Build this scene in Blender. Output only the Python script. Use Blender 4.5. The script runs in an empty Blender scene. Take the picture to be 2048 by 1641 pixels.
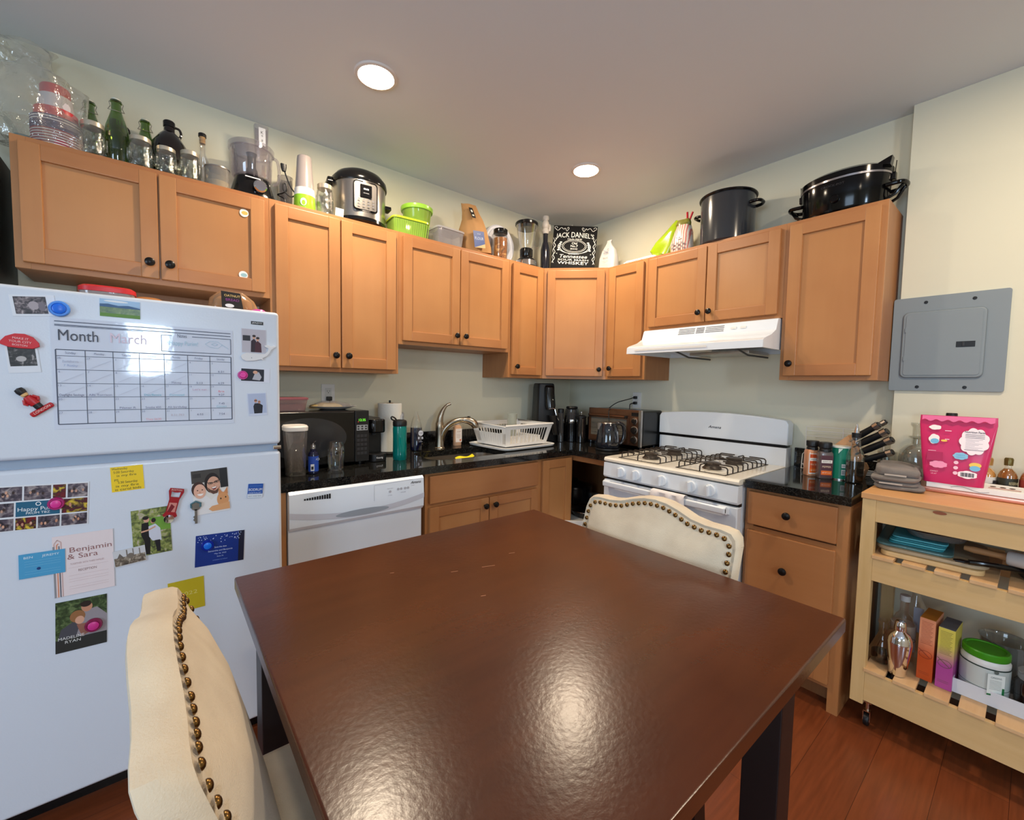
import bpy, bmesh, math, random
from mathutils import Matrix, Vector, noise
from math import pi, sin, cos, radians as rad

# ------------------------------------------------------------------ camera
SC = bpy.context.scene
COL = SC.collection
CAM = (-2.7175, -2.5462, 1.3297)
F_ = (0.6318103, 0.77289468, -0.05873294)
R_ = (0.77477668, -0.63197738, 0.01804667)
U_ = (0.02316971, 0.05690698, 0.99811059)
cd = bpy.data.cameras.new('camera'); cam = bpy.data.objects.new('camera', cd); COL.objects.link(cam)
cd.sensor_fit = 'HORIZONTAL'; cd.sensor_width = 36; cd.lens = 860.258 / 2048 * 36; cd.clip_start = .02
cam.matrix_world = Matrix(((R_[0], U_[0], -F_[0], CAM[0]), (R_[1], U_[1], -F_[1], CAM[1]), (R_[2], U_[2], -F_[2], CAM[2]), (0, 0, 0, 1)))
SC.camera = cam
# ------------------------------------------------------------------ world, daylight through the windows, exposure
SC.view_settings.view_transform = 'Standard'; SC.view_settings.look = 'None'
SC.view_settings.gamma = 1; SC.view_settings.use_curve_mapping = False
SC.view_settings.exposure = -0.08
w = bpy.data.worlds.new('sky'); SC.world = w; w.use_nodes = True
w.node_tree.nodes['Background'].inputs[0].default_value = (.55, .75, 1, 1)
w.node_tree.nodes['Background'].inputs[1].default_value = 1.5

def area(name, loc, rot, sx, sy, power, col, shape='RECTANGLE', spread=pi):
    l = bpy.data.lights.new(name, 'AREA'); l.shape = shape; l.size = sx; l.size_y = sy
    l.energy = power; l.color = col; l.spread = spread
    o = bpy.data.objects.new(name, l); o.location = loc; o.rotation_euler = rot; COL.objects.link(o); return o
DAY = (.60, .79, 1.0)
WARM = (1.0, .84, .63)
# daylight: a window in the wall behind the viewer and one in the left wall of the room
area('daylight_behind', (-2.80, -4.96, 1.64), (rad(90), 0, 0), .34, .50, 30, DAY)
area('daylight_left', (-5.36, -2.9, 1.45), (rad(90), 0, rad(-90)), 1.5, 1.3, 52, DAY)

# ------------------------------------------------------------------ materials
def lin(c):
    return tuple(((v / 255) / 12.92 if v / 255 <= .04045 else ((v / 255 + .055) / 1.055) ** 2.4) for v in c) + (1,)
_M = {}
def nm(name):
    m = bpy.data.materials.new(name); m.use_nodes = True; nt = m.node_tree
    return m, nt, nt.nodes['Principled BSDF']
def P(name, col, rough=.5, metal=0, bump=0, bscale=40, coat=0, spec=.5, var=0, trans=0, ior=1.45, emit=None, es=0, sheen=0):
    if name in _M: return _M[name]
    m, nt, b = nm(name); c = lin(col)
    b.inputs['Base Color'].default_value = c; b.inputs['Roughness'].default_value = rough
    b.inputs['Metallic'].default_value = metal; b.inputs['Coat Weight'].default_value = coat
    b.inputs['Coat Roughness'].default_value = .08; b.inputs['Specular IOR Level'].default_value = spec
    b.inputs['Transmission Weight'].default_value = trans; b.inputs['IOR'].default_value = ior
    if sheen: b.inputs['Sheen Weight'].default_value = sheen
    if emit: b.inputs['Emission Color'].default_value = lin(emit); b.inputs['Emission Strength'].default_value = es
    tc = nt.nodes.new('ShaderNodeTexCoord')
    if bump:
        n = nt.nodes.new('ShaderNodeTexNoise'); n.inputs['Scale'].default_value = bscale; n.inputs['Detail'].default_value = 4
        bp = nt.nodes.new('ShaderNodeBump'); bp.inputs['Strength'].default_value = bump; bp.inputs['Distance'].default_value = .002
        nt.links.new(tc.outputs['Object'], n.inputs['Vector']); nt.links.new(n.outputs['Fac'], bp.inputs['Height'])
        nt.links.new(bp.outputs['Normal'], b.inputs['Normal'])
    if var:
        n2 = nt.nodes.new('ShaderNodeTexNoise'); n2.inputs['Scale'].default_value = 3; n2.inputs['Detail'].default_value = 3
        mx = nt.nodes.new('ShaderNodeMix'); mx.data_type = 'RGBA'
        mx.inputs[6].default_value = tuple(v * (1 - var) for v in c[:3]) + (1,); mx.inputs[7].default_value = tuple(min(1, v * (1 + var)) for v in c[:3]) + (1,)
        nt.links.new(tc.outputs['Object'], n2.inputs['Vector']); nt.links.new(n2.outputs['Fac'], mx.inputs[0]); nt.links.new(mx.outputs[2], b.inputs['Base Color'])
    _M[name] = m; return m
def I(c, rough=.45):      # printed ink / plain plastic of one colour
    return P('ink_%d_%d_%d_%d' % (c[0], c[1], c[2], rough * 100), c, rough)
def wood(name, ca, cb, rough=.38, vert=True, scale=1.0, coat=.0, cloud=.5):
    m, nt, b = nm(name)
    tc = nt.nodes.new('ShaderNodeTexCoord'); mp = nt.nodes.new('ShaderNodeMapping'); oi = nt.nodes.new('ShaderNodeObjectInfo')
    s = (22 * scale, 22 * scale, 1.6 * scale) if vert is True else ((1.6 * scale, 22 * scale, 22 * scale) if vert is False else (22 * scale, 1.6 * scale, 22 * scale))
    mp.inputs['Scale'].default_value = s
    ad = nt.nodes.new('ShaderNodeVectorMath'); ad.operation = 'ADD'
    nt.links.new(tc.outputs['Object'], ad.inputs[0]); nt.links.new(oi.outputs['Random'], ad.inputs[1])
    nt.links.new(ad.outputs[0], mp.inputs['Vector'])
    n = nt.nodes.new('ShaderNodeTexNoise'); n.inputs['Scale'].default_value = 2.2; n.inputs['Detail'].default_value = 6; n.inputs['Roughness'].default_value = .6; n.inputs['Distortion'].default_value = .4
    nt.links.new(mp.outputs[0], n.inputs['Vector'])
    n2 = nt.nodes.new('ShaderNodeTexNoise'); n2.inputs['Scale'].default_value = 4 * scale; n2.inputs['Detail'].default_value = 3
    nt.links.new(ad.outputs[0], n2.inputs['Vector'])
    mx0 = nt.nodes.new('ShaderNodeMix'); mx0.inputs[0].default_value = cloud
    nt.links.new(n.outputs['Fac'], mx0.inputs[2]); nt.links.new(n2.outputs['Fac'], mx0.inputs[3])
    cr = nt.nodes.new('ShaderNodeValToRGB'); cr.color_ramp.elements[0].position = .3; cr.color_ramp.elements[1].position = .7
    cr.color_ramp.elements[0].color = lin(ca); cr.color_ramp.elements[1].color = lin(cb)
    nt.links.new(mx0.outputs[0], cr.inputs[0]); nt.links.new(cr.outputs[0], b.inputs['Base Color'])
    b.inputs['Roughness'].default_value = rough; b.inputs['Coat Weight'].default_value = coat; b.inputs['Coat Roughness'].default_value = .15
    bp = nt.nodes.new('ShaderNodeBump'); bp.inputs['Strength'].default_value = .06; bp.inputs['Distance'].default_value = .002
    nt.links.new(n.outputs['Fac'], bp.inputs['Height']); nt.links.new(bp.outputs['Normal'], b.inputs['Normal'])
    return m
def thin(name, tint=(255, 255, 255), gloss=1.0, rough=.03, haze=0, hazecol=(230, 230, 235), bump=0, bs=40):
    """thin clear glass or film: see-through with a fresnel reflection, optional milky share"""
    if name in _M: return _M[name]
    m = bpy.data.materials.new(name); m.use_nodes = True; nt = m.node_tree; nt.nodes.clear()
    out = nt.nodes.new('ShaderNodeOutputMaterial'); tr = nt.nodes.new('ShaderNodeBsdfTransparent'); gl = nt.nodes.new('ShaderNodeBsdfGlossy')
    lw = nt.nodes.new('ShaderNodeLayerWeight'); lw.inputs['Blend'].default_value = .28
    mt = nt.nodes.new('ShaderNodeMath'); mt.operation = 'MULTIPLY_ADD'; mt.inputs[1].default_value = .55 * gloss; mt.inputs[2].default_value = .045 * gloss
    tr.inputs[0].default_value = lin(tint); gl.inputs['Roughness'].default_value = rough; gl.inputs[0].default_value = (1, 1, 1, 1)
    nt.links.new(lw.outputs['Facing'], mt.inputs[0])
    if bump:
        tc = nt.nodes.new('ShaderNodeTexCoord'); nn = nt.nodes.new('ShaderNodeTexNoise'); nn.inputs['Scale'].default_value = bs; nn.inputs['Detail'].default_value = 3
        bp = nt.nodes.new('ShaderNodeBump'); bp.inputs['Strength'].default_value = bump; bp.inputs['Distance'].default_value = .01
        nt.links.new(tc.outputs['Object'], nn.inputs['Vector']); nt.links.new(nn.outputs['Fac'], bp.inputs['Height']); nt.links.new(bp.outputs['Normal'], gl.inputs['Normal'])
    mx = nt.nodes.new('ShaderNodeMixShader'); nt.links.new(mt.outputs[0], mx.inputs[0]); nt.links.new(tr.outputs[0], mx.inputs[1]); nt.links.new(gl.outputs[0], mx.inputs[2])
    last = mx
    if haze:
        df = nt.nodes.new('ShaderNodeBsdfDiffuse'); df.inputs[0].default_value = lin(hazecol)
        m2 = nt.nodes.new('ShaderNodeMixShader'); m2.inputs[0].default_value = haze
        nt.links.new(mx.outputs[0], m2.inputs[1]); nt.links.new(df.outputs[0], m2.inputs[2]); last = m2
    nt.links.new(last.outputs[0], out.inputs[0]); _M[name] = m; return m

def wallpaint(name, col, scale=90, strength=.05):
    return P(name, col, .75, bump=strength, bscale=scale, spec=.25)
M_wall = wallpaint('wall_paint', (224, 220, 198))
M_ceil = wallpaint('ceiling_paint', (222, 228, 234))
M_mapleV = wood('maple_vertical', (168, 112, 67), (188, 133, 83), .34, scale=.6, cloud=.75)
M_mapleH = wood('maple_horizontal', (163, 106, 63), (182, 126, 79), .34, vert=False, scale=.6, cloud=.75)
M_panel = wood('maple_panel', (173, 118, 71), (190, 136, 86), .34, scale=.5, cloud=.85)
M_side = wood('maple_side_veneer', (150, 98, 60), (170, 118, 74), .45)
M_inside = P('cabinet_inside', (60, 44, 34), .7, var=.15)
M_black = P('black_gloss_plastic', (13, 13, 15), .16)
M_blackm = P('black_matte_plastic', (20, 20, 22), .42, bump=.1, bscale=300)
M_knob = P('oil_rubbed_knob', (24, 22, 22), .3, metal=.4)
M_white = P('white_enamel', (226, 234, 243), .22, coat=.4)
M_whitep = P('white_plastic', (232, 230, 226), .4)
M_fridge = P('fridge_white', (214, 222, 234), .28, coat=.25, bump=.10, bscale=240)
M_steel = P('brushed_steel', (185, 180, 174), .28, metal=1, bump=.08, bscale=200)
M_nickel = P('brushed_nickel', (165, 152, 135), .27, metal=1)
M_chrome = P('chrome', (225, 225, 228), .08, metal=1)
M_glass = thin('clear_glass')
M_paper = P('white_paper', (240, 240, 238), .7)
M_green = thin('green_bottle_glass', (150, 184, 84), gloss=1.3, haze=.10, hazecol=(60, 100, 20))
M_jar = thin('jar_glass', (244, 246, 242), gloss=1.15, bump=.8, bs=45)
M_linen = None

def granite():
    m, nt, b = nm('black_granite')
    tc = nt.nodes.new('ShaderNodeTexCoord'); v = nt.nodes.new('ShaderNodeTexVoronoi'); v.inputs['Scale'].default_value = 170
    n = nt.nodes.new('ShaderNodeTexNoise'); n.inputs['Scale'].default_value = 60; n.inputs['Detail'].default_value = 6
    nt.links.new(tc.outputs['Object'], v.inputs['Vector']); nt.links.new(tc.outputs['Object'], n.inputs['Vector'])
    ml = nt.nodes.new('ShaderNodeMath'); ml.operation = 'MULTIPLY'; nt.links.new(v.outputs['Distance'], ml.inputs[0]); nt.links.new(n.outputs['Fac'], ml.inputs[1])
    cr = nt.nodes.new('ShaderNodeValToRGB'); e = cr.color_ramp.elements; e[0].position = .18; e[0].color = lin((13, 13, 14)); e[1].position = .55; e[1].color = lin((50, 49, 45))
    nt.links.new(ml.outputs[0], cr.inputs[0]); nt.links.new(cr.outputs[0], b.inputs['Base Color']); b.inputs['Roughness'].default_value = .07
    return m
M_granite = granite()

def fabric(name, ca, cb):
    m, nt, b = nm(name)
    tc = nt.nodes.new('ShaderNodeTexCoord')
    mu = nt.nodes.new('ShaderNodeTexNoise'); mu.inputs['Scale'].default_value = 420; mu.inputs['Detail'].default_value = 2; nt.links.new(tc.outputs['Object'], mu.inputs['Vector'])
    n = nt.nodes.new('ShaderNodeTexNoise'); n.inputs['Scale'].default_value = 14; n.inputs['Detail'].default_value = 5; nt.links.new(tc.outputs['Object'], n.inputs['Vector'])
    cr = nt.nodes.new('ShaderNodeValToRGB'); cr.color_ramp.elements[0].color = lin(ca); cr.color_ramp.elements[1].color = lin(cb); cr.color_ramp.elements[0].position = .3; cr.color_ramp.elements[1].position = .7
    nt.links.new(n.outputs['Fac'], cr.inputs[0]); nt.links.new(cr.outputs[0], b.inputs['Base Color'])
    b.inputs['Roughness'].default_value = .9; b.inputs['Sheen Weight'].default_value = .15; b.inputs['Specular IOR Level'].default_value = .2
    bp = nt.nodes.new('ShaderNodeBump'); bp.inputs['Strength'].default_value = .55; bp.inputs['Distance'].default_value = .0012
    nt.links.new(mu.outputs[0], bp.inputs['Height']); nt.links.new(bp.outputs['Normal'], b.inputs['Normal'])
    return m
M_linen = fabric('cream_linen', (204, 187, 162), (218, 203, 178))
M_towel = fabric('grey_terry', (108, 102, 98), (134, 126, 120))
M_wtowel = fabric('white_cotton', (226, 220, 220), (240, 236, 236))

def tabletop_mat():
    m, nt, b = nm('dark_cherry_tabletop')
    tc = nt.nodes.new('ShaderNodeTexCoord'); mp = nt.nodes.new('ShaderNodeMapping'); mp.inputs['Scale'].default_value = (2, 20, 2)
    nt.links.new(tc.outputs['Object'], mp.inputs['Vector'])
    n = nt.nodes.new('ShaderNodeTexNoise'); n.inputs['Scale'].default_value = 1.6; n.inputs['Detail'].default_value = 6; nt.links.new(mp.outputs[0], n.inputs['Vector'])
    n3 = nt.nodes.new('ShaderNodeTexNoise'); n3.inputs['Scale'].default_value = 5; n3.inputs['Detail'].default_value = 4; nt.links.new(tc.outputs['Object'], n3.inputs['Vector'])
    mx = nt.nodes.new('ShaderNodeMix'); mx.inputs[0].default_value = .6; nt.links.new(n.outputs['Fac'], mx.inputs[2]); nt.links.new(n3.outputs['Fac'], mx.inputs[3])
    cr = nt.nodes.new('ShaderNodeValToRGB'); e = cr.color_ramp.elements; e[0].position = .3; e[0].color = lin((60, 26, 12)); e[1].position = .72; e[1].color = lin((84, 40, 18))
    nt.links.new(mx.outputs[0], cr.inputs[0]); nt.links.new(cr.outputs[0], b.inputs['Base Color'])
    n2 = nt.nodes.new('ShaderNodeTexNoise'); n2.inputs['Scale'].default_value = 130; n2.inputs['Detail'].default_value = 3; nt.links.new(tc.outputs['Object'], n2.inputs['Vector'])
    bp = nt.nodes.new('ShaderNodeBump'); bp.inputs['Strength'].default_value = .2; bp.inputs['Distance'].default_value = .001
    nt.links.new(n2.outputs['Fac'], bp.inputs['Height']); nt.links.new(bp.outputs['Normal'], b.inputs['Normal'])
    b.inputs['Roughness'].default_value = .24; b.inputs['Specular IOR Level'].default_value = .4
    return m
M_table = tabletop_mat()
M_tleg = P('espresso_wood', (26, 16, 16), .4, var=.2)

def floor_mat():
    m, nt, b = nm('reddish_floor')
    tc = nt.nodes.new('ShaderNodeTexCoord')
    mp = nt.nodes.new('ShaderNodeMapping'); mp.inputs['Rotation'].default_value = (0, 0, rad(0)); nt.links.new(tc.outputs['Object'], mp.inputs['Vector'])
    br = nt.nodes.new('ShaderNodeTexBrick'); br.inputs['Scale'].default_value = 1; br.inputs['Brick Width'].default_value = 1.22; br.inputs['Row Height'].default_value = .16
    br.inputs['Mortar Size'].default_value = .0008; br.inputs['Color1'].default_value = lin((124, 64, 34)); br.inputs['Color2'].default_value = lin((112, 56, 30)); br.inputs['Mortar'].default_value = lin((70, 33, 18))
    nt.links.new(mp.outputs[0], br.inputs['Vector'])
    m2 = nt.nodes.new('ShaderNodeMapping'); m2.inputs['Scale'].default_value = (3, 40, 3); nt.links.new(tc.outputs['Object'], m2.inputs['Vector'])
    n = nt.nodes.new('ShaderNodeTexNoise'); n.inputs['Scale'].default_value = 2; n.inputs['Detail'].default_value = 7; nt.links.new(m2.outputs[0], n.inputs['Vector'])
    mr = nt.nodes.new('ShaderNodeMapRange'); mr.inputs['To Min'].default_value = .55; mr.inputs['To Max'].default_value = 1.4; nt.links.new(n.outputs['Fac'], mr.inputs[0])
    mx = nt.nodes.new('ShaderNodeVectorMath'); mx.operation = 'SCALE'; nt.links.new(br.outputs['Color'], mx.inputs[0]); nt.links.new(mr.outputs[0], mx.inputs['Scale'])
    nt.links.new(mx.outputs[0], b.inputs['Base Color']); b.inputs['Roughness'].default_value = .3
    return m
M_floor = floor_mat()

# ------------------------------------------------------------------ mesh builder
_txt = {}
def text_geo(s, bold=0.0, shear=0.0):
    k = (s, bold, shear)
    if k not in _txt:
        cu = bpy.data.curves.new('t', 'FONT'); cu.body = s; cu.size = 1; cu.align_x = 'CENTER'; cu.align_y = 'CENTER'; cu.offset = bold; cu.shear = shear; cu.resolution_u = 3
        ob = bpy.data.objects.new('t', cu); me = bpy.data.meshes.new_from_object(ob)
        _txt[k] = ([v.co.copy() for v in me.vertices], [list(p.vertices) for p in me.polygons])
        bpy.data.objects.remove(ob); bpy.data.meshes.remove(me); bpy.data.curves.remove(cu)
    return _txt[k]
class MB:
    def __init__(s, T=None): s.bev = False; s.bm = bmesh.new(); s.mats = []; s.mi = 0; s.T = T or Matrix(); s.fr = FRONT(0, 0, 0)
    def m(s, mat):
        if mat not in s.mats: s.mats.append(mat)
        s.mi = s.mats.index(mat); return s
    def _tag(s, faces):
        for f in faces: f.material_index = s.mi
    def raw(s, vs, fs):
        v = [s.bm.verts.new(s.T @ Vector(p)) for p in vs]; out = []
        for f in fs:
            try: out.append(s.bm.faces.new([v[i] for i in f]))
            except ValueError: pass
        s._tag(out); return out
    def box(s, x0, x1, y0, y1, z0, z1, b=0.0, seg=2, R=None):
        x0, x1 = sorted((x0, x1)); y0, y1 = sorted((y0, y1)); z0, z1 = sorted((z0, z1))
        vs = [Vector(p) for p in ((x0, y0, z0), (x1, y0, z0), (x1, y1, z0), (x0, y1, z0), (x0, y0, z1), (x1, y0, z1), (x1, y1, z1), (x0, y1, z1))]
        if R is not None:
            c = Vector(((x0 + x1) / 2, (y0 + y1) / 2, (z0 + z1) / 2)); vs = [c + R @ (p - c) for p in vs]
        f = s.raw(vs, ((0, 3, 2, 1), (4, 5, 6, 7), (0, 1, 5, 4), (1, 2, 6, 5), (2, 3, 7, 6), (3, 0, 4, 7)))
        if b:
            s.bev = True; es = list({e for q in f for e in q.edges})
            r = bmesh.ops.bevel(s.bm, geom=es, offset=b, segments=seg, affect='EDGES', profile=.5); s._tag(r['faces'])
        return s
    def lathe(s, prof, c=(0, 0, 0), seg=32, axis='z', sx=1, sy=1):
        vs = []; fs = []; n = seg
        for r, z in prof:
            for i in range(n):
                a = 2 * pi * i / n; x, y = r * cos(a) * sx, r * sin(a) * sy
                p = (x, y, z) if axis == 'z' else ((x, z, y) if axis == 'y' else (z, x, y))
                vs.append((c[0] + p[0], c[1] + p[1], c[2] + p[2]))
        for k in range(len(prof) - 1):
            for i in range(n):
                j = (i + 1) % n; q = (k * n + i, k * n + j, (k + 1) * n + j, (k + 1) * n + i)
                fs.append(q if axis != 'y' else q[::-1])
        if prof[0][0] > 1e-6: fs.append(tuple(range(n))[::-1] if axis != 'y' else tuple(range(n)))
        k = (len(prof) - 1) * n
        if prof[-1][0] > 1e-6: fs.append(tuple(range(k, k + n)) if axis != 'y' else tuple(range(k, k + n))[::-1])
        s.raw(vs, fs); return s
    def shell(s, prof, t, c=(0, 0, 0), seg=32, sx=1, sy=1):
        """open vessel: outer profile bottom to rim, then back down inside with wall t"""
        inn = [(max(r - t, .0005), z + (t if i == 0 else 0)) for i, (r, z) in enumerate(prof)][::-1]
        return s.lathe(list(prof) + inn, c, seg, sx=sx, sy=sy)
    def loft(s, secs, seg=32, ne=2.0, amp=0, sd=0, fq=20, cap=True):
        """secs: (z, half width x, half depth y, cx, cy); superellipse sections with optional crumple"""
        vs = []; fs = []; n = seg
        for k, (z, a, b, cx, cy) in enumerate(secs):
            for i in range(n):
                t = 2 * pi * i / n; ct, st = cos(t), sin(t)
                x = cx + a * math.copysign(abs(ct) ** (2 / ne), ct); y = cy + b * math.copysign(abs(st) ** (2 / ne), st)
                p = Vector((x, y, z))
                if amp:
                    d = noise.noise(Vector((x * fq + sd, y * fq, z * fq))) * amp
                    p += Vector((ct, st, 0)) * d
                vs.append(p)
        for k in range(len(secs) - 1):
            for i in range(n):
                j = (i + 1) % n; fs.append((k * n + i, k * n + j, (k + 1) * n + j, (k + 1) * n + i))
        if cap:
            fs.append(tuple(range(n))[::-1]); k = (len(secs) - 1) * n; fs.append(tuple(range(k, k + n)))
        s.raw(vs, fs); return s
    def tube(s, pts, r, seg=10, closed=False, cap=True):
        pts = [Vector(p) for p in pts]; n = len(pts); vs = []; fs = []; prev = None
        for i, p in enumerate(pts):
            a = pts[(i - 1) % n] if (i or closed) else p; b = pts[(i + 1) % n] if (i < n - 1 or closed) else p
            t = (b - a).normalized()
            if prev is None:
                u = t.cross(Vector((0, 0, 1))); u = u if u.length > 1e-3 else t.cross(Vector((1, 0, 0)))
            else: u = prev - t * prev.dot(t)
            u.normalize(); prev = u; v = t.cross(u); rr = r[i] if isinstance(r, (list, tuple)) else r
            for k in range(seg):
                an = 2 * pi * k / seg; vs.append(p + (u * cos(an) + v * sin(an)) * rr)
        m = n if closed else n - 1
        for i in range(m):
            for k in range(seg):
                j = (i + 1) % n; fs.append((i * seg + k, j * seg + k, j * seg + (k + 1) % seg, i * seg + (k + 1) % seg))
        if cap and not closed: fs.append(tuple(range(seg))); fs.append(tuple(range((n - 1) * seg, n * seg))[::-1])
        s.raw(vs, fs); return s
    def prism(s, pts, a0, a1, ax='y', b=0, seg=2):
        """2D outline extruded along ax; outline is (x,z) for y, (y,z) for x, (x,y) for z"""
        def mk(p, a): return (p[0], a, p[1]) if ax == 'y' else ((a, p[0], p[1]) if ax == 'x' else (p[0], p[1], a))
        n = len(pts); vs = [mk(p, a0) for p in pts] + [mk(p, a1) for p in pts]
        fs = [tuple(range(n)), tuple(range(n, 2 * n))[::-1]] + [(i, i + n, (i + 1) % n + n, (i + 1) % n) for i in range(n)]
        f = s.raw(vs, fs); bmesh.ops.recalc_face_normals(s.bm, faces=f)
        if b:
            s.bev = True; es = [e for q in f[:2] for e in q.edges]
            r = bmesh.ops.bevel(s.bm, geom=list(set(es)), offset=b, segments=seg, affect='EDGES', profile=.5); s._tag(r['faces'])
        return s
    def sheet(s, fn, nu, nv, th=.003):
        vs = [Vector(fn(i / nu, j / nv)) for j in range(nv + 1) for i in range(nu + 1)]
        fs = [(j * (nu + 1) + i, j * (nu + 1) + i + 1, (j + 1) * (nu + 1) + i + 1, (j + 1) * (nu + 1) + i) for j in range(nv) for i in range(nu)]
        f = s.raw(vs, fs)
        if th: r = bmesh.ops.solidify(s.bm, geom=f, thickness=th); s._tag([g for g in r['geom'] if isinstance(g, bmesh.types.BMFace)])
        return s
    # flat print in a frame (u right, v up, n out)
    def _pl(s, pts, n):
        M = s.T @ s.fr; return [s.bm.verts.new(M @ Vector((p[0], p[1], n))) for p in pts]
    def dpoly(s, pts, n=.0004):
        f = s.bm.faces.new(s._pl(pts, n)); s._tag([f]); return s
    def drect(s, x0, y0, x1, y1, n=.0004): return s.dpoly(((x0, y0), (x1, y0), (x1, y1), (x0, y1)), n)
    def dell(s, cx, cy, rx, ry, n=.0004, k=20, a0=0, a1=2 * pi):
        return s.dpoly([(cx + rx * cos(a0 + (a1 - a0) * i / k), cy + ry * sin(a0 + (a1 - a0) * i / k)) for i in range(k)], n)
    def dline(s, pts, wd, n=.0004):
        for a, b in zip(pts, pts[1:]):
            dx, dy = b[0] - a[0], b[1] - a[1]; L = math.hypot(dx, dy) or 1; ox, oy = -dy / L * wd / 2, dx / L * wd / 2
            s.dpoly(((a[0] - ox, a[1] - oy), (b[0] - ox, b[1] - oy), (b[0] + ox, b[1] + oy), (a[0] + ox, a[1] + oy)), n)
        return s
    def dtext(s, t, x, y, h, n=.0005, bold=.0, shear=0, sx=1, warp=None, fit=None, align='c'):
        vs, fs = text_geo(t, bold, shear)
        if not vs: return s
        x0 = min(v.x for v in vs); x1 = max(v.x for v in vs); wd = x1 - x0
        if fit: sx = fit / (wd * h)
        off = {'c': 0, 'l': wd / 2, 'r': -wd / 2}[align]; cx = (x0 + x1) / 2
        M = s.T @ s.fr; bv = []
        for v in vs:
            p = ((v.x - cx + off) * h * sx, v.y * h)
            if warp: p = warp(*p)
            bv.append(s.bm.verts.new(M @ Vector((x + p[0], y + p[1], n))))
        out = []
        for f in fs:
            try: out.append(s.bm.faces.new([bv[i] for i in f]))
            except ValueError: pass
        s._tag(out); return s
    def build(s, name, mat=None, parent=None, smooth=True, loc=None):
        if mat is not None and not s.mats: s.mats = [mat]
        me = bpy.data.meshes.new(name); bmesh.ops.remove_doubles(s.bm, verts=s.bm.verts[:], dist=2e-6); s.bm.normal_update(); s.bm.to_mesh(me); s.bm.free()
        for m in s.mats: me.materials.append(m)
        if smooth:
            me.polygons.foreach_set('use_smooth', [True] * len(me.polygons)); me.set_sharp_from_angle(angle=.62)
        o = bpy.data.objects.new(name, me); COL.objects.link(o)
        if parent: o.parent = parent
        if loc: o.location = loc
        if s.bev and smooth:
            wn = o.modifiers.new('weighted', 'WEIGHTED_NORMAL'); wn.keep_sharp = True; wn.weight = 100
        return o
def FR(o, u, v):
    u = Vector(u).normalized(); v = Vector(v).normalized(); n = u.cross(v); o = Vector(o)
    return Matrix(((u.x, v.x, n.x, o.x), (u.y, v.y, n.y, o.y), (u.z, v.z, n.z, o.z), (0, 0, 0, 1)))
def FRONT(x, y, z, rot=0): return FR((x, y, z), (cos(rot), 0, sin(rot)), (-sin(rot), 0, cos(rot)))   # faces -y
def tag(o, label, cat, group=None):
    o['label'] = label; o['category'] = cat
    if group: o['group'] = group
    return o
def thing(name, label, cat, loc=(0, 0, 0), rotz=0, group=None, rot=None):
    o = bpy.data.objects.new(name, None); COL.objects.link(o); o.empty_display_size = .05
    o.location = loc; o.rotation_euler = rot if rot else (0, 0, rotz); return tag(o, label, cat, group)
def struct(o): o['kind'] = 'structure'; return o
RW = rad(-90)      # things that stand against the right wall
def cyl(r, z0, z1, b=0.0):
    return [(0, z0), (r - b, z0), (r, z0 + b), (r, z1 - b), (r - b, z1), (0, z1)] if b else [(0, z0), (r, z0), (r, z1), (0, z1)]
# ------------------------------------------------------------------ the room
ZC = 2.612
struct(MB().box(-5.4, .12, -5.1, .12, -.12, 0).build('floor', M_floor))
struct(MB().box(-5.5, .12, -5.2, .12, ZC, ZC + .1).build('ceiling', M_ceil))
struct(MB().box(-5.5, .12, 0, .12, 0, ZC).build('wall_back', M_wall))
struct(MB().box(0, .12, -2.118, 0, 0, ZC).box(-.0735, .12, -2.62, -2.118, 0, ZC, b=.002).box(-.060, .12, -5.1, -2.62, 0, ZC).build('wall_right', M_wall))
# left wall with a window opening, front wall (behind the viewer) with a window opening
def wall_hole(name, x0, x1, ax, a0, a1, h0, h1, z0, z1, mat):
    m = MB()
    for (p, q, r, t) in ((x0, h0, 0, ZC), (h1, x1, 0, ZC), (h0, h1, 0, z0), (h0, h1, z1, ZC)):
        m.box(a0, a1, p, q, r, t) if ax == 'x' else m.box(p, q, a0, a1, r, t)
    return struct(m.build(name, mat))
wall_hole('wall_left', -5.1, 0, 'x', -5.5, -5.4, -3.7, -2.1, .8, 2.15, M_wall)
wall_hole('wall_front', -5.5, .12, 'y', -5.1, -5.0, -3.12, -2.44, 1.1, 2.14, M_wall)
def window(name, cx, cz, wd, h, T):
    m = MB(T)
    for a in (-1, 1):
        m.box(cx + a * wd / 2 - .03, cx + a * wd / 2 + .03, -.03, .03, cz - h / 2 - .03, cz + h / 2 + .03, b=.004)
    for z in (cz - h / 2, cz, cz + h / 2): m.box(cx - wd / 2, cx + wd / 2, -.025, .025, z - .022, z + .022, b=.004)
    f = struct(m.build(name, M_whitep))
    MB(T).box(cx - wd / 2, cx + wd / 2, -.002, .002, cz - h / 2, cz + h / 2).build('window_glass', M_glass, f)
window('window_1', 0, 0, .68, 1.04, Matrix.Translation((-2.78, -5.05, 1.62)))
window('window_2', 0, 0, 1.6, 1.35, Matrix.Translation((-5.45, -2.9, 1.475)) @ Matrix.Rotation(rad(90), 4, 'Z'))

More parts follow.
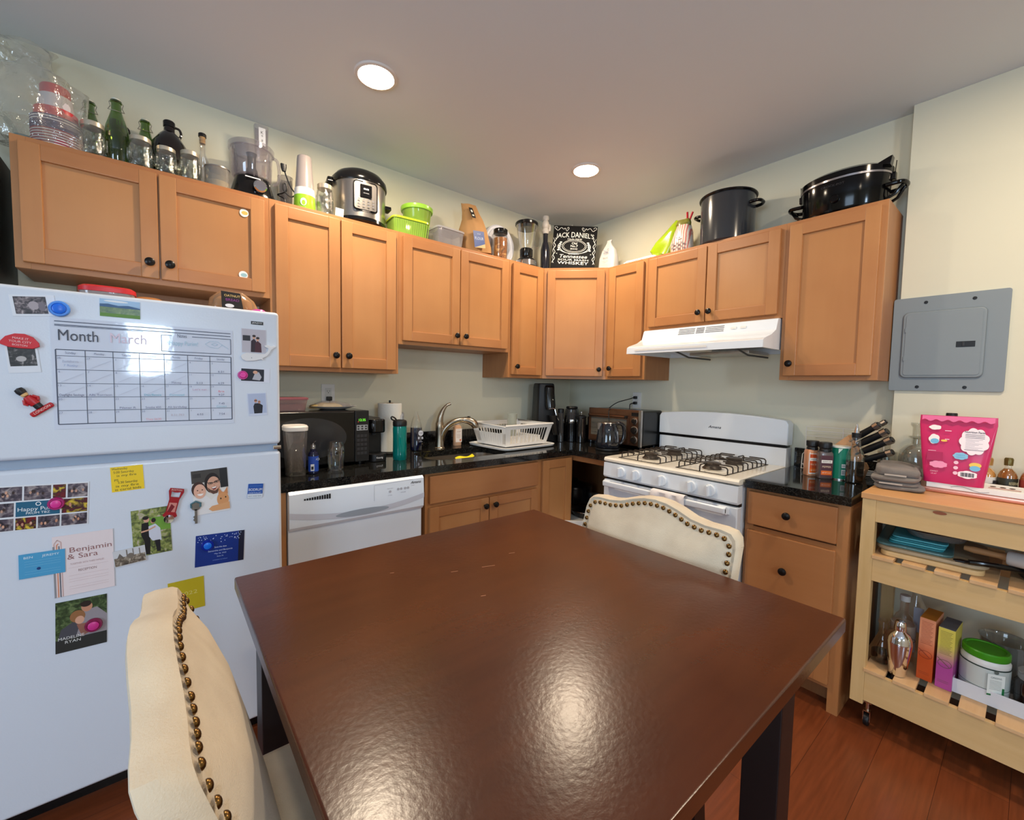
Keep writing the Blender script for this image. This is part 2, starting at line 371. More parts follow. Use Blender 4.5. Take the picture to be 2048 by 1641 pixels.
# ------------------------------------------------------------------ ceiling lamps
M_lens = P('lamp_lens', (255, 240, 220), .4, emit=(255, 222, 184), es=60)
M_trim = P('lamp_trim', (225, 220, 216), .5)
def downlight(x, y, label, power):
    t = thing('ceiling_light', label, 'ceiling light', (x, y, ZC), group='recessed ceiling lights')
    MB().lathe([(.071, -.004), (.073, -.008), (.084, -.006), (.088, -.001), (.088, 0), (.071, 0)], seg=48).build('trim_ring', M_trim, t)
    MB().lathe([(0, -.017), (.03, -.0155), (.055, -.011), (.072, -.0045), (.072, -.001), (0, -.001)], seg=40).build('lens', M_lens, t)
    l = area('lamp_light', (0, 0, -.024), (0, 0, 0), .11, .11, power, WARM, 'DISK'); l.parent = t
downlight(-1.987, -.713, 'glowing round ceiling light above the sink-side cabinets, the nearer one over the fridge side', 17)
downlight(-.729, -.768, 'glowing round ceiling light farther back, near the corner of the room', 14)
downlight(-.95, -2.75, 'unseen round ceiling light added to light the kitchen cart side', 15)  # out of view, added to light the cart side
downlight(-2.9, -3.6, 'unseen round ceiling light added behind the dining table for more warm light', 13)  # out of view too, added for more warm room light

# ------------------------------------------------------------------ cabinets
D = .293; ZT = 2.152
def door_mesh(m, x0, x1, z0, z1, y, rail=.055, th=.02):
    """shaker door: two stiles, two rails with an eased outer edge, recessed flat panel; front face at y-th"""
    m.mi = 0
    m.m(M_mapleV).box(x0, x0 + rail, y - th, y, z0, z1, b=.004).box(x1 - rail, x1, y - th, y, z0, z1, b=.004)
    m.m(M_mapleH).box(x0 + rail - .002, x1 - rail + .002, y - th + .0006, y, z0, z0 + rail, b=.004).box(x0 + rail - .002, x1 - rail + .002, y - th + .0006, y, z1 - rail, z1, b=.004)
    m.m(M_panel).box(x0 + rail - .003, x1 - rail + .003, y - th + .011, y - .004, z0 + rail - .003, z1 - rail + .003)
def knob(parent, x, y, z):
    return MB().lathe([(0, 0), (.006, 0), (.006, -.012), (.014, -.016), (.0165, -.021), (.0155, -.026), (.009, -.030), (0, -.031)], (x, y, z), 24, 'y').build('knob', M_knob, parent)
def door(parent, x0, x1, z0, z1, y, kx, kz, name='door'):
    m = MB(); door_mesh(m, x0, x1, z0, z1, y); d = m.build(name, None, parent); knob(d, kx, y - .02, kz); return d
def cabinet(label, loc, rotz, W, H, doors, group='wall cabinets', depth=D, sides=True):
    t = thing('wall_cabinet', label, 'cabinet', loc, rotz, group)
    MB().m(M_side).box(0, W, -depth + .018, 0, 0, H).build('carcass', None, t)
    f = MB().m(M_mapleV); s = .038
    f.box(0, s, -depth, -depth + .018, 0, H, b=.0012).box(W - s, W, -depth, -depth + .018, 0, H, b=.0012)
    f.m(M_mapleH).box(s, W - s, -depth + .0004, -depth + .018, 0, s).box(s, W - s, -depth + .0004, -depth + .018, H - s, H)
    if len(doors) > 1: f.m(M_mapleV).box(W / 2 - s, W / 2 + s, -depth + .0006, -depth + .018, s, H - s)
    f.build('face_frame', None, t)
    for d in doors: door(t, d[0], d[1], .02, H - .02, -depth, d[2], d[3])
    return t
def pair(W, kz):
    g = .0025; return [(.02, W / 2 - g, W / 2 - .031, kz), (W / 2 + g, W - .02, W / 2 + .031, kz)]
# left run, from the fridge to the corner
fc = cabinet('wide maple cabinet above the refrigerator with two round stickers', (-3.096, 0, 1.704), 0, .777, ZT - 1.704, pair(.777, .078))
MB().m(M_side).box(.12, .75, -.02, 0, -.085, 0).build('hanging_rail', None, fc)
for i, (x, z, ca, cb, lb) in enumerate(((-2.417, 2.058, (240, 236, 225), (228, 178, 92), 'small round orange and white sticker near the top of the cabinet door'),
                              (-2.424, 1.790, (232, 236, 236), (150, 190, 200), 'small round pale blue sticker near the bottom of the cabinet door'))):
    m = MB(); m.m(I(ca)).lathe([(0, 0), (.017, 0), (.017, -.0008), (0, -.0008)], (0, 0, 0), 28, 'y'); m.fr = FRONT(0, -.0008, 0)
    m.m(I(cb)).dell(.002, 0, .012, .008)
    tag(m.build('round_sticker', None, None, loc=(x, -D - .0115 if x < -2.42 else -D - .0115, z)), lb, 'sticker', 'stickers on the cabinet door')
cabinet('tall maple cabinet above the microwave', (-2.3185, 0, 1.378), 0, .623, ZT - 1.378, pair(.623, .082))
cabinet('shorter maple cabinet above the sink', (-1.695, 0, 1.543), 0, .777, ZT - 1.543, pair(.777, .074))
cabinet('narrow maple cabinet left of the diagonal corner cabinet', (-.9175, 0, 1.378), 0, .3115, ZT - 1.378, [(.02, .2915, .052, .075)])
# diagonal corner
t = thing('wall_cabinet', 'diagonal maple corner cabinet below the black whiskey sign', 'cabinet', (-.606, -D, 1.378), rad(-45), 'wall cabinets')
DW = math.hypot(.606 - D, .612 - D); H = ZT - 1.378
Ti = Matrix.Rotation(rad(45), 4, 'Z') @ Matrix.Translation((.606, D, 0))
m = MB(Ti).m(M_side); m.prism([(-.6055, 0), (0, 0), (0, -.6115), (-D + .01, -.6115), (-.6055, -D + .01)], 0, H, 'z'); m.build('carcass', None, t)
f = MB().m(M_mapleV); s = .034
f.box(0, s, -.004, .014, 0, H).box(DW - s, DW, -.004, .014, 0, H).m(M_mapleH).box(s, DW - s, -.0036, .014, 0, .038).box(s, DW - s, -.0036, .014, H - .038, H).build('face_frame', None, t)
door(t, .026, DW - .026, .02, H - .02, -.004, DW - .052, .068)
# right run
cabinet('narrow maple cabinet right of the diagonal corner cabinet', (0, -.612, 1.378), RW, .3125, ZT - 1.378, [(.02, .2925, .056, .075)])
cabinet('maple cabinet with two doors above the range hood', (0, -.925, 1.689), RW, .784, ZT - 1.689, pair(.784, .072))
cabinet('tall single-door maple cabinet at the right end, below the slow cooker', (0, -1.709, 1.378), RW, .386, ZT - 1.378, [(.02, .366, .05, .08)])

# ------------------------------------------------------------------ range hood
t = thing('range_hood', 'white under-cabinet range hood over the gas stove', 'range hood', (0, -.931, 1.53), RW)
W = .772
m = MB().m(M_white)
prof = [(-.002, .157), (-.315, .157), (-.325, .150), (-.345, .098), (-.40, .070), (-.478, .047), (-.497, .036), (-.500, 0), (-.490, 0), (-.486, .030), (-.002, .030)]
m.prism(prof, 0, W, 'x', b=.002); m.build('hood_shell', None, t)
MB().m(M_white).box(0, .012, -.488, -.004, .0, .031).box(W - .012, W, -.488, -.004, .0, .031).box(.012, W - .012, -.016, -.004, .0, .031).build('skirt', None, t)
v = MB().m(I((30, 30, 32))); sl = .336
v.fr = FR((0, -.3350, .125), (1, 0, 0), (0, .36, .933))
for g0, g1, k in ((.245, .345, 4), (.353, .40, 5), (.408, .51, 4)):
    for i in range(k): yy = -.014 + i * .030 / (k - 1); v.drect(g0, yy, g1, yy + .0032, .0012)
v.build('vent_slots', None, t)
b = MB().m(M_whitep); b.fr = v.fr
for x in (.55, .60): b.T = Matrix(); b.drect(x, -.008, x + .026, .006, .003)
b.box(.548, .577, -.340, -.33, .118, .130, b=.002).box(.597, .626, -.340, -.33, .118, .130, b=.002).build('rocker_switch', None, t)
e = MB().m(M_whitep).box(.06, .50, -.5015, -.5, .014, .026, b=.0004).build('front_bead', None, t)
MB().m(M_steel).box(.30, .63, -.30, -.04, -.010, .006, b=.002).build('grease_filter', None, t)
MB().m(P('lamp_cover', (200, 200, 190), .4)).box(.33, .46, -.46, -.35, .002, .026, b=.006).build('lamp_cover', None, t)
for xx in (.30, .63): MB().m(I((60, 60, 60))).tube([(xx, -.46, .006), (xx, -.31, -.022), (xx, -.05, -.022)], .005).build('wire_bracket', None, t)

# ------------------------------------------------------------------ base cabinets
def drawer(parent, x0, x1, z0, z1, y, knobs):
    o = MB().m(M_mapleH).box(x0, x1, y - .02, y, z0, z1, b=.005).build('drawer', None, parent)
    for k in knobs: knob(o, k, y - .02, (z0 + z1) / 2)
    return o
BD = .61; BH = .877
def base(label, loc, rotz, W):
    t = thing('base_cabinet', label, 'cabinet', loc, rotz, 'base cabinets')
    MB().m(M_side).box(0, .018, -BD + .018, -.002, .10, BH).box(W - .018, W, -BD + .018, -.002, .10, BH).box(.018, W - .018, -BD + .018, -.002, .10, .118).box(.018, W - .018, -.014, -.002, .118, BH).box(.018, W - .018, -BD + .018, -BD + .03, .118, BH - .12).box(.0, W, -BD + .09, -.002, 0, .10).build('carcass', None, t); return t
W = .795
t = base('maple sink base cabinet right of the dishwasher', (-1.6935, 0, 0), 0, W)
f = MB().m(M_mapleV); s = .036
f.box(0, s, -BD, -BD + .018, .1, BH).box(W - s, W, -BD, -BD + .018, .1, BH).m(M_mapleH).box(s, W - s, -BD + .0004, -BD + .018, BH - .03, BH).box(s, W - s, -BD + .0004, -BD + .018, .68, .725).box(s, W - s, -BD + .0004, -BD + .018, .1, .14).m(M_mapleV).box(W / 2 - s, W / 2 + s, -BD + .0004, -BD + .018, .14, .68).build('face_frame', None, t)
o = MB().m(M_mapleH).box(.018, W - .032, -BD - .02, -BD, .716, .860, b=.005).build('false_drawer_front', None, t)
door(t, .018, W / 2 - .008, .125, .697, -BD, W / 2 - .04, .655); door(t, W / 2 - .003, W - .032, .125, .697, -BD, W / 2 + .027, .655)
# corner base: closed leaf on the left run, open front on the right run
t = thing('base_cabinet', 'corner base cabinet with one open side next to the stove', 'cabinet', (0, 0, 0), 0, 'base cabinets')
m = MB().m(M_side)
m.box(-.8985, -.8805, -BD + .018, -.002, .1, BH).box(-.02, -.002, -.92, -.002, .1, BH).box(-.8805, -.02, -.02, -.002, .1, BH).box(-.592, -.02, -.922, -.904, .1, BH)
m.box(-.88, -.02, -.59, -.02, .1, .118).box(-.59, -.02, -.904, -.59, .1, .118)
m.m(M_inside).box(-.88, -.02, -.592, -.02, BH - .018, BH - .002).box(-.592, -.02, -.904, -.592, BH - .018, BH - .002)
m.build('carcass', None, t)
f = MB().m(M_mapleV)
f.box(-.8985, -.868, -BD, -BD + .018, .1, BH).box(-.64, -.61, -BD, -BD + .018, .1, BH).m(M_mapleH).box(-.868, -.64, -BD, -BD + .018, .84, BH).box(-.868, -.64, -BD, -BD + .018, .1, .13)
f.box(-.61, -.592, -.922, -.612, .838, BH).box(-.61, -.592, -.922, -.612, .1, .135).m(M_mapleV).box(-.61, -.592, -.924, -.908, .135, .838).build('face_frame', None, t)
m = MB(); door_mesh(m, -.892, -.632, .125, .862, -BD); m.build('door', None, t)
M_shelfm = P('white_shelf_edge', (222, 220, 214), .5)
sh = MB().m(M_shelfm).lathe([(0, .0), (.40, 0), (.405, .004), (.405, .048), (.398, .048), (.398, .006), (0, .006)], (-.44, -.44, .43), 56).build('round_shelf', None, t)
MB().m(M_shelfm).lathe([(0, .0), (.40, 0), (.405, .004), (.405, .048), (.398, .048), (.398, .006), (0, .006)], (-.44, -.44, .122), 56).build('round_shelf', None, t)
MB().m(M_steel).lathe(cyl(.012, .118, .87), (-.44, -.44, 0), 16).build('pole', None, t)
# right end drawers
W = .388
t = base('maple drawer base at the right end of the counter', (0, -1.709, 0), RW, W)
f = MB().m(M_mapleV); s = .036
f.box(0, s, -BD, -BD + .018, .1, BH).box(W - s, W, -BD, -BD + .018, 0, BH).m(M_mapleH)
for a, b in ((.852, BH), (.668, .70), (.1, .14)): f.box(s, W - s, -BD + .0004, -BD + .018, a, b)
f.build('face_frame', None, t)
drawer(t, .014, W - .034, .710, .862, -BD, [.179]); drawer(t, .014, W - .034, .40, .682, -BD, [.176])
m = MB(); door_mesh(m, .014, W - .034, .12, .385, -BD, rail=.05); d = m.build('drawer', None, t); knob(d, .177, -BD - .02, .36)
MB().m(M_mapleV).box(W - .003, W + .002, -BD + .002, -.002, .0, BH).build('end_panel', None, t)
# left end filler panel beside the fridge
tag(MB().m(M_mapleV).box(-2.36, -2.3315, -.628, -.002, 0, BH, b=.001).build('filler_panel', None), 'narrow maple filler panel between refrigerator and dishwasher', 'panel')

# ------------------------------------------------------------------ granite worktop with the sink opening
def poly_slab(m, outer, holes, z0, z1):
    bm = bmesh.new(); es = []
    for loop in [outer] + holes:
        vs = [bm.verts.new((p[0], p[1], z0)) for p in loop]; es += [bm.edges.new((vs[i], vs[(i + 1) % len(vs)])) for i in range(len(vs))]
    r = bmesh.ops.triangle_fill(bm, edges=es, use_beauty=True)
    fs = [g for g in r['geom'] if isinstance(g, bmesh.types.BMFace)]
    e = bmesh.ops.extrude_face_region(bm, geom=fs)
    for g in e['geom']:
        if isinstance(g, bmesh.types.BMVert): g.co.z = z1
    bmesh.ops.recalc_face_normals(bm, faces=bm.faces[:]); bm.verts.index_update()
    m.raw([v.co.copy() for v in bm.verts], [[v.index for v in f.verts] for f in bm.faces]); bm.free(); return m
def rrect(x0, x1, y0, y1, r, k=6):
    pts = []
    for cx, cy, a in ((x1 - r, y1 - r, 0), (x0 + r, y1 - r, 90), (x0 + r, y0 + r, 180), (x1 - r, y0 + r, 270)):
        pts += [(cx + r * cos(rad(a + 90 * i / k)), cy + r * sin(rad(a + 90 * i / k))) for i in range(k + 1)]
    return pts
SINK = rrect(-1.59, -1.05, -.525, -.20, .09)
m = MB().m(M_granite)
poly_slab(m, [(-2.362, -.002), (-.002, -.002), (-.002, -.93), (-.645, -.93), (-.645, -.645), (-2.362, -.645)], [SINK], .8775, .914)
wt = m.build('countertop', None); tag(wt, 'black speckled granite countertop running from the refrigerator around the corner to the stove', 'countertop', 'granite countertops')
MB().m(M_granite).box(-2.362, -.022, -.022, -.002, .914, 1.013, b=.0015).box(-.022, -.002, -.93, -.002, .914, 1.013, b=.0015).build('backsplash', None, wt)
wt = tag(MB().m(M_granite).box(-.645, -.002, -2.108, -1.712, .8775, .914, b=.002).build('countertop', None), 'short black granite countertop between the stove and the wooden cart', 'countertop', 'granite countertops')
MB().m(M_granite).box(-.022, -.002, -2.108, -1.712, .914, 1.013, b=.0015).build('backsplash', None, wt)
# sink bowl
t = thing('kitchen_sink', 'undermount stainless steel sink bowl in the black counter', 'sink', (0, 0, 0))
bm_ = MB().m(M_steel); lo = rrect(-1.585, -1.055, -.52, -.205, .085); lo2 = rrect(-1.565, -1.075, -.50, -.225, .07); n = len(lo)
out = rrect(-1.60, -1.04, -.535, -.19, .1)
vs = [(p[0], p[1], .877) for p in out] + [(p[0], p[1], .877) for p in lo] + [(p[0], p[1], .72) for p in lo] + [(p[0], p[1], .70) for p in lo2]
fs = [(k * n + i, k * n + (i + 1) % n, (k + 1) * n + (i + 1) % n, (k + 1) * n + i) for k in range(3) for i in range(n)] + [tuple(range(3 * n, 4 * n))]
bm_.raw(vs, fs); bm_.build('bowl', None, t)
MB().m(M_chrome).lathe([(0, .702), (.02, .702), (.04, .706), (.045, .702)], (-1.32, -.36, 0), 28).build('drain', None, t)
# faucet
t = thing('faucet', 'curved brushed nickel pull-out faucet behind the sink', 'faucet', (-1.325, -.125, .914))
MB().m(M_nickel).lathe([(0, 0), (.036, 0), (.036, .004), (.030, .010), (.026, .05), (.024, .09), (.026, .13), (.026, .16), (.018, .18), (0, .183)], (-.012, 0, 0), 32).build('body', None, t)
pts = [(-.006, -.0, .02), (.0, -.006, .07), (.016, -.02, .12), (.05, -.045, .162), (.095, -.075, .182), (.135, -.10, .182), (.165, -.12, .165)]
def smoothp(pts, k=6):
    P_ = [Vector(p) for p in pts]; out = []
    for i in range(len(P_) - 1):
        a, b, c, d = P_[max(i - 1, 0)], P_[i], P_[i + 1], P_[min(i + 2, len(P_) - 1)]
        for j in range(k):
            u = j / k; out.append(.5 * ((2 * b) + (c - a) * u + (2 * a - 5 * b + 4 * c - d) * u * u + (3 * b - a - 3 * c + d) * u ** 3))
    return out + [P_[-1]]
sp = smoothp(pts); MB().m(M_nickel).tube(sp, [.021 - .004 * i / len(sp) for i in range(len(sp))], 20).build('spout', None, t)
hp = smoothp([(.115, -.088, .184), (.140, -.104, .180), (.165, -.12, .165), (.176, -.128, .146), (.178, -.13, .132)])
MB().m(M_nickel).tube(hp, [.019 + .006 * sin(pi * i / len(hp)) for i in range(len(hp))], 20).build('spray_head', None, t)
MB().m(I((22, 22, 22))).box(.135, .152, -.112, -.098, .203, .208, b=.002).build('spray_button', None, t)
lp = smoothp([(-.012, 0, .16), (-.008, -.006, .205), (.006, -.012, .245), (.028, -.02, .275), (.052, -.03, .287)])
MB().m(M_nickel).tube(lp, [.024 - .015 * min(1, i / len(lp) * 1.4) for i in range(len(lp))], 16).build('lever_handle', None, t)
# ------------------------------------------------------------------ refrigerator
FY = -.7943; FX = -2.3797
t = thing('refrigerator', 'white top-freezer refrigerator covered with magnets and photos', 'refrigerator', (FX - .76, 0, 0))
MB().m(M_fridge).box(.008, .756, -.715, -.03, .06, 1.565, b=.006).build('cabinet_body', None, t)
MB().m(M_black).box(.02, .74, -.70, -.60, .0, .086).build('toe_grille', None, t)
d = MB().m(M_fridge).box(0, .76, FY, -.722, 1.098, 1.574, b=.012, seg=3).build('freezer_door', None, t)
MB().m(M_fridge).box(0, .76, FY, -.722, .088, 1.072, b=.012, seg=3).build('fridge_door', None, t)
MB().m(P('channel_shade_grey', (150, 165, 185), .5)).box(.008, .752, -.775, -.722, 1.066, 1.104).build('door_channel', None, t)  # grip channel between the doors, its shade put into the grey
MB().m(M_chrome).box(.735, .762, -.79, -.74, 1.078, 1.092, b=.002).build('hinge', None, t)

# ------------------------------------------------------------------ flat things held on the fridge door
def card(name, label, cat, pts, bg, layers=(), group=None, th=.0008, rough=.35, lift=0.0, mat=None):
    """pts: top-left, top-right, bottom-right, bottom-left corners (x, z) on the door"""
    cx = sum(p[0] for p in pts) / 4; cz = sum(p[1] for p in pts) / 4
    wd = (math.dist(pts[0], pts[1]) + math.dist(pts[3], pts[2])) / 2; h = (math.dist(pts[0], pts[3]) + math.dist(pts[1], pts[2])) / 2
    rot = (math.atan2(pts[1][1] - pts[0][1], pts[1][0] - pts[0][0]) + math.atan2(pts[2][1] - pts[3][1], pts[2][0] - pts[3][0])) / 2
    m = MB(); m.m(mat or I(bg, rough)).box(-wd / 2, wd / 2, -th, 0, -h / 2, h / 2); m.fr = FRONT(0, -th, 0)
    draw(m, layers, wd, h)
    o = m.build(name, None, None, smooth=False, loc=(cx, FY - .0006 - lift, cz)); o.rotation_euler = (0, -rot, 0)
    return tag(o, label, cat, group)
def draw(m, layers, wd, h, x0=None, y0=None, dn=.00008, n0=.0001):
    x0 = -wd / 2 if x0 is None else x0; y0 = -h / 2 if y0 is None else y0
    X = lambda v: x0 + v * wd; Y = lambda v: y0 + v * h; n = n0
    for L in layers:
        k = L[0]; c = L[-1]; m.m(c if not isinstance(c, tuple) else I(c)); n += dn
        if k == 'r': m.drect(X(L[1]), Y(L[2]), X(L[3]), Y(L[4]), n)
        elif k == 'e': m.dell(X(L[1]), Y(L[2]), L[3] * wd, L[4] * h, n)
        elif k == 'p': m.dpoly([(X(a), Y(b)) for a, b in L[1]], n)
        elif k == 'l': m.dline([(X(a), Y(b)) for a, b in L[1]], L[2] * wd, n)
        elif k == 't': m.dtext(L[1], X(L[2]), Y(L[3]), L[4] * h, n, bold=.0, fit=(L[5] * wd if L[5] else None))
def photo_mat(name, cols, scale=30, dist=1.0):
    """printed photograph texture: patches of a few colours"""
    m, nt, b = nm(name); tc = nt.nodes.new('ShaderNodeTexCoord'); n = nt.nodes.new('ShaderNodeTexNoise')
    n.inputs['Scale'].default_value = scale; n.inputs['Detail'].default_value = 3; n.inputs['Distortion'].default_value = dist
    nt.links.new(tc.outputs['Object'], n.inputs['Vector']); cr = nt.nodes.new('ShaderNodeValToRGB'); e = cr.color_ramp.elements
    k = len(cols); e[0].position = .3; e[0].color = lin(cols[0]); e[1].position = .7; e[1].color = lin(cols[-1])
    for i in range(1, k - 1): q = e.new(.3 + .4 * i / (k - 1)); q.color = lin(cols[i])
    nt.links.new(n.outputs['Fac'], cr.inputs[0]); nt.links.new(cr.outputs[0], b.inputs['Base Color']); b.inputs['Roughness'].default_value = .3; return m
SK = (214, 164, 138); SK2 = (196, 140, 112)
G = 'photos and cards on the refrigerator'
pm = photo_mat('print_dark_crowd', [(26, 24, 32), (60, 54, 62), (120, 108, 112), (190, 180, 180)], 90)
card('photo_print', 'dark instant photo held by the blue magnet at the top left of the freezer door', 'photo', [(-3.026, 1.545), (-2.940, 1.556), (-2.938, 1.498), (-3.020, 1.490)], (225, 230, 238),
     [('r', .08, .10, .80, .92, pm), ('e', .5, .5, .12, .2, (170, 160, 165)), ('e', .68, .45, .08, .22, (120, 112, 120))], G)
m = photo_mat('print_hills', [(50, 82, 40), (84, 112, 52), (116, 138, 70)], 70)
card('photo_print', 'landscape photo of green hills under blue sky on the freezer door', 'photo', [(-2.85, 1.561), (-2.76, 1.559), (-2.761, 1.509), (-2.85, 1.509)], (150, 186, 220),
     [('r', 0, .72, 1, 1, (165, 200, 232)), ('e', .4, .9, .3, .06, (235, 240, 245)), ('p', [(0, .0), (1, 0), (1, .62), (.7, .72), (.45, .66), (.2, .74), (0, .7)], (62, 98, 140)), ('r', 0, 0, 1, .55, m), ('r', 0, 0, 1, .2, (96, 140, 56))], G)
# calendar
GR = (70, 78, 98); L = [('r', .005, .83, .31, .95, (226, 226, 240))]
L = []
gx = [.02, .1625, .3025, .437, .567, .69, .808, .985] if False else [.02 + .965 * i / 7 for i in range(8)]
zt, zb = .715, .045; rows = [zt, zt - .055] + [zt - .055 - (zt - .055 - zb) * i / 5 for i in range(1, 6)]
for y in rows: L.append(('l', [(gx[0], y), (gx[-1], y)], .0035 if y not in (rows[0], rows[-1]) else .006, GR))
for x in gx: L.append(('l', [(x, rows[0]), (x, rows[-1])], .0035 if x not in (gx[0], gx[-1]) else .006, GR))
L += [('l', [(.02, .965), (.985, .965)], .005, GR), ('l', [(.02, .935), (.985, .935)], .005, GR), ('l', [(.02, .925), (.46, .925)], .003, GR)]
L += [('l', [(.56, .905), (.62, .905)], .004, GR), ('l', [(.74, .905), (.985, .905), (.985, .745), (.56, .745), (.56, .905)], .004, GR), ('t', 'Notes', .68, .905, .05, .055, GR)]
L += [('t', 'Month', .13, .84, .14, .19, (66, 70, 84)), ('t', 'March', .38, .84, .13, .19, (222, 204, 220)), ('t', 'Happy Purim!', .69, .83, .06, .17, (164, 200, 216))]
L += [('l', [(.82, .84), (.85, .87), (.90, .87), (.93, .84), (.90, .80), (.85, .81), (.82, .84)], .002, (150, 190, 210)), ('l', [(.86, .84), (.88, .855), (.90, .84), (.88, .825), (.86, .84)], .002, (150, 190, 210)), ('l', [(.93, .84), (.97, .80)], .002, (150, 190, 210))]
for i, d in enumerate(('Sunday', 'Monday', 'Tuesday', 'Wednesday', 'Thursday', 'Friday', 'Saturday')):
    L.append(('t', d, (gx[i] + gx[i + 1]) / 2, rows[0] - .028, .030, .050, (128, 136, 160)))
day = 1; random.seed(4)
for r in range(1, 6):
    for c in range(7):
        k = (r - 1) * 7 + c - 1
        n_ = k if 1 <= k <= 31 else (k - 31 if k > 31 else 27 + k)
        L.append(('t', str(n_), gx[c] + .014, rows[r] - .020, .026, .0, (130, 140, 168)))
        if r < 4 and not (r == 1 and c in (0, 6)) and c < 5: L.append(('l', [(gx[c] + .02, rows[r + 1] + .012), (gx[c + 1] - .01, rows[r] - .03)], .0015, (176, 182, 200)))
notes = [(0, 1, 'Batsheva', (170, 176, 200), .6), (0, 1, '7 Rothy', (150, 170, 210), .3), (6, 1, '6:21', (90, 98, 130), .15), (4, 2, 'Mikvey', (110, 116, 150), .15), (5, 2, '5:13', (90, 98, 130), .15), (6, 2, '6:29', (90, 98, 130), .15),
         (0, 3, 'Daylight Savings', (80, 86, 120), .15), (1, 3, 'Alla Torrison', (110, 116, 150), .15), (3, 3, 'Dan/Bessie', (90, 176, 200), .15), (4, 3, 'Connected', (110, 190, 210), .15), (5, 3, 'Let\'s eat', (200, 160, 190), .6), (6, 3, 'Bris', (220, 110, 130), .45), (6, 3, '9:27', (90, 98, 130), .15),
         (2, 4, 'Pilsner R', (110, 116, 150), .15), (3, 4, 'Smoke 450', (110, 116, 150), .15), (4, 4, 'Ali birthday', (110, 116, 150), .15), (6, 4, 'Connect', (120, 190, 210), .15), (6, 4, '7:45', (90, 98, 130), .4), (3, 5, 'They 5630', (230, 160, 170), .2), (4, 5, '8:31 783', (190, 180, 190), .5), (5, 5, '6:52', (80, 86, 120), .5), (6, 5, '7:54', (80, 86, 120), .5)]
for c, r, s_, col, fy_ in notes:
    hh = rows[r] - rows[r + 1]; L.append(('t', s_, (gx[c] + gx[c + 1]) / 2, rows[r + 1] + hh * fy_, .028, min(.115, .0095 * len(s_)), col))
card('wall_calendar', 'large white monthly planner sheet with handwritten notes on the freezer door', 'calendar', [(-2.952, 1.496), (-2.523, 1.496), (-2.523, 1.180), (-2.952, 1.180)], (212, 220, 236), L, mat=P('laminated_sheet', (212, 220, 236), .05, bump=.25, bscale=9))
pm2 = photo_mat('print_night', [(14, 14, 18), (30, 30, 34), (56, 52, 54), (150, 146, 146)], 80)
card('photo_print', 'dark instant photo tucked under the red umbrella-shaped magnet', 'photo', [(-3.04, 1.412), (-2.983, 1.414), (-2.968, 1.343), (-3.03, 1.335)], (222, 226, 234),
     [('r', .08, .24, .92, .96, pm2), ('e', .45, .5, .16, .1, (180, 176, 176))], G)
card('photo_print', 'instant photo of a couple above the white whale magnet', 'photo', [(-2.498, 1.509), (-2.421, 1.507), (-2.423, 1.425), (-2.497, 1.423)], (206, 208, 220),
     [('r', .02, .02, .98, .98, (186, 182, 192)), ('r', .05, .5, .35, .72, (40, 40, 50)), ('p', [(.36, .04), (.38, .5), (.5, .6), (.58, .5), (.6, .04)], (40, 22, 36)), ('p', [(.52, .04), (.54, .42), (.64, .52), (.78, .4), (.8, .04)], (70, 26, 40)), ('e', .5, .66, .06, .08, SK), ('e', .64, .58, .06, .08, SK), ('e', .5, .71, .07, .05, (40, 30, 30)), ('e', .65, .63, .07, .05, (40, 30, 30))], G)
card('photo_print', 'dark instant photo held by the small pink magnet', 'photo', [(-2.503, 1.372), (-2.413, 1.369), (-2.413, 1.320), (-2.503, 1.323)], (218, 222, 236),
     [('r', .03, .08, .80, .95, (22, 24, 42)), ('p', [(.4, .2), (.5, .7), (.62, .75), (.72, .4), (.66, .15)], (180, 180, 190)), ('e', .5, .72, .08, .12, SK)], G)
card('photo_print', 'instant photo of two people in dark clothes, lowest on the freezer door', 'photo', [(-2.485, 1.282), (-2.425, 1.286), (-2.422, 1.205), (-2.479, 1.203)], (204, 212, 232),
     [('r', .04, .1, .96, .97, (176, 188, 216)), ('p', [(.3, .1), (.28, .42), (.36, .55), (.6, .55), (.78, .44), (.72, .1)], (24, 24, 36)), ('e', .42, .66, .08, .08, SK2), ('e', .6, .6, .07, .07, SK2), ('r', .35, .66, .5, .69, (20, 20, 24)), ('r', .54, .6, .66, .62, (20, 20, 24))], G)
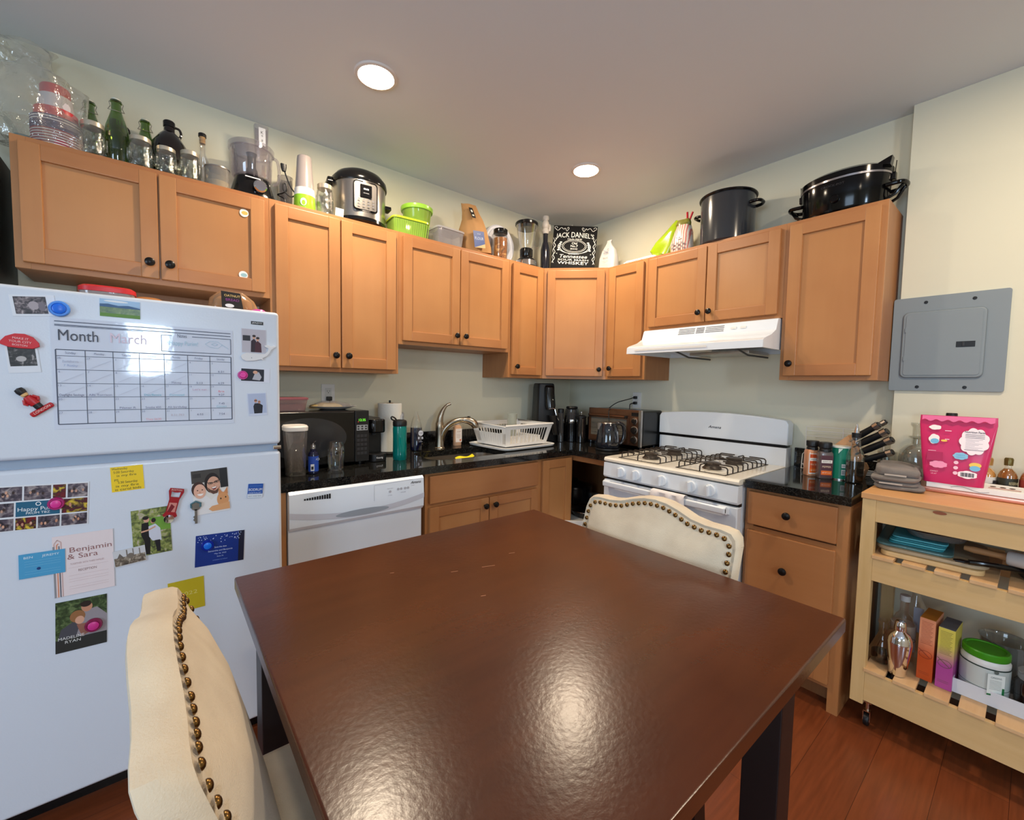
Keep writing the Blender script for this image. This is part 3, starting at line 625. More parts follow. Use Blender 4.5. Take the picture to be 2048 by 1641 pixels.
# lower door
cc = [(44, 44, 62), (92, 60, 66), (150, 120, 118)]
pa = photo_mat('print_collage_a', [(30, 30, 44), (90, 80, 92), (170, 160, 160)], 60); pb = photo_mat('print_collage_b', [(120, 20, 30), (60, 30, 40), (220, 190, 60)], 60)
T_ = (28, 96, 128)
card('greeting_card', 'collage photo card with a teal holiday greeting banner held by a magenta magnet', 'card', [(-3.072, 1.032), (-2.887, 1.024), (-2.892, .897), (-3.072, .907)], (226, 230, 236),
     [('r', .0, .66, .28, .97, pa), ('r', .3, .66, .58, .97, pa), ('r', .6, .66, .74, .97, pb), ('r', .76, .66, .985, .97, pa), ('r', 0, .32, .2, .62, pa), ('r', .22, .31, .68, .63, T_), ('r', .7, .31, .985, .63, pb), ('r', 0, .02, .2, .28, pa), ('r', .22, .02, .43, .28, pb), ('r', .45, .02, .68, .28, pa), ('r', .7, .02, .985, .28, pa),
      ('t', 'Happy Purim', .45, .46, .12, .42, (236, 240, 244)), ('t', 'FROM TBZ', .45, .37, .07, .25, (236, 240, 244)), ('e', .45, .57, .03, .045, (236, 240, 244)), ('e', .45, .57, .02, .03, T_)] + [('e', X_ + random.uniform(-.1, .1) * .9, Y_ + random.uniform(-.02, .06), .013, .034, random.choice((SK, SK2, (60, 44, 40), (190, 150, 130)))) for X_, Y_ in ((.14, .8), (.44, .8), (.87, .8), (.1, .46), (.11, .14), (.33, .14), (.56, .14), (.84, .14), (.84, .46)) for _ in range(5)], G)
card('sticky_note', 'yellow sticky note with handwriting on the lower refrigerator door', 'note', [(-2.842, 1.060), (-2.768, 1.060), (-2.762, .987), (-2.837, .982)], (244, 208, 36),
     [('t', 'Wednesday', .28, .92, .13, .48, (90, 90, 40)), ('t', '5:00 Saturday', .40, .78, .13, .62, (90, 90, 40)), ('t', 'is my fire', .48, .64, .13, .6, (90, 90, 40)), ('t', 'PS', .16, .46, .13, .12, (90, 90, 40)), ('t', '5:30 Saturday', .5, .36, .13, .6, (90, 90, 40)), ('t', 'is my fire', .48, .22, .13, .7, (90, 90, 40)), ('t', 'is carol kids', .5, .08, .13, .8, (90, 90, 40))])
card('photo_print', 'selfie photo of a smiling couple with an orange cat on the refrigerator', 'photo', [(-2.647, 1.024), (-2.549, 1.030), (-2.539, .879), (-2.641, .876)], (224, 220, 214),
     [('r', .0, .72, 1, 1, (70, 66, 62)), ('r', .78, .55, 1, 1, (34, 34, 36)), ('r', .04, .84, .26, .93, (50, 46, 44)), ('p', [(0, 0), (0, .4), (.25, .5), (.5, .3), (.8, .5), (1, .52), (1, 0)], (228, 226, 226)),
      ('e', .56, .68, .22, .235, (36, 28, 26)), ('e', .59, .63, .185, .20, SK), ('p', [(.41, .60), (.45, .50), (.56, .425), (.68, .44), (.77, .60), (.72, .55), (.62, .50), (.50, .53)], (96, 64, 52)), ('p', [(.52, .585), (.68, .60), (.64, .53), (.57, .52)], (130, 50, 50)), ('p', [(.53, .583), (.67, .597), (.64, .565), (.56, .555)], (240, 236, 232)), ('p', [(.58, .66), (.60, .61), (.64, .62)], SK2), ('l', [(.4, .70), (.56, .68), (.76, .74)], .02, (24, 22, 24)), ('l', [(.45, .695), (.55, .70), (.55, .66), (.46, .655), (.45, .695)], .012, (24, 22, 24)), ('l', [(.62, .715), (.73, .73), (.73, .69), (.63, .675), (.62, .715)], .012, (24, 22, 24)), ('e', .505, .68, .018, .010, (40, 34, 34)), ('e', .68, .70, .018, .010, (40, 34, 34)),
      ('e', .17, .58, .19, .17, (66, 42, 36)), ('e', .2, .53, .165, .165, (226, 176, 152)), ('p', [(.12, .475), (.3, .475), (.26, .44), (.21, .43), (.15, .445)], (244, 240, 236)), ('p', [(.19, .54), (.18, .50), (.23, .50)], SK2), ('e', .14, .56, .02, .012, (50, 36, 34)), ('e', .27, .56, .02, .012, (50, 36, 34)),
      ('e', .82, .28, .17, .17, (214, 152, 100)), ('p', [(.7, .4), (.72, .56), (.82, .44)], (206, 140, 92)), ('p', [(.86, .44), (.97, .56), (.97, .38)], (206, 140, 92)), ('p', [(.4, .1), (.5, .16), (1, .2), (1, .04), (.5, .04)], (220, 162, 112)), ('e', .76, .30, .02, .02, (60, 50, 30)), ('e', .9, .32, .02, .02, (60, 50, 30))], G)
pg = photo_mat('print_park', [(60, 56, 50), (96, 110, 60), (150, 160, 90), (196, 180, 178)], 60)
card('photo_print', 'photo of a couple hugging in a park, under the red bottle opener', 'photo', [(-2.800, .915), (-2.715, .923), (-2.690, .770), (-2.792, .774)], (120, 130, 84),
     [('r', 0, 0, 1, 1, pg), ('r', .4, .5, 1, .8, (112, 158, 58)), ('p', [(.28, .02), (.3, .3), (.22, .45), (.25, .7), (.42, .72), (.46, .4), (.42, .02)], (22, 20, 22)), ('p', [(.42, .62), (.42, .4), (.5, .3), (.74, .28), (.72, .55), (.6, .66)], (208, 212, 226)), ('p', [(.56, .3), (.6, .05), (.7, .04), (.7, .3)], (28, 26, 32)), ('e', .38, .77, .075, .06, SK), ('e', .36, .81, .08, .04, (30, 24, 22)), ('e', .54, .72, .06, .05, SK2), ('e', .56, .74, .06, .05, (34, 26, 24)), ('l', [(.22, .52), (.4, .54), (.6, .6)], .05, SK)], G)
card('sticker_label', 'tiny black label strip above the couple photo on the freezer door', 'label', [(-2.468, 1.535), (-2.431, 1.535), (-2.431, 1.524), (-2.468, 1.524)], (18, 18, 20), [('t', 'FRIGIDAIRE', .5, .5, .6, .86, (220, 222, 226))] if False else [('t', 'JEREMY', .5, .5, .7, .86, (220, 222, 226))])
card('fridge_magnet', 'small blue square magnet lettered BODRUM near the right edge of the lower door', 'magnet', [(-2.484, .962), (-2.438, .958), (-2.444, .908), (-2.490, .913)], (36, 84, 168),
     [('r', 0, 0, 1, .28, (214, 222, 232)), ('t', 'BODRUM', .5, .58, .26, .9, (232, 236, 242)), ('t', 'MARTIALIST', .5, .35, .13, .86, (200, 214, 236)), ('t', 'REST AND BAR', .5, .12, .12, .86, (120, 130, 150)), ('l', [(.1, .85), (.9, .85)], .03, (90, 130, 200))], 'magnets on the refrigerator', th=.003)
card('invitation_card', 'dark blue save the date card with white dots held by a blue magnet', 'card', [(-2.639, .805), (-2.499, .801), (-2.504, .692), (-2.642, .701)], (24, 52, 132),
     [('r', .88, 0, 1, 1, (26, 30, 52))] + [('e', random.random() * .9 + .04, .72 + random.random() * .24, .006 + .006 * random.random(), .008 + .008 * random.random(), (190, 205, 240)) for _ in range(50)] +
     [('t', 'Save the date', .5, .57, .07, .25, (200, 212, 240)), ('t', 'Samantha and Benjamin', .5, .46, .07, .5, (190, 205, 240)), ('t', 'May 28, 2023', .5, .36, .06, .24, (170, 190, 235)), ('t', 'Boston, MA', .5, .27, .06, .13, (170, 190, 235)), ('t', 'invitation to follow', .5, .16, .05, .3, (120, 150, 220))], G)
card('invitation_card', 'pale pink wedding invitation reading Benjamin & Sara', 'card', [(-2.972, .872), (-2.843, .874), (-2.836, .694), (-2.962, .696)], (232, 220, 222),
     [('l', [(.03, .0), (.03, .88), (.08, .94), (.14, .9), (.14, 0)], .022, (206, 176, 172)), ('l', [(.07, .0), (.07, .86), (.1, .88)], .022, (216, 148, 118)), ('l', [(.105, .0), (.105, .84)], .018, (84, 90, 104)), ('l', [(.02, .0), (.02, .84)], .03, (140, 144, 150)),
      ('t', 'Benjamin', .62, .74, .12, .7, (150, 104, 104)), ('t', '& Sara', .48, .63, .12, .5, (150, 104, 104)), ('t', 'TOGETHER WITH THEIR FAMILIES', .55, .51, .04, .56, (190, 160, 160)), ('t', 'RECEPTION', .55, .39, .055, .3, (150, 120, 120))] + [('l', [(.24, y), (.9, y)], .004, (206, 182, 182)) for y in (.45, .32, .26, .22, .14, .1)], G, lift=.0012)
card('greeting_card', 'small light blue card overlapping the pink wedding invitation', 'card', [(-3.033, .836), (-2.943, .836), (-2.941, .766), (-3.030, .769)], (76, 160, 206),
     [('t', 'BEN', .2, .84, .13, .19, (220, 236, 244)), ('t', 'JEREMY', .68, .84, .13, .38, (220, 236, 244)), ('e', .42, .34, .045, .06, (24, 60, 120))] + [('l', [(.12, y), (.9, y)], .006, (140, 196, 222)) for y in (.68, .58, .48, .26, .16)], G, lift=.0028)
ps = photo_mat('print_sepia', [(70, 62, 54), (120, 108, 94), (190, 180, 164)], 90)
card('postcard', 'narrow sepia skyline postcard between the invitation and the park photo', 'card', [(-2.842, .802), (-2.768, .806), (-2.763, .757), (-2.838, .749)], (206, 208, 212),
     [('r', .02, .05, .98, .55, ps), ('p', [(.1, .5), (.2, .8), (.3, .55)], (110, 104, 98)), ('r', .4, .5, .44, .95, (120, 112, 104)), ('r', .6, .5, .63, .95, (120, 112, 104)), ('e', .52, .55, .1, .16, (120, 110, 100)), ('r', .8, .5, .83, .9, (120, 112, 104))], G, lift=.0022)
pd = photo_mat('print_leaves', [(26, 38, 24), (58, 78, 44), (110, 130, 84)], 70)
card('photo_print', 'save the date photo of a couple with a dog held by the lower magenta magnet', 'photo', [(-2.969, .681), (-2.861, .674), (-2.859, .528), (-2.967, .527)], (70, 80, 66),
     [('r', 0, 0, 1, 1, pd), ('p', [(0, .1), (.1, .45), (.4, .6), (.5, .3), (.3, 0), (0, 0)], (74, 74, 82)), ('p', [(.4, .3), (.55, .75), (.8, .78), (1, .6), (1, .1), (.6, .1)], (150, 144, 150)), ('r', 0, 0, 1, .25, (44, 46, 44)), ('e', .6, .82, .11, .1, SK2), ('e', .58, .88, .11, .06, (44, 32, 26)), ('e', .42, .66, .15, .12, (150, 104, 66)), ('e', .46, .58, .09, .08, SK), ('p', [(.4, .5), (.5, .25), (.66, .3), (.6, .5)], (150, 100, 84)),
      ('t', 'MADELINE', .3, .27, .08, .5, (226, 228, 226)), ('t', 'RYAN', .33, .19, .08, .3, (226, 228, 226))], G)
card('greeting_card', 'plain mustard yellow card with 2022 behind the cream chair', 'card', [(-2.715, .668), (-2.617, .663), (-2.620, .564), (-2.712, .556)], (196, 178, 40), [('t', '2022', .55, .55, .17, .5, (224, 214, 120))], G)

# magnets
def puck(x, z, r, cin, crim, label, clear=False):
    t = thing('fridge_magnet', label, 'magnet', (x, FY - .002, z), group='magnets on the refrigerator')
    MB().lathe([(0, 0), (r, 0), (r, -.005), (r * .9, -.009), (r * .7, -.009), (r * .66, -.006), (0, -.006)], (0, 0, 0), 32, 'y').build('rim', P('rim%d%d' % (crim[0], crim[2]), crim, .2, coat=.5), t)
    MB().lathe([(0, -.005), (r * .63, -.005), (r * .63, -.0105), (r * .5, -.012), (0, -.012)], (0, 0, 0), 28, 'y').build('centre_dot', P('dot%d%d' % (cin[0], cin[2]), cin, .3), t)
puck(-2.932, 1.519, .022, (24, 110, 230), (60, 140, 236), 'round blue magnet beside the dark photo at the top left of the freezer door')
puck(-2.496, 1.346, .0155, (226, 60, 160), (206, 60, 150), 'small round hot pink magnet below the white whale magnet')
puck(-2.955, .969, .018, (220, 60, 150), (170, 30, 110), 'round magenta magnet on the collage card')
puck(-2.607, .769, .018, (20, 110, 226), (20, 40, 150), 'round blue magnet on the dark blue card')
puck(-2.889, .59, .020, (206, 56, 140), (130, 16, 70), 'round magenta magnet on the dog photo')
# red umbrella magnet
m = MB().m(P('red_rubber', (206, 30, 44), .4)); m.prism([(-.036, -.008), (-.036, .0), (-.028, .014), (-.012, .024), (.006, .026), (.022, .02), (.034, .006), (.036, -.004), (.024, -.012), (.002, -.014), (-.02, -.014)], -.006, 0, 'y', b=.0015)
m.fr = FRONT(0, -.0062, 0); m.m(I((240, 200, 200))).dtext('MAKE IT', 0, .012, .008).dtext('YOUR CITY', 0, .003, .008).dtext('BOSTON', 0, -.006, .007)
o = m.build('fridge_magnet', None, None, loc=(-3.008, FY - .0022, 1.418)); o.rotation_euler = (0, rad(6), 0); tag(o, 'red dome-shaped magnet above a dark instant photo', 'magnet', 'magnets on the refrigerator')
# little guard figure in red
t = thing('fridge_magnet', 'little figure magnet in a red coat and black hat, tilted on the freezer door', 'magnet', (-2.992, FY - .001, 1.262), group='magnets on the refrigerator', rot=(0, rad(-38), 0))
Rd = P('guard_red', (186, 24, 34), .35); Bk = I((22, 22, 26), .4)
MB().m(Rd).lathe([(0, -.012), (.011, -.012), (.0125, 0), (.009, .014), (0, .016)], (0, -.007, 0), 18, sy=.6).m(Bk).lathe(cyl(.009, -.024, -.012), (0, -.006, 0), 16, sy=.6).m(Rd).tube([(-.010, -.008, .010), (-.016, -.009, .0), (-.012, -.01, -.006)], .0035, 8).tube([(.010, -.008, .010), (.016, -.009, .0), (.012, -.01, -.006)], .0035, 8).build('body', None, t)
MB().m(P('guard_face', (222, 180, 120), .5)).lathe([(0, .014), (.007, .017), (.008, .022), (.006, .027), (0, .028)], (0, -.007, 0), 16).build('head', None, t)
MB().m(Bk).lathe([(0, .024), (.009, .024), (.0105, .032), (.009, .040), (0, .043)], (0, -.006, 0), 16).build('hat', None, t)
m = MB().m(Rd).box(-.028, .026, -.008, 0, -.038, -.024, b=.004); m.fr = FRONT(0, -.0085, -.031); m.m(I((240, 200, 190))).dtext('LONDON', 0, 0, .009, shear=.2).build('name_base', None, t)
# white whale
m = MB().m(P('whale_white', (226, 226, 228), .5)).prism([(-.054, -.010), (-.050, -.020), (-.038, -.026), (-.014, -.024), (.006, -.018), (.014, -.021), (.012, -.014), (.026, -.006), (.034, .006), (.040, .018), (.054, .028), (.048, .032), (.038, .028), (.030, .034), (.018, .031), (.020, .026), (.030, .022), (.028, .012), (.018, .002), (-.006, .001), (-.036, .003), (-.050, -.003)], -.005, 0, 'y', b=.0012)
m.fr = FRONT(0, -.0052, 0); m.m(I((60, 60, 66))).dell(-.022, -.014, .0012, .0012)
tag(m.build('fridge_magnet', None, None, loc=(-2.447, FY - .0022, 1.421)), 'white whale-shaped magnet under the couple photo', 'magnet', 'magnets on the refrigerator')
# red bottle opener
t = thing('bottle_opener', 'red metal bottle opener magnet above the park photo', 'bottle opener', (-2.694, FY - .003, .930), rot=(0, rad(14), 0))
m = MB().m(P('opener_red', (160, 22, 34), .3, coat=.4)); poly = [(-.018, .046), (.018, .046), (.020, .036), (.013, .010), (.013, -.03), (.019, -.042), (.012, -.05), (-.012, -.05), (-.019, -.042), (-.013, -.03), (-.013, .010), (-.020, .036)]
bmx = MB().m(P('opener_red', (0, 0, 0))); T2 = Matrix(((1, 0, 0, 0), (0, 0, 1, -.004), (0, 1, 0, 0), (0, 0, 0, 1)))
bmx.T = T2; poly_slab(bmx, poly, [[(-.011, .018), (.011, .018), (.012, .036), (.004, .033), (-.004, .033), (-.012, .036)]], 0, .004); bmx.build('handle', None, t)
m = MB(); m.fr = FRONT(0, -.0045, 0); m.m(I((206, 130, 120))).drect(-.010, -.03, .010, .0).m(I((120, 20, 30))).dpoly([(-.01, -.03), (.0, -.03), (.006, -.012), (-.004, -.004)], .0006).m(I((230, 200, 190))).dtext('BOSTON', 0, .041, .007).build('decal', None, t)
MB().m(M_chrome).lathe([(0, 0), (.012, 0), (.014, -.004), (.013, -.006), (0, -.004)], (0, -.002, -.052), 20, 'y').build('cap_lifter', None, t)
# key on a hook
t = thing('house_key', 'silver key hanging over the lower left of the selfie photo', 'key', (-2.636, FY - .003, .895))
m = MB().m(P('key_metal', (170, 168, 160), .3, metal=1)).lathe([(.0055, -.003), (.013, -.003), (.013, -.0005), (.0055, -.0005), (.0055, -.003)], (0, 0, .012), 24, 'y').box(-.0035, .0035, -.003, -.0005, -.045, .003).prism([(-.0035, -.018), (-.008, -.022), (-.0045, -.027), (-.008, -.032), (-.0035, -.038)], -.003, -.0005, 'y'); m.build('key_blade', None, t)
MB().m(P('teal_cap', (70, 110, 120), .4)).tube([(-.012, -.003, .010), (-.013, -.003, .022), (0, -.003, .030), (.013, -.003, .022), (.012, -.003, .010)], .003, 8).build('key_cover', None, t)

# ------------------------------------------------------------------ on top of the fridge
t = thing('food_container', 'flat clear food container with a red lid lying on the refrigerator', 'container', (-2.846, -.55, 1.576))
MB().loft([(0, .062, .05, 0, 0), (.03, .068, .056, 0, 0), (.032, .068, .056, 0, 0)], 28, 4).build('tub', thin('frost_clear', (225, 215, 215), haze=.25), t)
MB().loft([(.0325, .071, .06, 0, 0), (.046, .071, .06, 0, 0), (.052, .062, .052, 0, 0)], 28, 4).build('lid', P('lid_red', (206, 44, 52), .35), t)
tag(MB().lathe([(0, 0), (.05, 0), (.058, .012), (.05, .03), (.03, .04), (0, .044)], (0, 0, 0), 28).build('bread_roll', P('bread_crust', (176, 118, 66), .8, bump=.4, bscale=60, var=.2), None, loc=(-2.742, -.5, 1.576)), 'round brown bread roll on the refrigerator beside the red-lidded container', 'bread')
t = thing('snack_package', 'clear plastic bread package with a black label on the refrigerator', 'package', (-2.497, -.60, 1.576), rad(3))
MB().loft([(0, .075, .05, 0, 0), (.02, .082, .055, 0, 0), (.055, .068, .045, 0, 0), (.082, .040, .02, 0, 0)], 32, 3, amp=.008, sd=3, fq=30).build('wrapper', thin('wrap', (236, 222, 206), haze=.3, hazecol=(200, 160, 120), rough=.1), t)
MB().loft([(.004, .064, .04, 0, 0), (.05, .058, .036, 0, 0), (.062, .045, .02, 0, 0)], 24, 3).build('bread', P('bread_crumb', (196, 150, 100), .8, bump=.3), t)
m = MB(); m.fr = FR((-.012, -.058, .040), (1, 0, 0), (0, .25, .97)); m.m(I((20, 18, 22))).dpoly([(-.034, -.04), (.034, -.04), (.026, .034), (-.034, .036)], .001).m(I((220, 190, 120))).dtext('OATNUT', 0, .02, .012, .0013).m(I((130, 50, 130))).dtext('BREAD', 0, .004, .014, .0013).m(I((220, 220, 226))).dell(-.01, -.018, .014, .007, .0013).build('front_label', None, t)
tag(MB().loft([(0, .03, .02, 0, 0), (.014, .026, .018, 0, 0), (.020, .012, .01, 0, 0)], 20, 2.4, amp=.006, sd=5, fq=50).build('snack_package', P('magenta_wrap', (206, 60, 170), .3, coat=.5), None, loc=(-2.424, -.66, 1.576)), 'small magenta snack wrapper at the right edge of the refrigerator top', 'package')
# dark tall unit behind, left of the fridge cabinet
t = thing('tall_cabinet', 'tall black cabinet standing behind the refrigerator at the left edge', 'cabinet', (-3.59, 0, 0))
MB().m(P('black_laminate', (26, 26, 28), .4)).box(0, .452, -.30, -.003, .0, 2.105, b=.003).build('carcass', None, t)
MB().m(P('grey_door', (62, 63, 66), .4)).box(.01, .445, -.320, -.301, .05, 2.09, b=.002).build('door', None, t)
# ------------------------------------------------------------------ dishwasher
t = thing('dishwasher', 'white built-in dishwasher under the granite counter beside the refrigerator', 'dishwasher', (-2.328, 0, 0)); W = .60
MB().m(M_white).box(.004, W - .004, -.60, -.03, .1, .868).m(M_black).box(.01, W - .01, -.56, -.05, 0, .1).build('tub', None, t)
MB().m(M_white).box(0, W, -.640, -.602, .12, .715, b=.004).build('door_panel', None, t)
c = MB().m(M_white).prism([(-.602, .716), (-.652, .716), (-.664, .730), (-.666, .80), (-.662, .868), (-.650, .878), (-.602, .868)], 0, W, 'x', b=.002).build('control_panel', None, t)
# swooping hand recess across the panel
g = MB(); Mg = P('panel_grey', (196, 198, 208), .35); g.fr = FRONT(0, -.6668, 0); g.m(Mg)
zs = lambda x, k: .742 + k + .035 * ((x - W / 2) / (W / 2)) ** 2
N_ = 24; xs = [W * i / N_ for i in range(N_ + 1)]
for i in range(N_): g.dpoly([(xs[i], zs(xs[i], -.006)), (xs[i + 1], zs(xs[i + 1], -.006)), (xs[i + 1], zs(xs[i + 1], .018)), (xs[i], zs(xs[i], .018))], .0003)
g.build('grey_band', None, t)
m = MB().m(P('recess_grey', (150, 158, 168), .4)); m.fr = FRONT(0, -.667, 0); m.dpoly([(W / 2 + .12 * cos(a), .752 + .014 * sin(a)) for a in [2 * pi * i / 30 for i in range(30)]], .0006); m.build('hand_recess', None, t)
m = MB(); m.fr = FRONT(0, -.6645, 0); m.m(I((20, 20, 22)))
for i in range(11): m.drect(.055 + i * .0098, .842 - .0006 * i - .003, .0622 + i * .0098, .846 + .0008 * i, .0022)
m.build('vent_slots', None, t)
m = MB(); m.fr = FRONT(0, -.664, 0); m.m(I((60, 62, 70))).dtext('Amana', .555, .852, .019, .0026, bold=.01, shear=.3)
gr = I((176, 178, 186)); m.m(gr)
for x in (.425, .465, .48, .50, .515): m.lathe([(0, -.6655), (.006, -.6655), (.006, -.667), (0, -.667)], (x, 0, .824 if x < .44 else .83), 14, 'y')
m.m(I((150, 152, 160))).dtext('CYCLES', .425, .806, .006, .0026).dtext('OPTIONS', .49, .812, .006, .0026).dtext('WASH LIGHT', .425, .838, .005, .0026).dtext('START', .54, .838, .006, .0026)
m.dline([(.35, .79), (.35, .862), (.54, .868)], .001, .0025)
m.build('control_marks', None, t)
MB().m(M_steel).box(.01, W - .01, -.645, -.60, .869, .8765, b=.001).build('top_trim', None, t)

# ------------------------------------------------------------------ gas stove
t = thing('gas_stove', 'white freestanding gas stove with four burners and five knobs', 'stove', (0, -.931, 0), RW); W = .772
MB().m(M_white).box(.002, W - .002, -.63, -.03, .02, .885).build('body', None, t)
top = MB(); M_cook = P('cooktop_enamel', (236, 230, 216), .25, coat=.4); top.m(M_cook)
top.prism([(-.676, .886), (-.684, .892), (-.684, .902), (-.676, .912), (-.655, .914), (-.11, .914), (-.11, .886)], 0, W, 'x', b=.003); tp = top.build('cooktop', None, t)
MB().m(M_white).prism([(-.632, .796), (-.680, .796), (-.688, .806), (-.684, .882), (-.632, .882)], .001, W - .001, 'x', b=.003).build('control_panel', None, t)
MB().m(M_black).box(.004, W - .004, -.66, -.60, .781, .797).build('gap_trim', None, t)
od = MB().m(M_white).box(.002, W - .002, -.682, -.634, .25, .782, b=.006, seg=3).build('oven_door', None, t)
MB().m(M_white).box(.002, W - .002, -.678, -.634, .03, .24, b=.006).build('broiler_drawer', None, t)
h = MB().m(M_white); hp = [(-.682, .742), (-.700, .748), (-.722, .750), (-.734, .758), (-.736, .778), (-.728, .785), (-.712, .786), (-.700, .775), (-.682, .772)]
h.prism(hp, .035, .075, 'x', b=.003).prism(hp, W - .075, W - .035, 'x', b=.003).box(.035, W - .035, -.738, -.716, .752, .784, b=.007, seg=3)
h.build('oven_handle', None, t)
for i, ly in enumerate((.130, .229, .388, .548, .643)):
    k = MB().m(M_white); k.lathe([(0, 0), (.028, 0), (.0295, -.004), (.0285, -.012), (.027, -.016), (0, -.0175)], (ly, -.686, .842), 40, 'y')
    k.box(ly - .0065, ly + .0065, -.722, -.690, .842 - .026, .842 + .026, b=.004, seg=3); k.build('knob', None, t)
    m = MB(); m.fr = FRONT(ly, -.6865, .842); m.m(I((150, 150, 158))).dell(0, .033, .0012, .0012, .0005).dell(.020, .027, .001, .001, .0005).build('dial_mark', None, t)
# backguard: lower panel, black gap, upper rounded panel
m = MB().m(M_white).box(.004, W - .004, -.105, -.03, .90, 1.012, b=.004).build('lower_backguard', None, t)
MB().m(M_black).box(.012, W - .012, -.095, -.03, 1.010, 1.03).build('vent_gap', None, t)
def arch(z0, z1, rise, r, x0, x1, k=24):
    pts = [(x0, z0), (x1, z0)]
    for i in range(k + 1):
        u = i / k; x = x1 + (x0 - x1) * u; e = min(1, (.5 - abs(u - .5)) / .03)
        pts.append((x, z1 - r * (1 - math.sqrt(max(0, 1 - (1 - e) ** 2))) + rise * (1 - (2 * u - 1) ** 2)))
    return pts
ub = MB().m(M_white).prism(arch(1.028, 1.162, .022, .02, .0, W, 60), -.108, -.028, 'y', b=.006, seg=3).build('upper_backguard', None, t)
m = MB(); m.fr = FRONT(W / 2 - .01, -.1085, 1.094); m.m(I((60, 62, 72))).dtext('Amana', 0, 0, .022, .0008, bold=.012, shear=.3, sx=1.25); m.build('badge', None, t)
# burners and grates
M_iron = P('cast_grate', (40, 32, 28), .5, metal=.2); M_burn = P('burner_cap', (70, 62, 54), .45, metal=.3)
for bx in (.205, .565):
    for by in (-.515, -.255):
        b = MB().m(M_burn).lathe([(0, .914), (.045, .914), (.047, .918), (.036, .930), (.034, .938), (.042, .941), (.043, .946), (.030, .950), (0, .951)], (bx, by, 0), 32); b.build('burner', None, t)
    for by in (-.515, -.255):
        m = MB().m(M_cook)
        m.lathe([(.048, .9143), (.092, .9143), (.10, .9165), (.104, .9145), (.048, .9142)], (bx, by, 0), 40); m.build('burner_well', None, t)
for gx in (.205, .565):
    g = MB().m(M_iron); x0, x1, y0, y1 = gx - .128, gx + .128, -.645, -.135; r = .0034
    g.box(x0, x1, y0 - .002, y0 + .003, .9142, .917).box(x0, x1, y1 - .003, y1 + .002, .9142, .917).box(x0, x0 + .005, y0, y1, .9142, .917).box(x1 - .005, x1, y0, y1, .9142, .917)
    def arm(ax, ay, dx, dy, L):
        g.tube([(ax, ay, .916), (ax, ay, .940), (ax + dx * .006, ay + dy * .006, .947), (ax + dx * .014, ay + dy * .014, .949), (ax + dx * L, ay + dy * L, .949)], r, 8)
    for k in range(9):
        yy = y0 + .028 + k * (y1 - y0 - .056) / 8; L = .062 if k in (2, 6) else .085
        if k in (1, 3, 5, 7, 4): L = .10
        arm(x0 + .003, yy, 1, 0, L); arm(x1 - .003, yy, -1, 0, L)
    for xx in (gx,): arm(xx, y0 + .002, 0, 1, .07); arm(xx, y1 - .002, 0, -1, .07)
    g.tube([(gx - .03, -.40, .949), (gx + .03, -.385, .949), (gx - .03, -.37, .949)], r, 8).tube([(gx - .09, -.385, .949), (gx + .09, -.385, .949)], r, 8)
    g.build('grate', None, t)
# dish towel on the oven handle (world coordinates)
def towel_fn(y0, y1, zf, zb, ph):
    def f(u, v):
        y = y0 + (y1 - y0) * u - .012 * sin(v * 6 + ph) * v; w_ = .005 * sin(u * 8 + ph) * (1 - abs(2 * v - 1) * .3)
        if v < .42: k = v / .42; return (-.710 + w_ * .4 - .0, y, zb + (.788 - zb) * k)
        if v < .58: k = (v - .42) / .16; a = pi * k; return (-.727 + .0195 * cos(a) - 0 + w_ * .2, y, .788 + .010 * sin(a) + .003)
        k = (v - .58) / .42; return (-.7475 - w_ - .006 * k, y, .788 + (zf - .788) * k)
    return f
tw = thing('dish_towel', 'white waffle towel with rumpled folds hanging on the oven handle', 'towel', (0, 0, 0))
MB().m(M_wtowel).sheet(towel_fn(-1.292, -1.405, .56, .64, 0), 26, 40, .003).build('left_fold', None, tw)
MB().m(M_wtowel).sheet(towel_fn(-1.400, -1.480, .60, .66, 2), 20, 40, .003).build('right_fold', None, tw)

# ------------------------------------------------------------------ outlets and cords
def outlet(name, label, loc, rz):
    t = thing(name, label, 'outlet', loc, rz, 'wall outlets')
    MB().m(M_whitep).box(-.036, .036, -.006, 0, -.058, .058, b=.002).build('cover_plate', None, t)
    m = MB().m(P('outlet_face', (214, 214, 210), .4)).box(-.017, .017, -.0085, -.005, -.036, .036, b=.002); m.fr = FRONT(0, -.0086, 0); m.m(I((20, 20, 20)))
    for z in (-.018, .018): m.drect(-.007, z - .003, -.005, z + .005).drect(.005, z - .003, .007, z + .005).dell(0, z - .008, .0025, .0025)
    m.build('receptacle', None, t)
    return t
outlet('wall_outlet', 'white outlet on the wall above the microwave', (-1.984, -.0005, 1.256), 0)
tag(MB().m(M_blackm).box(-1.998, -1.970, -.035, -.010, 1.222, 1.245, b=.004).tube([(-1.984, -.03, 1.225), (-1.984, -.045, 1.19), (-1.98, -.05, 1.0), (-1.98, -.03, .93)], .004).build('plug', None), 'black plug pushed into the outlet above the microwave', 'plug')
outlet('wall_outlet', 'white outlet with two black plugs above the toaster oven', (-.0005, -.676, 1.232), RW)
c1 = smoothp([(-.03, -.668, 1.252), (-.07, -.655, 1.24), (-.16, -.62, 1.215), (-.25, -.62, 1.178), (-.29, -.66, 1.1755), (-.345, -.69, 1.16), (-.352, -.70, 1.10), (-.352, -.72, 1.0), (-.37, -.76, .922), (-.42, -.80, .918)])
tag(MB().m(M_blackm).tube(c1, .0032, 8).box(-.036, -.008, -.684, -.664, 1.242, 1.262, b=.004).build('power_cord', None), 'black cord sagging from the upper socket across the toaster oven', 'cord', None)
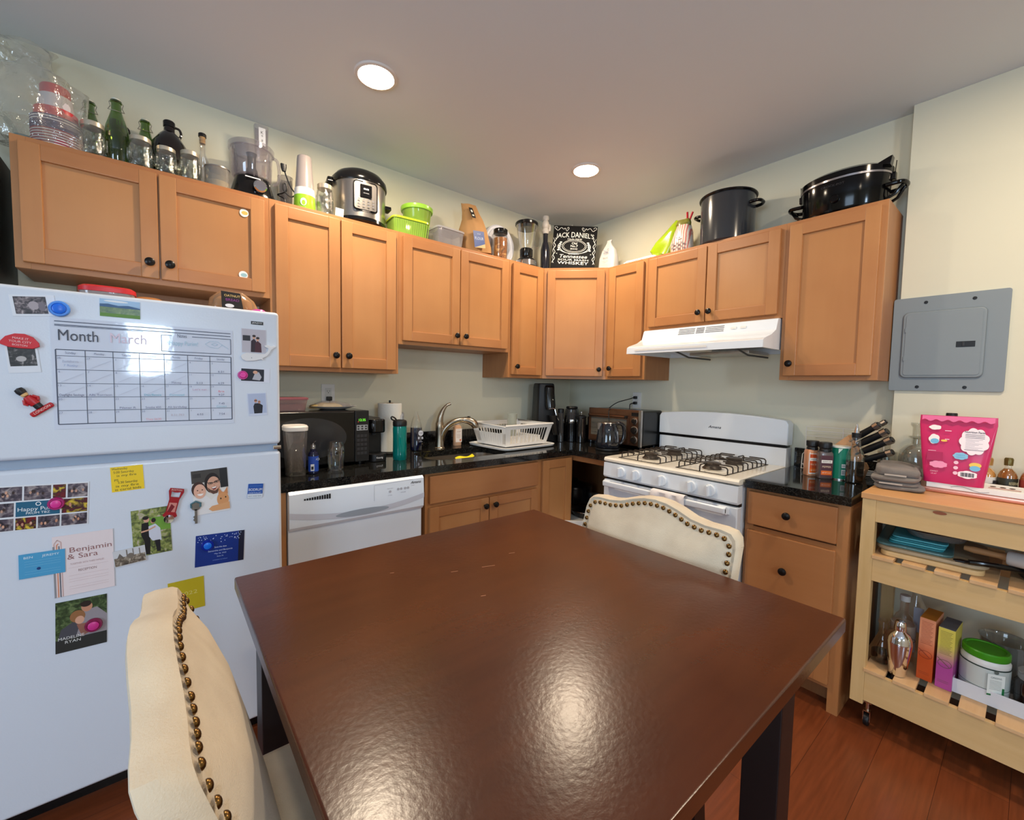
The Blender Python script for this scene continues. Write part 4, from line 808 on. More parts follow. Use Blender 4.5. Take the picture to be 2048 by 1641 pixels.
c2 = smoothp([(-.03, -.672, 1.212), (-.042, -.652, 1.205), (-.045, -.645, 1.18), (-.03, -.645, 1.05), (-.03, -.64, .93)])
tag(MB().m(M_blackm).tube(c2, .0032, 8).box(-.036, -.008, -.684, -.664, 1.202, 1.222, b=.004).build('power_cord', None), 'black cord dropping from the lower socket behind the toaster oven', 'cord', None)

# ------------------------------------------------------------------ breaker panel on the right wall
t = thing('breaker_panel', 'grey electrical breaker panel with a small door on the right wall', 'electrical panel', (-.0735, -2.098, 1.335), RW)
Mg = P('panel_grey_paint', (134, 143, 148), .45, bump=.05, bscale=200); Wp, Hp = .357, .418
MB().m(Mg).prism(rrect(0, Wp, 0, Hp, .010), -.010, -.001, 'y', b=.002).build('cover', None, t)
MB().m(Mg).prism(rrect(.036, .296, .058, .352, .022), -.019, -.009, 'y', b=.006, seg=3).build('raised_frame', None, t)
dd = MB().m(Mg).prism(rrect(.048, .285, .070, .340, .010), -.0215, -.0185, 'y', b=.001).build('panel_door', None, t)
MB().m(Mg).box(.046, .051, -.024, -.020, .262, .282, b=.001).box(.046, .051, -.024, -.020, .135, .155, b=.001).build('hinge', None, t)
MB().m(I((20, 20, 22))).box(.212, .268, -.0235, -.021, .188, .212, b=.001).m(I((44, 44, 46))).box(.230, .238, -.027, -.023, .192, .209, b=.001).build('latch', None, t)
for x, z in ((.108, .392), (.256, .390), (.098, .018), (.246, .018)):
    MB().m(I((16, 16, 18))).lathe([(0, 0), (.007, 0), (.006, -.003), (0, -.0035)], (x, -.0095, z), 16, 'y').build('screw', None, t)

# ------------------------------------------------------------------ on the left counter
CZ = .9145
t = thing('microwave', 'black countertop microwave with an oval door window beside the refrigerator', 'microwave', (-2.375, 0, CZ)); 
MB().m(M_black).box(0, .475, -.385, -.04, .014, .272, b=.008).build('housing', None, t)
d = MB().m(M_black).box(.0, .403, -.405, -.384, .014, .272, b=.008, seg=3); d = d.build('door', None, t)
MB().m(P('door_glass', (44, 46, 50), .08)).prism([(.185 + .175 * cos(a), .145 + .098 * sin(a)) for a in [2 * pi * i / 48 for i in range(48)]], -.4065, -.404, 'y').build('window', None, d)
m = MB().m(M_blackm).box(.404, .475, -.4, -.384, .014, .272, b=.004); m.fr = FRONT(.4395, -.4005, 0)
m.m(I((150, 154, 160))).drect(-.028, .172, .028, .200).m(I((30, 30, 32)))
for i in range(3):
    for j in range(2): m.dell(-.019 + i * .019, .180 + j * .012, .0055, .0035, .0008)
m.m(I((46, 46, 50)))
for i in range(3):
    for j in range(5): m.drect(-.026 + i * .018, .05 + j * .022, -.012 + i * .018, .064 + j * .022)
p = m.build('control_panel', None, t)
m = MB(); m.fr = FRONT(.4395, -.4015, .224); m.m(P('display_green', (120, 220, 60), .4, emit=(120, 255, 60), es=1.2)).dtext('12:35', 0, 0, .017).m(P('display_red', (230, 60, 40), .4, emit=(255, 60, 40), es=1.2)).dell(-.02, -.008, .0015, .0015); m.build('clock_display', None, p)
for x in (.03, .44):
    for y in (-.36, -.07): MB().m(M_blackm).lathe(cyl(.012, 0, .015), (x, y, 0), 14).build('foot', None, t)
MT = CZ + .2725
t = thing('food_container', 'clear food container with a faded red lid on the microwave', 'container', (-2.26, -.25, MT))
MB().loft([(0, .088, .06, 0, 0), (.05, .098, .07, 0, 0), (.052, .098, .07, 0, 0)], 28, 5).build('tub', thin('frost_pink', (226, 200, 200), haze=.35, hazecol=(206, 180, 180)), t)
MB().loft([(.003, .08, .052, 0, 0), (.032, .086, .06, 0, 0)], 28, 5).build('contents', P('pink_food', (176, 120, 116), .6), t)
MB().loft([(.0525, .102, .074, 0, 0), (.060, .102, .074, 0, 0), (.063, .096, .068, 0, 0)], 28, 5).build('lid', P('lid_rose', (136, 80, 90), .4), t)
t = thing('plate', 'clear-wrapped plate of baked goods on top of the microwave', 'plate', (-2.03, -.24, MT))
MB().lathe([(0, 0), (.06, 0), (.07, .003), (.112, .016), (.114, .018), (.07, .006), (0, .004)], seg=40).build('dish', P('china', (200, 200, 200), .15), t)
MB().loft([(.006, .085, .05, -.03, 0), (.022, .07, .04, -.03, 0), (.034, .03, .02, -.03, 0)], 28, 2.4, amp=.012, sd=1, fq=40).build('pastry', P('pastry', (160, 140, 96), .6, var=.3), t)
MB().loft([(.012, .10, .07, 0, 0), (.030, .08, .06, 0, 0), (.042, .03, .03, -.02, 0)], 36, 2.2, amp=.014, sd=8, fq=45).build('plastic_wrap', thin('wrapfilm', (235, 235, 235), haze=.12), t)
# pitcher
t = thing('water_pitcher', 'tall clear plastic pitcher with a white lid between refrigerator and microwave', 'pitcher', (-2.262, -.478, CZ))
MB().m(thin('pitcher_plastic', (226, 226, 224), haze=.10)).loft([(0, .038, .05, 0, 0), (.20, .046, .06, 0, 0)], 28, 3, cap=False).loft([(.0, .038, .05, 0, 0), (.003, .038, .05, 0, 0)], 28, 3).build('jug', None, t)
MB().m(thin('pitcher_inner', (230, 220, 210), haze=.3, hazecol=(190, 180, 170))).loft([(.02, .03, .04, 0, 0), (.19, .036, .05, 0, 0)], 24, 3).build('reservoir', None, t)
MB().m(M_whitep).loft([(.198, .048, .062, 0, 0), (.214, .049, .063, 0, 0), (.220, .045, .058, 0, 0)], 28, 3).build('lid', None, t)
# spray bottle
t = thing('spray_bottle', 'small dark blue bottle with a clear pump cap in front of the microwave', 'bottle', (-2.193, -.50, CZ))
m = MB().m(P('cobalt_dark', (22, 24, 52), .15)).lathe([(0, 0), (.019, 0), (.0215, .003), (.0215, .088), (.018, .098), (.0125, .101), (.0125, .112), (0, .112)], seg=28).build('bottle', None, t)
m = MB().m(I((34, 74, 170))).lathe([(.0218, .012), (.0218, .080)], seg=40); m.fr = FR((.010, -.0198, .045), (.9, -.42, 0), (0, 0, 1)); m.m(I((224, 230, 240))).dtext('GO', .0, .022, .015, .003).m(I((210, 214, 220)))
m.fr = FRONT(-.008, -.0215, .03); m.drect(-.009, -.014, .006, .016, .0015).m(I((40, 40, 44))).drect(-.007, -.008, .003, .006, .002); m.build('label', None, t)
MB().m(thin('pump_clear')).shell([(0, .100), (.0115, .101), (.0115, .128), (.0105, .131)], .001, seg=20).m(M_chrome).lathe([(0, .112), (.006, .112), (.006, .124), (.0035, .126), (.0035, .136), (0, .137)], seg=14).tube([(0, 0, .135), (.004, -.003, .142), (.011, -.006, .146)], .002, 8).build('pump', None, t)
# drinking glass with water
t = thing('drinking_glass', 'half-full round-shouldered drinking glass in front of the microwave', 'glass', (-2.085, -.47, CZ))
gp = [(0, .0), (.030, 0), (.034, .006), (.036, .02), (.038, .07), (.039, .095), (.036, .115), (.031, .128), (.0305, .133)]
MB().m(M_glass).shell(gp, .0018, seg=40).build('glass', None, t)
MB().m(P('water', (235, 240, 240), .0, trans=1, ior=1.2)).lathe([(0, .003), (.030, .004), (.0335, .012), (.0355, .072), (0, .072)], seg=36).build('water', None, t)
# pod coffee machine
t = thing('coffee_maker', 'slim black pod coffee machine between the microwave and the paper towels', 'coffee maker', (-1.838, -.30, CZ))
MB().m(M_blackm).box(-.045, .045, .0, .20, 0, .225, b=.01, seg=3).build('tower', None, t)
MB().m(M_blackm).prism(rrect(-.045, .045, -.085, .01, .03), .0, .040, 'z', b=.004).build('drip_tray', None, t)
MB().m(M_black).prism(rrect(-.043, .043, -.075, .01, .03), .150, .222, 'z', b=.008, seg=3).build('brew_head', None, t)
MB().m(P('keurig_grey', (70, 74, 80), .25, metal=.5)).loft([(.140, .010, .008, -.020, -.05), (.165, .016, .012, -.020, -.058), (.195, .018, .012, -.020, -.062), (.215, .012, .008, -.02, -.058)], 20, 2.4).build('handle', None, t)
m = MB(); m.fr = FRONT(0, -.0855, .022); m.m(I((220, 222, 226))).dtext('Brewing', 0, 0, .012, bold=.01) if False else m.m(I((220, 222, 226))).dtext('Keurig', 0, 0, .013, bold=.01); m.build('badge', None, t)
# paper towels
t = thing('paper_towel_roll', 'upright white paper towel roll behind the teal water bottle', 'paper towels', (-1.675, -.135, CZ))
MB().m(P('paper_towel', (236, 236, 230), .85, bump=.5, bscale=160)).lathe([(.02, .014), (.066, .014), (.068, .016), (.068, .292), (.066, .294), (.02, .294), (.02, .014)], seg=48).build('roll', None, t)
MB().m(P('kraft', (170, 140, 104), .8)).lathe([(.0195, .012), (.0195, .296), (.018, .296), (.018, .012)], seg=24).build('core', None, t)
MB().m(M_blackm).lathe([(0, 0), (.075, 0), (.075, .008), (.07, .012), (0, .012)], seg=36).lathe([(0, .012), (.006, .012), (.006, .31), (.0, .312)], seg=14).build('holder', None, t)
# teal bottle
t = thing('water_bottle', 'translucent teal water bottle with a black flip lid on the counter', 'water bottle', (-1.722, -.375, CZ))
MB().m(P('teal_plastic', (12, 150, 144), .06, trans=.55, ior=1.25, coat=.5)).lathe([(0, 0), (.033, 0), (.036, .004), (.037, .03), (.036, .12), (.037, .168), (.035, .182), (.031, .186), (0, .186)], seg=40).build('bottle', None, t)
MB().m(M_blackm).lathe([(0, .182), (.036, .182), (.037, .188), (.037, .205), (.033, .213), (.02, .217), (0, .218)], seg=36).tube(smoothp([(-.018, 0, .212), (-.030, -.004, .226), (-.046, -.006, .234), (-.052, -.006, .228), (-.045, -.005, .218), (-.030, -.003, .212)]), .004, 8).build('lid', None, t)
MB().m(thin('bite_clear', (220, 225, 225), haze=.3)).tube([(.008, 0, .215), (.010, 0, .235), (.016, -.002, .243)], .007, 10).build('bite_valve', None, t)
# dark soda bottle
t = thing('soap_bottle', 'clear bottle with dark navy liquid and a white round logo behind the teal bottle', 'bottle', (-1.505, -.135, CZ))
sp_ = [(0, 0), (.032, 0), (.036, .004), (.036, .10), (.0355, .14), (.030, .18), (.018, .21), (.012, .222), (.012, .240), (.0, .241)]
MB().m(M_glass).lathe(sp_, seg=32).build('bottle', None, t)
MB().m(P('navy_liquid', (14, 16, 46), .12, coat=.5)).lathe([(0, .002), (.031, .002), (.035, .006), (.035, .10), (.0345, .142), (0, .142)], seg=32).build('liquid', None, t)
m = MB(); 
m.fr = FR((.012, -.0362, .09), (.97, -.24, 0), (0, 0, 1)); m.m(I((206, 212, 226))).dell(.0, .02, .015, .017, .004).m(I((24, 28, 60))).dtext('YUP', 0, .02, .012, .0045).m(I((190, 196, 214))).dell(-.012, -.010, .005, .008, .003).dell(.010, -.010, .005, .008, .003).dtext('DISH', 0, -.032, .009, .003); m.build('label', None, t)
t = thing('soap_bottle', 'slim clear-capped dark bottle just behind the teal water bottle', 'bottle', (-1.572, -.075, CZ))
MB().m(P('dark_blue_plastic', (26, 30, 58), .2)).lathe([(0, 0), (.026, 0), (.028, .004), (.028, .15), (.018, .18), (.012, .19), (0, .19)], seg=28).build('bottle', None, t)
MB().m(thin('cap_clear', (220, 225, 230), haze=.3)).lathe([(0, .188), (.014, .188), (.014, .222), (.008, .235), (0, .236)], seg=20).build('cap', None, t)
# hand soap
t = thing('soap_dispenser', 'peach-coloured hand soap bottle to the right of the faucet', 'soap bottle', (-1.178, -.085, CZ))
MB().m(P('peach_soap', (226, 178, 140), .2, coat=.5)).loft([(0, .026, .018, 0, 0), (.004, .028, .02, 0, 0), (.125, .028, .02, 0, 0), (.138, .018, .014, 0, 0)], 28, 3).build('bottle', None, t)
m = MB(); m.fr = FRONT(0, -.0203, .07); m.m(I((244, 232, 222))).drect(-.024, -.045, .024, .045, .0005).m(I((180, 140, 110))).dtext('SOAP', 0, .025, .012, .001).m(I((200, 160, 130)))
for i in range(5): m.dline([(-.018, .008 - i * .006), (.014, .008 - i * .006)], .0012, .001)
m.m(I((220, 120, 80))).dell(.012, -.032, .006, .008, .001); m.build('label', None, t)
MB().m(thin('soap_cap', (235, 225, 220), haze=.5)).lathe([(0, .137), (.012, .137), (.012, .150), (.004, .152), (.004, .162), (0, .162)], seg=18).build('pump', None, t)
# sponge cloth in the sink
tag(MB().m(P('yellow_cloth', (236, 222, 30), .6)).sheet(lambda u, v: (-1.365 + .115 * u + .012 * v, -.385 + .045 * v - .015 * u, .872 + .009 * sin(u * 5.5 + .6) + .024 * u + .006 * v), 20, 8, .008).tube([(-1.345, -.365, .872), (-1.40, -.35, .79), (-1.45, -.33, .709)], .006, 10).build('sponge_cloth', None), 'bright yellow wavy sponge cloth in the sink on an added stem', 'sponge')  # stem down to the sink floor is added to hold the cloth up
# dish rack
t = thing('dish_rack', 'white plastic dish drying rack with slotted sides on a white tray', 'dish rack', (-.86, -.28, CZ), rad(3))
MB().m(M_whitep).loft([(.0, .205, .165, 0, 0), (.006, .235, .20, 0, 0), (.018, .240, .205, 0, 0), (.020, .236, .2, 0, 0), (.010, .225, .19, 0, 0)], 60, 9).build('drip_tray', None, t)
r = MB().m(M_whitep); zb, zt_ = .024, .155; wb, db, wt_, dt = .185, .145, .215, .175
def side_pt(sd, u, v):      # sd 0 front,1 right,2 back,3 left
    w_, d_ = wb + (wt_ - wb) * v, db + (dt - db) * v; z = zb + (zt_ - zb) * v
    return {0: (-w_ + 2 * w_ * u, -d_, z), 1: (w_, -d_ + 2 * d_ * u, z), 2: (w_ - 2 * w_ * u, d_, z), 3: (-w_, d_ - 2 * d_ * u, z)}[sd]
def band(sd, u0, u1, v0, v1):
    r.sheet(lambda a, b: side_pt(sd, u0 + (u1 - u0) * a, v0 + (v1 - v0) * b), 1, 1, .004)
for sd in range(4):
    n = 14 if sd % 2 == 0 else 11
    band(sd, 0, 1, .82, 1); band(sd, 0, 1, 0, .1); band(sd, 0, .10 if sd != 3 else .16, .1, .82); band(sd, .90, 1, .1, .82)
    if sd == 3: band(sd, 0, 1, .1, .62); 
    for i in range(1, n): u = .1 + .8 * i / n; band(sd, u - .008, u + .008, .1, .82)
r.box(-wb, wb, -db, db, zb - .004, zb)
for i in range(9): r.box(-.15 + i * .0375 - .002, -.15 + i * .0375 + .002, -.12, .12, zb, zb + .05)
r.tube([(-wt_, -dt, zt_), (wt_, -dt, zt_), (wt_, dt, zt_), (-wt_, dt, zt_)], .007, 8, closed=True); r.build('basket', None, t)
tag(MB().m(thin('frosted_cup', (222, 226, 220), haze=.35, hazecol=(214, 216, 206))).shell([(.0, 0), (.031, 0), (.033, .12), (.034, .145)], .0015, seg=32).build('plastic_cup', None, None, loc=(-.88, -.30, CZ + .075)), 'frosted plastic tumbler standing in the dish rack', 'cup')
# grinder
t = thing('coffee_grinder', 'tall black coffee grinder in the corner behind the dish rack', 'coffee grinder', (-.50, -.215, CZ), rad(-28))
MB().m(M_blackm).loft([(0, .075, .10, 0, .02), (.01, .078, .105, 0, .02), (.40, .066, .088, 0, .03), (.425, .062, .084, 0, .03), (.43, .055, .078, 0, .03)], 36, 6).build('tower', None, t)
MB().m(M_black).loft([(.24, .03, .035, .02, -.085), (.27, .038, .04, .02, -.08), (.40, .034, .03, .015, -.068), (.415, .025, .02, .015, -.06)], 28, 3).build('spout', None, t)
MB().m(M_chrome).tube([(.0, -.12, .245), (.025, -.125, .25), (.05, -.118, .245)], .003, 8).tube([(.045, -.12, .245), (.055, -.13, .20), (.07, -.135, .165)], .0035, 8).build('fork', None, t)
MB().m(M_black).loft([(.06, .026, .022, .055, -.12), (.20, .032, .026, .03, -.12)], 20, 4).build('dosing_cup', None, t)
MB().m(M_chrome).lathe([(0, 0), (.006, 0), (.006, -.004), (0, -.005)], (.03, -.108, .31), 14, 'y').build('button', None, t)
# jars and presses in the corner
def canister(name, label, cat, loc, r, h, body, lidm, lidh=.02, parts=()):
    t = thing(name, label, cat, loc)
    MB().m(body).lathe([(0, 0), (r - .003, 0), (r, .003), (r, h - .002), (r - .002, h), (0, h)], seg=32).build('body', None, t)
    if lidm: MB().m(lidm).lathe([(0, h), (r + .001, h), (r + .001, h + lidh - .003), (r - .003, h + lidh), (0, h + lidh)], seg=32).build('lid', None, t)
    return t
smoke = thin('smoked_plastic', (70, 70, 72), haze=.05)
canister('storage_jar', 'slim smoky glass jar with a black lid beside the coffee grinder', 'jar', (-.43, -.32, CZ), .022, .215, smoke, M_blackm, .03)
t = canister('travel_press', 'dark coffee press with a steel band and a clear hood near the corner', 'coffee press', (-.345, -.35, CZ), .036, .155, M_black, None)
MB().m(M_chrome).lathe([(.0365, .135), (.0375, .137), (.0375, .165), (.0365, .167)], seg=32).build('steel_band', None, t)
MB().m(smoke).lathe([(0, .165), (.035, .166), (.040, .20), (.038, .24), (.0, .243)], seg=32).build('hood', None, t)
MB().m(M_blackm).lathe([(0, .243), (.04, .243), (.044, .252), (.04, .262), (0, .264)], seg=24).build('lid', None, t)
t = thing('grinder_jar', 'round smoky plastic blender cup behind the dark coffee press', 'jar', (-.225, -.24, CZ))
MB().m(smoke).lathe([(0, 0), (.055, 0), (.056, .10), (.058, .20), (.05, .235), (0, .24)], seg=32).build('cup', None, t)
MB().m(smoke).tube(smoothp([(-.05, -.01, .21), (-.085, -.02, .20), (-.095, -.02, .15), (-.085, -.02, .10), (-.055, -.01, .08)]), .008, 8).build('handle', None, t)
canister('storage_canister', 'short black canister between the coffee press and the steel press', 'canister', (-.255, -.335, CZ), .032, .165, M_black, M_blackm, .02)
t = canister('french_press', 'shiny black press with a steel knob left of the toaster oven', 'coffee press', (-.325, -.428, CZ), .034, .185, P('black_mirror', (20, 20, 22), .05, coat=1), None)
MB().m(M_blackm).lathe([(0, .185), (.038, .185), (.038, .193), (.02, .202), (0, .203)], seg=28).build('lid', None, t)
MB().m(M_chrome).lathe([(0, .203), (.003, .203), (.003, .215), (.010, .218), (.010, .224), (0, .227)], seg=16).build('plunger_knob', None, t)
MB().m(M_chrome).box(-.024, -.016, -.034, -.029, .03, .175, b=.001).build('steel_strip', None, t)
canister('storage_canister', 'tall slim black canister touching the left side of the toaster oven', 'canister', (-.215, -.435, CZ), .032, .17, P('grey_black', (34, 34, 36), .2), M_blackm, .02)
# toaster oven
t = thing('toaster_oven', 'bronze-toned stainless toaster oven with a glass door near the stove', 'toaster oven', (-.055, -.478, CZ), RW)
Mb = P('bronze_steel', (122, 88, 68), .3, metal=.85, bump=.06, bscale=250); W = .445
MB().m(P('toaster_black', (24, 26, 28), .25)).box(.003, W, -.235, 0, .02, .258, b=.014, seg=3).build('housing', None, t)
MB().m(Mb).box(0, W - .01, -.249, -.232, .024, .262, b=.006).build('front_panel', None, t)
MB().m(M_steel).box(W - .022, W + .002, -.253, -.235, .020, .262, b=.004).build('side_trim', None, t)
dr = MB().m(Mb).box(.012, .352, -.257, -.249, .036, .070, b=.002).box(.012, .352, -.257, -.249, .196, .215, b=.002).box(.012, .03, -.257, -.249, .07, .196, b=.002).box(.336, .352, -.257, -.249, .07, .196, b=.002).build('door', None, t)
MB().m(P('oven_glass', (96, 92, 84), .06)).box(.03, .336, -.254, -.250, .07, .196).build('window', None, dr)
MB().m(M_steel).box(.04, .33, -.2555, -.2543, .155, .158).box(.04, .33, -.2555, -.2543, .12, .1225).box(.04, .33, -.2555, -.2543, .09, .0925).build('rack', None, dr)
MB().m(Mb).tube([(.03, -.275, .213), (.335, -.275, .213)], .008, 12).m(M_blackm).box(.02, .035, -.279, -.255, .203, .222, b=.002).box(.325, .345, -.279, -.255, .203, .222, b=.002).build('door_handle', None, dr)
MB().m(M_black).box(.368, .424, -.2505, -.2488, .222, .245).build('display', None, t)
for z, r in ((.190, .015), (.130, .020), (.066, .018)):
    MB().m(M_steel).lathe([(r + .006, -.249), (r + .007, -.2515), (r + .001, -.253), (r, -.249)], (.394, 0, z), 28, 'y').m(P('knob_dark', (40, 36, 34), .3, metal=.5)).lathe([(0, -.249), (r, -.249), (r * .9, -.268), (0, -.27)], (.394, 0, z), 24, 'y').build('dial', None, t)
for x in (.03, .41):
    for y in (-.2, -.04): MB().m(M_blackm).lathe(cyl(.01, 0, .022), (x, y, 0), 12).build('foot', None, t)
# kettle
t = thing('electric_kettle', 'glossy black electric kettle on its base left of the stove', 'kettle', (-.455, -.775, CZ), rad(-35))
Mk = P('kettle_navy', (24, 26, 34), .12, coat=.8)
MB().m(M_blackm).lathe([(0, 0), (.075, 0), (.078, .006), (.076, .014), (0, .016)], seg=36).build('power_base', None, t)
MB().m(Mk).lathe([(0, .018), (.072, .018), (.076, .024), (.075, .06), (.066, .13), (.054, .168), (.050, .176), (0, .178)], seg=44).build('body', None, t)
MB().m(M_steel).lathe([(.050, .174), (.052, .176), (.050, .181), (.02, .184), (0, .184)], seg=32).build('lid_ring', None, t)
MB().m(M_steel).loft([(.135, .008, .01, -.062, -.0), (.165, .014, .016, -.058, 0), (.178, .016, .018, -.056, 0)], 16, 2).build('spout', None, t)
MB().m(Mk).tube(smoothp([(.045, 0, .172), (.075, 0, .176), (.100, 0, .160), (.108, 0, .12), (.104, 0, .075), (.088, 0, .045), (.07, 0, .04)]), .012, 12).build('handle', None, t)
m = MB(); m.fr = FR((.045, -.058, .095), (.82, .57, 0), (-.1, -.1, 1)); m.m(I((170, 176, 184), .2)).dell(0, 0, .007, .036, .003).m(I((60, 64, 70))).dell(0, -.004, .004, .024, .0034); m.build('water_gauge', None, t)

# ------------------------------------------------------------------ right counter
t = thing('wire_rack', 'thin white wire rack standing against the wall behind the spice jars', 'rack', (0, 0, 0))
g = MB().m(M_whitep); X_ = -.055; y0, y1, z0, z1 = -1.772, -2.092, CZ + .028, 1.138
for a, b in (((X_, y0, z0), (X_, y0, z1)), ((X_, y1, z0), (X_, y1, z1)), ((X_, y0, z1), (X_, y1, z1)), ((X_, y0, z1 - .022), (X_, y1, z1 - .022)), ((X_, y0, z1 - .05), (X_, y1, z1 - .05)), ((X_, y0, z0), (X_, y1, z0)), ((X_, y0, z0 + .05), (X_, y1, z0 + .05)), ((X_, (y0 + y1) / 2, z0), (X_, (y0 + y1) / 2, z1))): g.tube([a, b], .0018, 6)
g.build('back_frame', None, t)
g = MB().m(M_whitep)
for y in (y0, y1): g.tube([(X_, y, z0 + .06), (X_ - .04, y, z0 + .05), (X_ - .05, y, CZ + .002), (X_, y, CZ + .002), (X_, y, z0)], .0018, 6)
for k in range(5): g.tube([(X_ - .004 - k * .01, y0, CZ + .004 + k * .006), (X_ - .004 - k * .01, y1, CZ + .004 + k * .006)], .0014, 6)
g.build('shelf_wires', None, t)
def spice(loc, rz, label, cols, txt, sub):
    t = thing('spice_jar', label, 'spice jar', loc, rz, 'square spice jars with black lids')
    m = MB().m(P('spice%d' % cols[2][0], cols[2], .25, coat=.4, var=.2)).loft([(0, .027, .02, 0, 0), (.003, .029, .022, 0, 0), (.118, .029, .022, 0, 0), (.127, .024, .019, 0, 0)], 28, 6).build('jar', None, t)
    m = MB(); m.fr = FRONT(0, -.0222, .06); m.m(I(cols[0])).drect(-.026, -.05, .026, .05, .0004).m(I(cols[1])).drect(-.022, -.044, .022, .046, .0007).m(I((244, 236, 226))).drect(-.022, .014, .022, .028, .0009).m(I((60, 30, 30))).dtext(txt, 0, .021, .009, .0012, fit=.036).m(I((244, 214, 180))).dtext(sub, 0, -.004, .012, .0012, fit=.036).m(I((226, 110, 40))).drect(-.022, -.042, .022, -.022, .0009).m(I((250, 240, 220))).dtext('NET WT 12 OZ', 0, -.032, .007, .0012, fit=.034)
    m.build('label', None, t)
    MB().m(M_blackm).lathe([(0, .126), (.024, .126), (.024, .136), (.022, .14), (.026, .145), (.027, .166), (.025, .170), (0, .171)], seg=28).build('cap', None, t)
spice((-.262, -1.862, CZ), rad(-44), 'square spice jar with an orange and white label, left of the pair', ((236, 228, 220), (206, 84, 42), (214, 150, 110)), 'KIRKLAND', 'PINK SALT')
spice((-.285, -1.920, CZ), rad(-52), 'square spice jar with a dark maroon label, right of the pair', ((92, 60, 66), (84, 48, 56), (96, 84, 82)), 'SIGNATURE', 'PEPPER')
t = thing('seasoning_shaker', 'teal-green cardboard shaker behind the dark spice jar', 'shaker', (-.245, -1.972, CZ), rad(-52))
MB().m(P('teal_label', (14, 122, 96), .35)).lathe([(0, .002), (.037, .002), (.037, .150), (0, .150)], seg=36).build('tube', None, t)
MB().m(M_steel).lathe([(0, 0), (.038, 0), (.038, .005), (0, .005)], seg=36).m(I((226, 226, 216))).lathe([(.0365, .148), (.038, .149), (.038, .156), (.034, .157), (0, .155)], seg=36).build('rim', None, t)
m = MB(); m.fr = FRONT(0, -.037, .075); m.m(I((230, 232, 230))).drect(-.012, -.018, .012, .0, .0012).drect(-.012, -.052, .012, -.026, .0012).m(I((30, 40, 40)))
for i in range(7): m.drect(-.009 + i * .0026, -.048, -.0078 + i * .0026, -.03, .0016)
m.m(I((30, 60, 50))).dtext('SALT', 0, -.009, .009, .0016).m(I((200, 214, 206))).dpoly([(-.03, .05), (-.012, .072), (-.03, .072)], .006); m.build('label', None, t)
t = thing('oil_bottle', 'glass oil bottle with a steel pour spout and dark oil', 'bottle', (-.287, -2.035, CZ))
ob = [(0, 0), (.031, 0), (.034, .004), (.034, .115), (.030, .135), (.019, .165), (.016, .19), (.0155, .208), (0, .208)]
MB().m(M_glass).lathe(ob, seg=32).build('bottle', None, t)
MB().m(P('dark_oil', (28, 26, 22), .1, coat=.6)).lathe([(0, .002), (.03, .002), (.033, .006), (.033, .10), (0, .10)], seg=32).build('oil', None, t)
MB().m(M_blackm).lathe([(0, .205), (.017, .205), (.018, .226), (0, .228)], seg=24).m(M_chrome).lathe([(0, .226), (.011, .227), (.004, .262), (.002, .266), (0, .266)], seg=20).build('pour_spout', None, t)
# knife block: sloping wooden block with black-handled knives
t = thing('knife_block', 'slanted light wood knife block in the corner of the right counter', 'knife block', (-.158, -1.965, CZ))
M_blk = wood('beech', (186, 136, 92), (206, 158, 112), .5)
MB().m(M_blk).prism([(.05, 0), (-.075, 0), (-.09, .05), (-.02, .205), (.085, .10)], -.045, .045, 'x', b=.003).build('block', None, t)
t_kb = t
def knife(i, base, d, L, r, label):
    k = thing('kitchen_knife', label, 'knife', base, group='knives in the block'); d = Vector(d).normalized()
    a = Vector((0, 0, 0)); m = MB().m(M_blackm); m.tube([a + d * .004, a + d * L * .3, a + d * L * .7, a + d * (L * .93), a + d * L], [r * .85, r, r * .9, r * 1.1, r * .8], 12); m.build('handle', None, k)
    s_ = MB().m(M_steel).tube([a + d * L * .80, a + d * L * .97], r * 1.14, 10); s_.build('end_cap', None, k)
    MB().m(M_steel).tube([a - d * .02, a + d * .01], .005, 8).build('blade', None, k)
kd = (-.18, -.76, .62)
knife(0, (-.215, -2.008, 1.105), kd, .126, .0150, 'topmost black-handled knife with a steel end in the knife block')
knife(1, (-.205, -2.022, 1.078), (-.2, -.80, .56), .138, .0165, 'second knife from the top, with a hanging hole in its black handle')
knife(2, (-.21, -2.036, 1.045), (-.2, -.82, .54), .142, .0155, 'third knife from the top, with a shiny curved handle end')
knife(3, (-.205, -2.050, 1.010), (-.18, -.87, .46), .120, .0145, 'lowest knife in the block, with a ridged steel handle end')
knife(4, (-.16, -2.008, 1.108), (-.05, -.76, .62), .138, .011, 'small knife with a round grey end tucked behind the topmost knife')
# ------------------------------------------------------------------ things on top of the wall cabinets, left run
def mason(x, y, label, r=.037, h=.11, k=1):
    t = thing('mason_jar', label, 'jar', (x, y, ZT + .0005), group='empty mason jars on the cabinets')
    pr = [(0, 0), (r - .006, 0), (r, .008), (r * 1.01, h * .35), (r * .99, h * .66), (r * .93, h * .8), (r * .80, h * .86), (r * .80, h * .93)]
    MB().m(M_jar).shell(pr, .002, seg=36).build('glass', None, t)
    e = MB().m(M_jar)
    for i in range(10):
        a = 2 * pi * i / 10; e.lathe([(0, h * .25), (.004, h * .28), (.005, h * .4), (.004, h * .6), (0, h * .64)], (r * .985 * cos(a), r * .985 * sin(a), 0), 8)
    e.build('embossing', None, t)
    MB().m(P('zinc_lid', (206, 196, 176), .35, metal=.7)).lathe([(r * .84, h * .86), (r * .87, h * .865), (r * .87, h * .985), (r * .82, h), (0, h)], seg=40).build('lid', None, t)
mason(-2.893, -.24, 'silver-lidded jar standing in front of the leftmost green bottle', .038, .128)
mason(-2.757, -.24, 'silver-lidded jar between the tallest green bottle and the dark jug', .039, .124)
mason(-2.678, -.24, 'silver-lidded jar directly in front of the big dark jug', .036, .112)
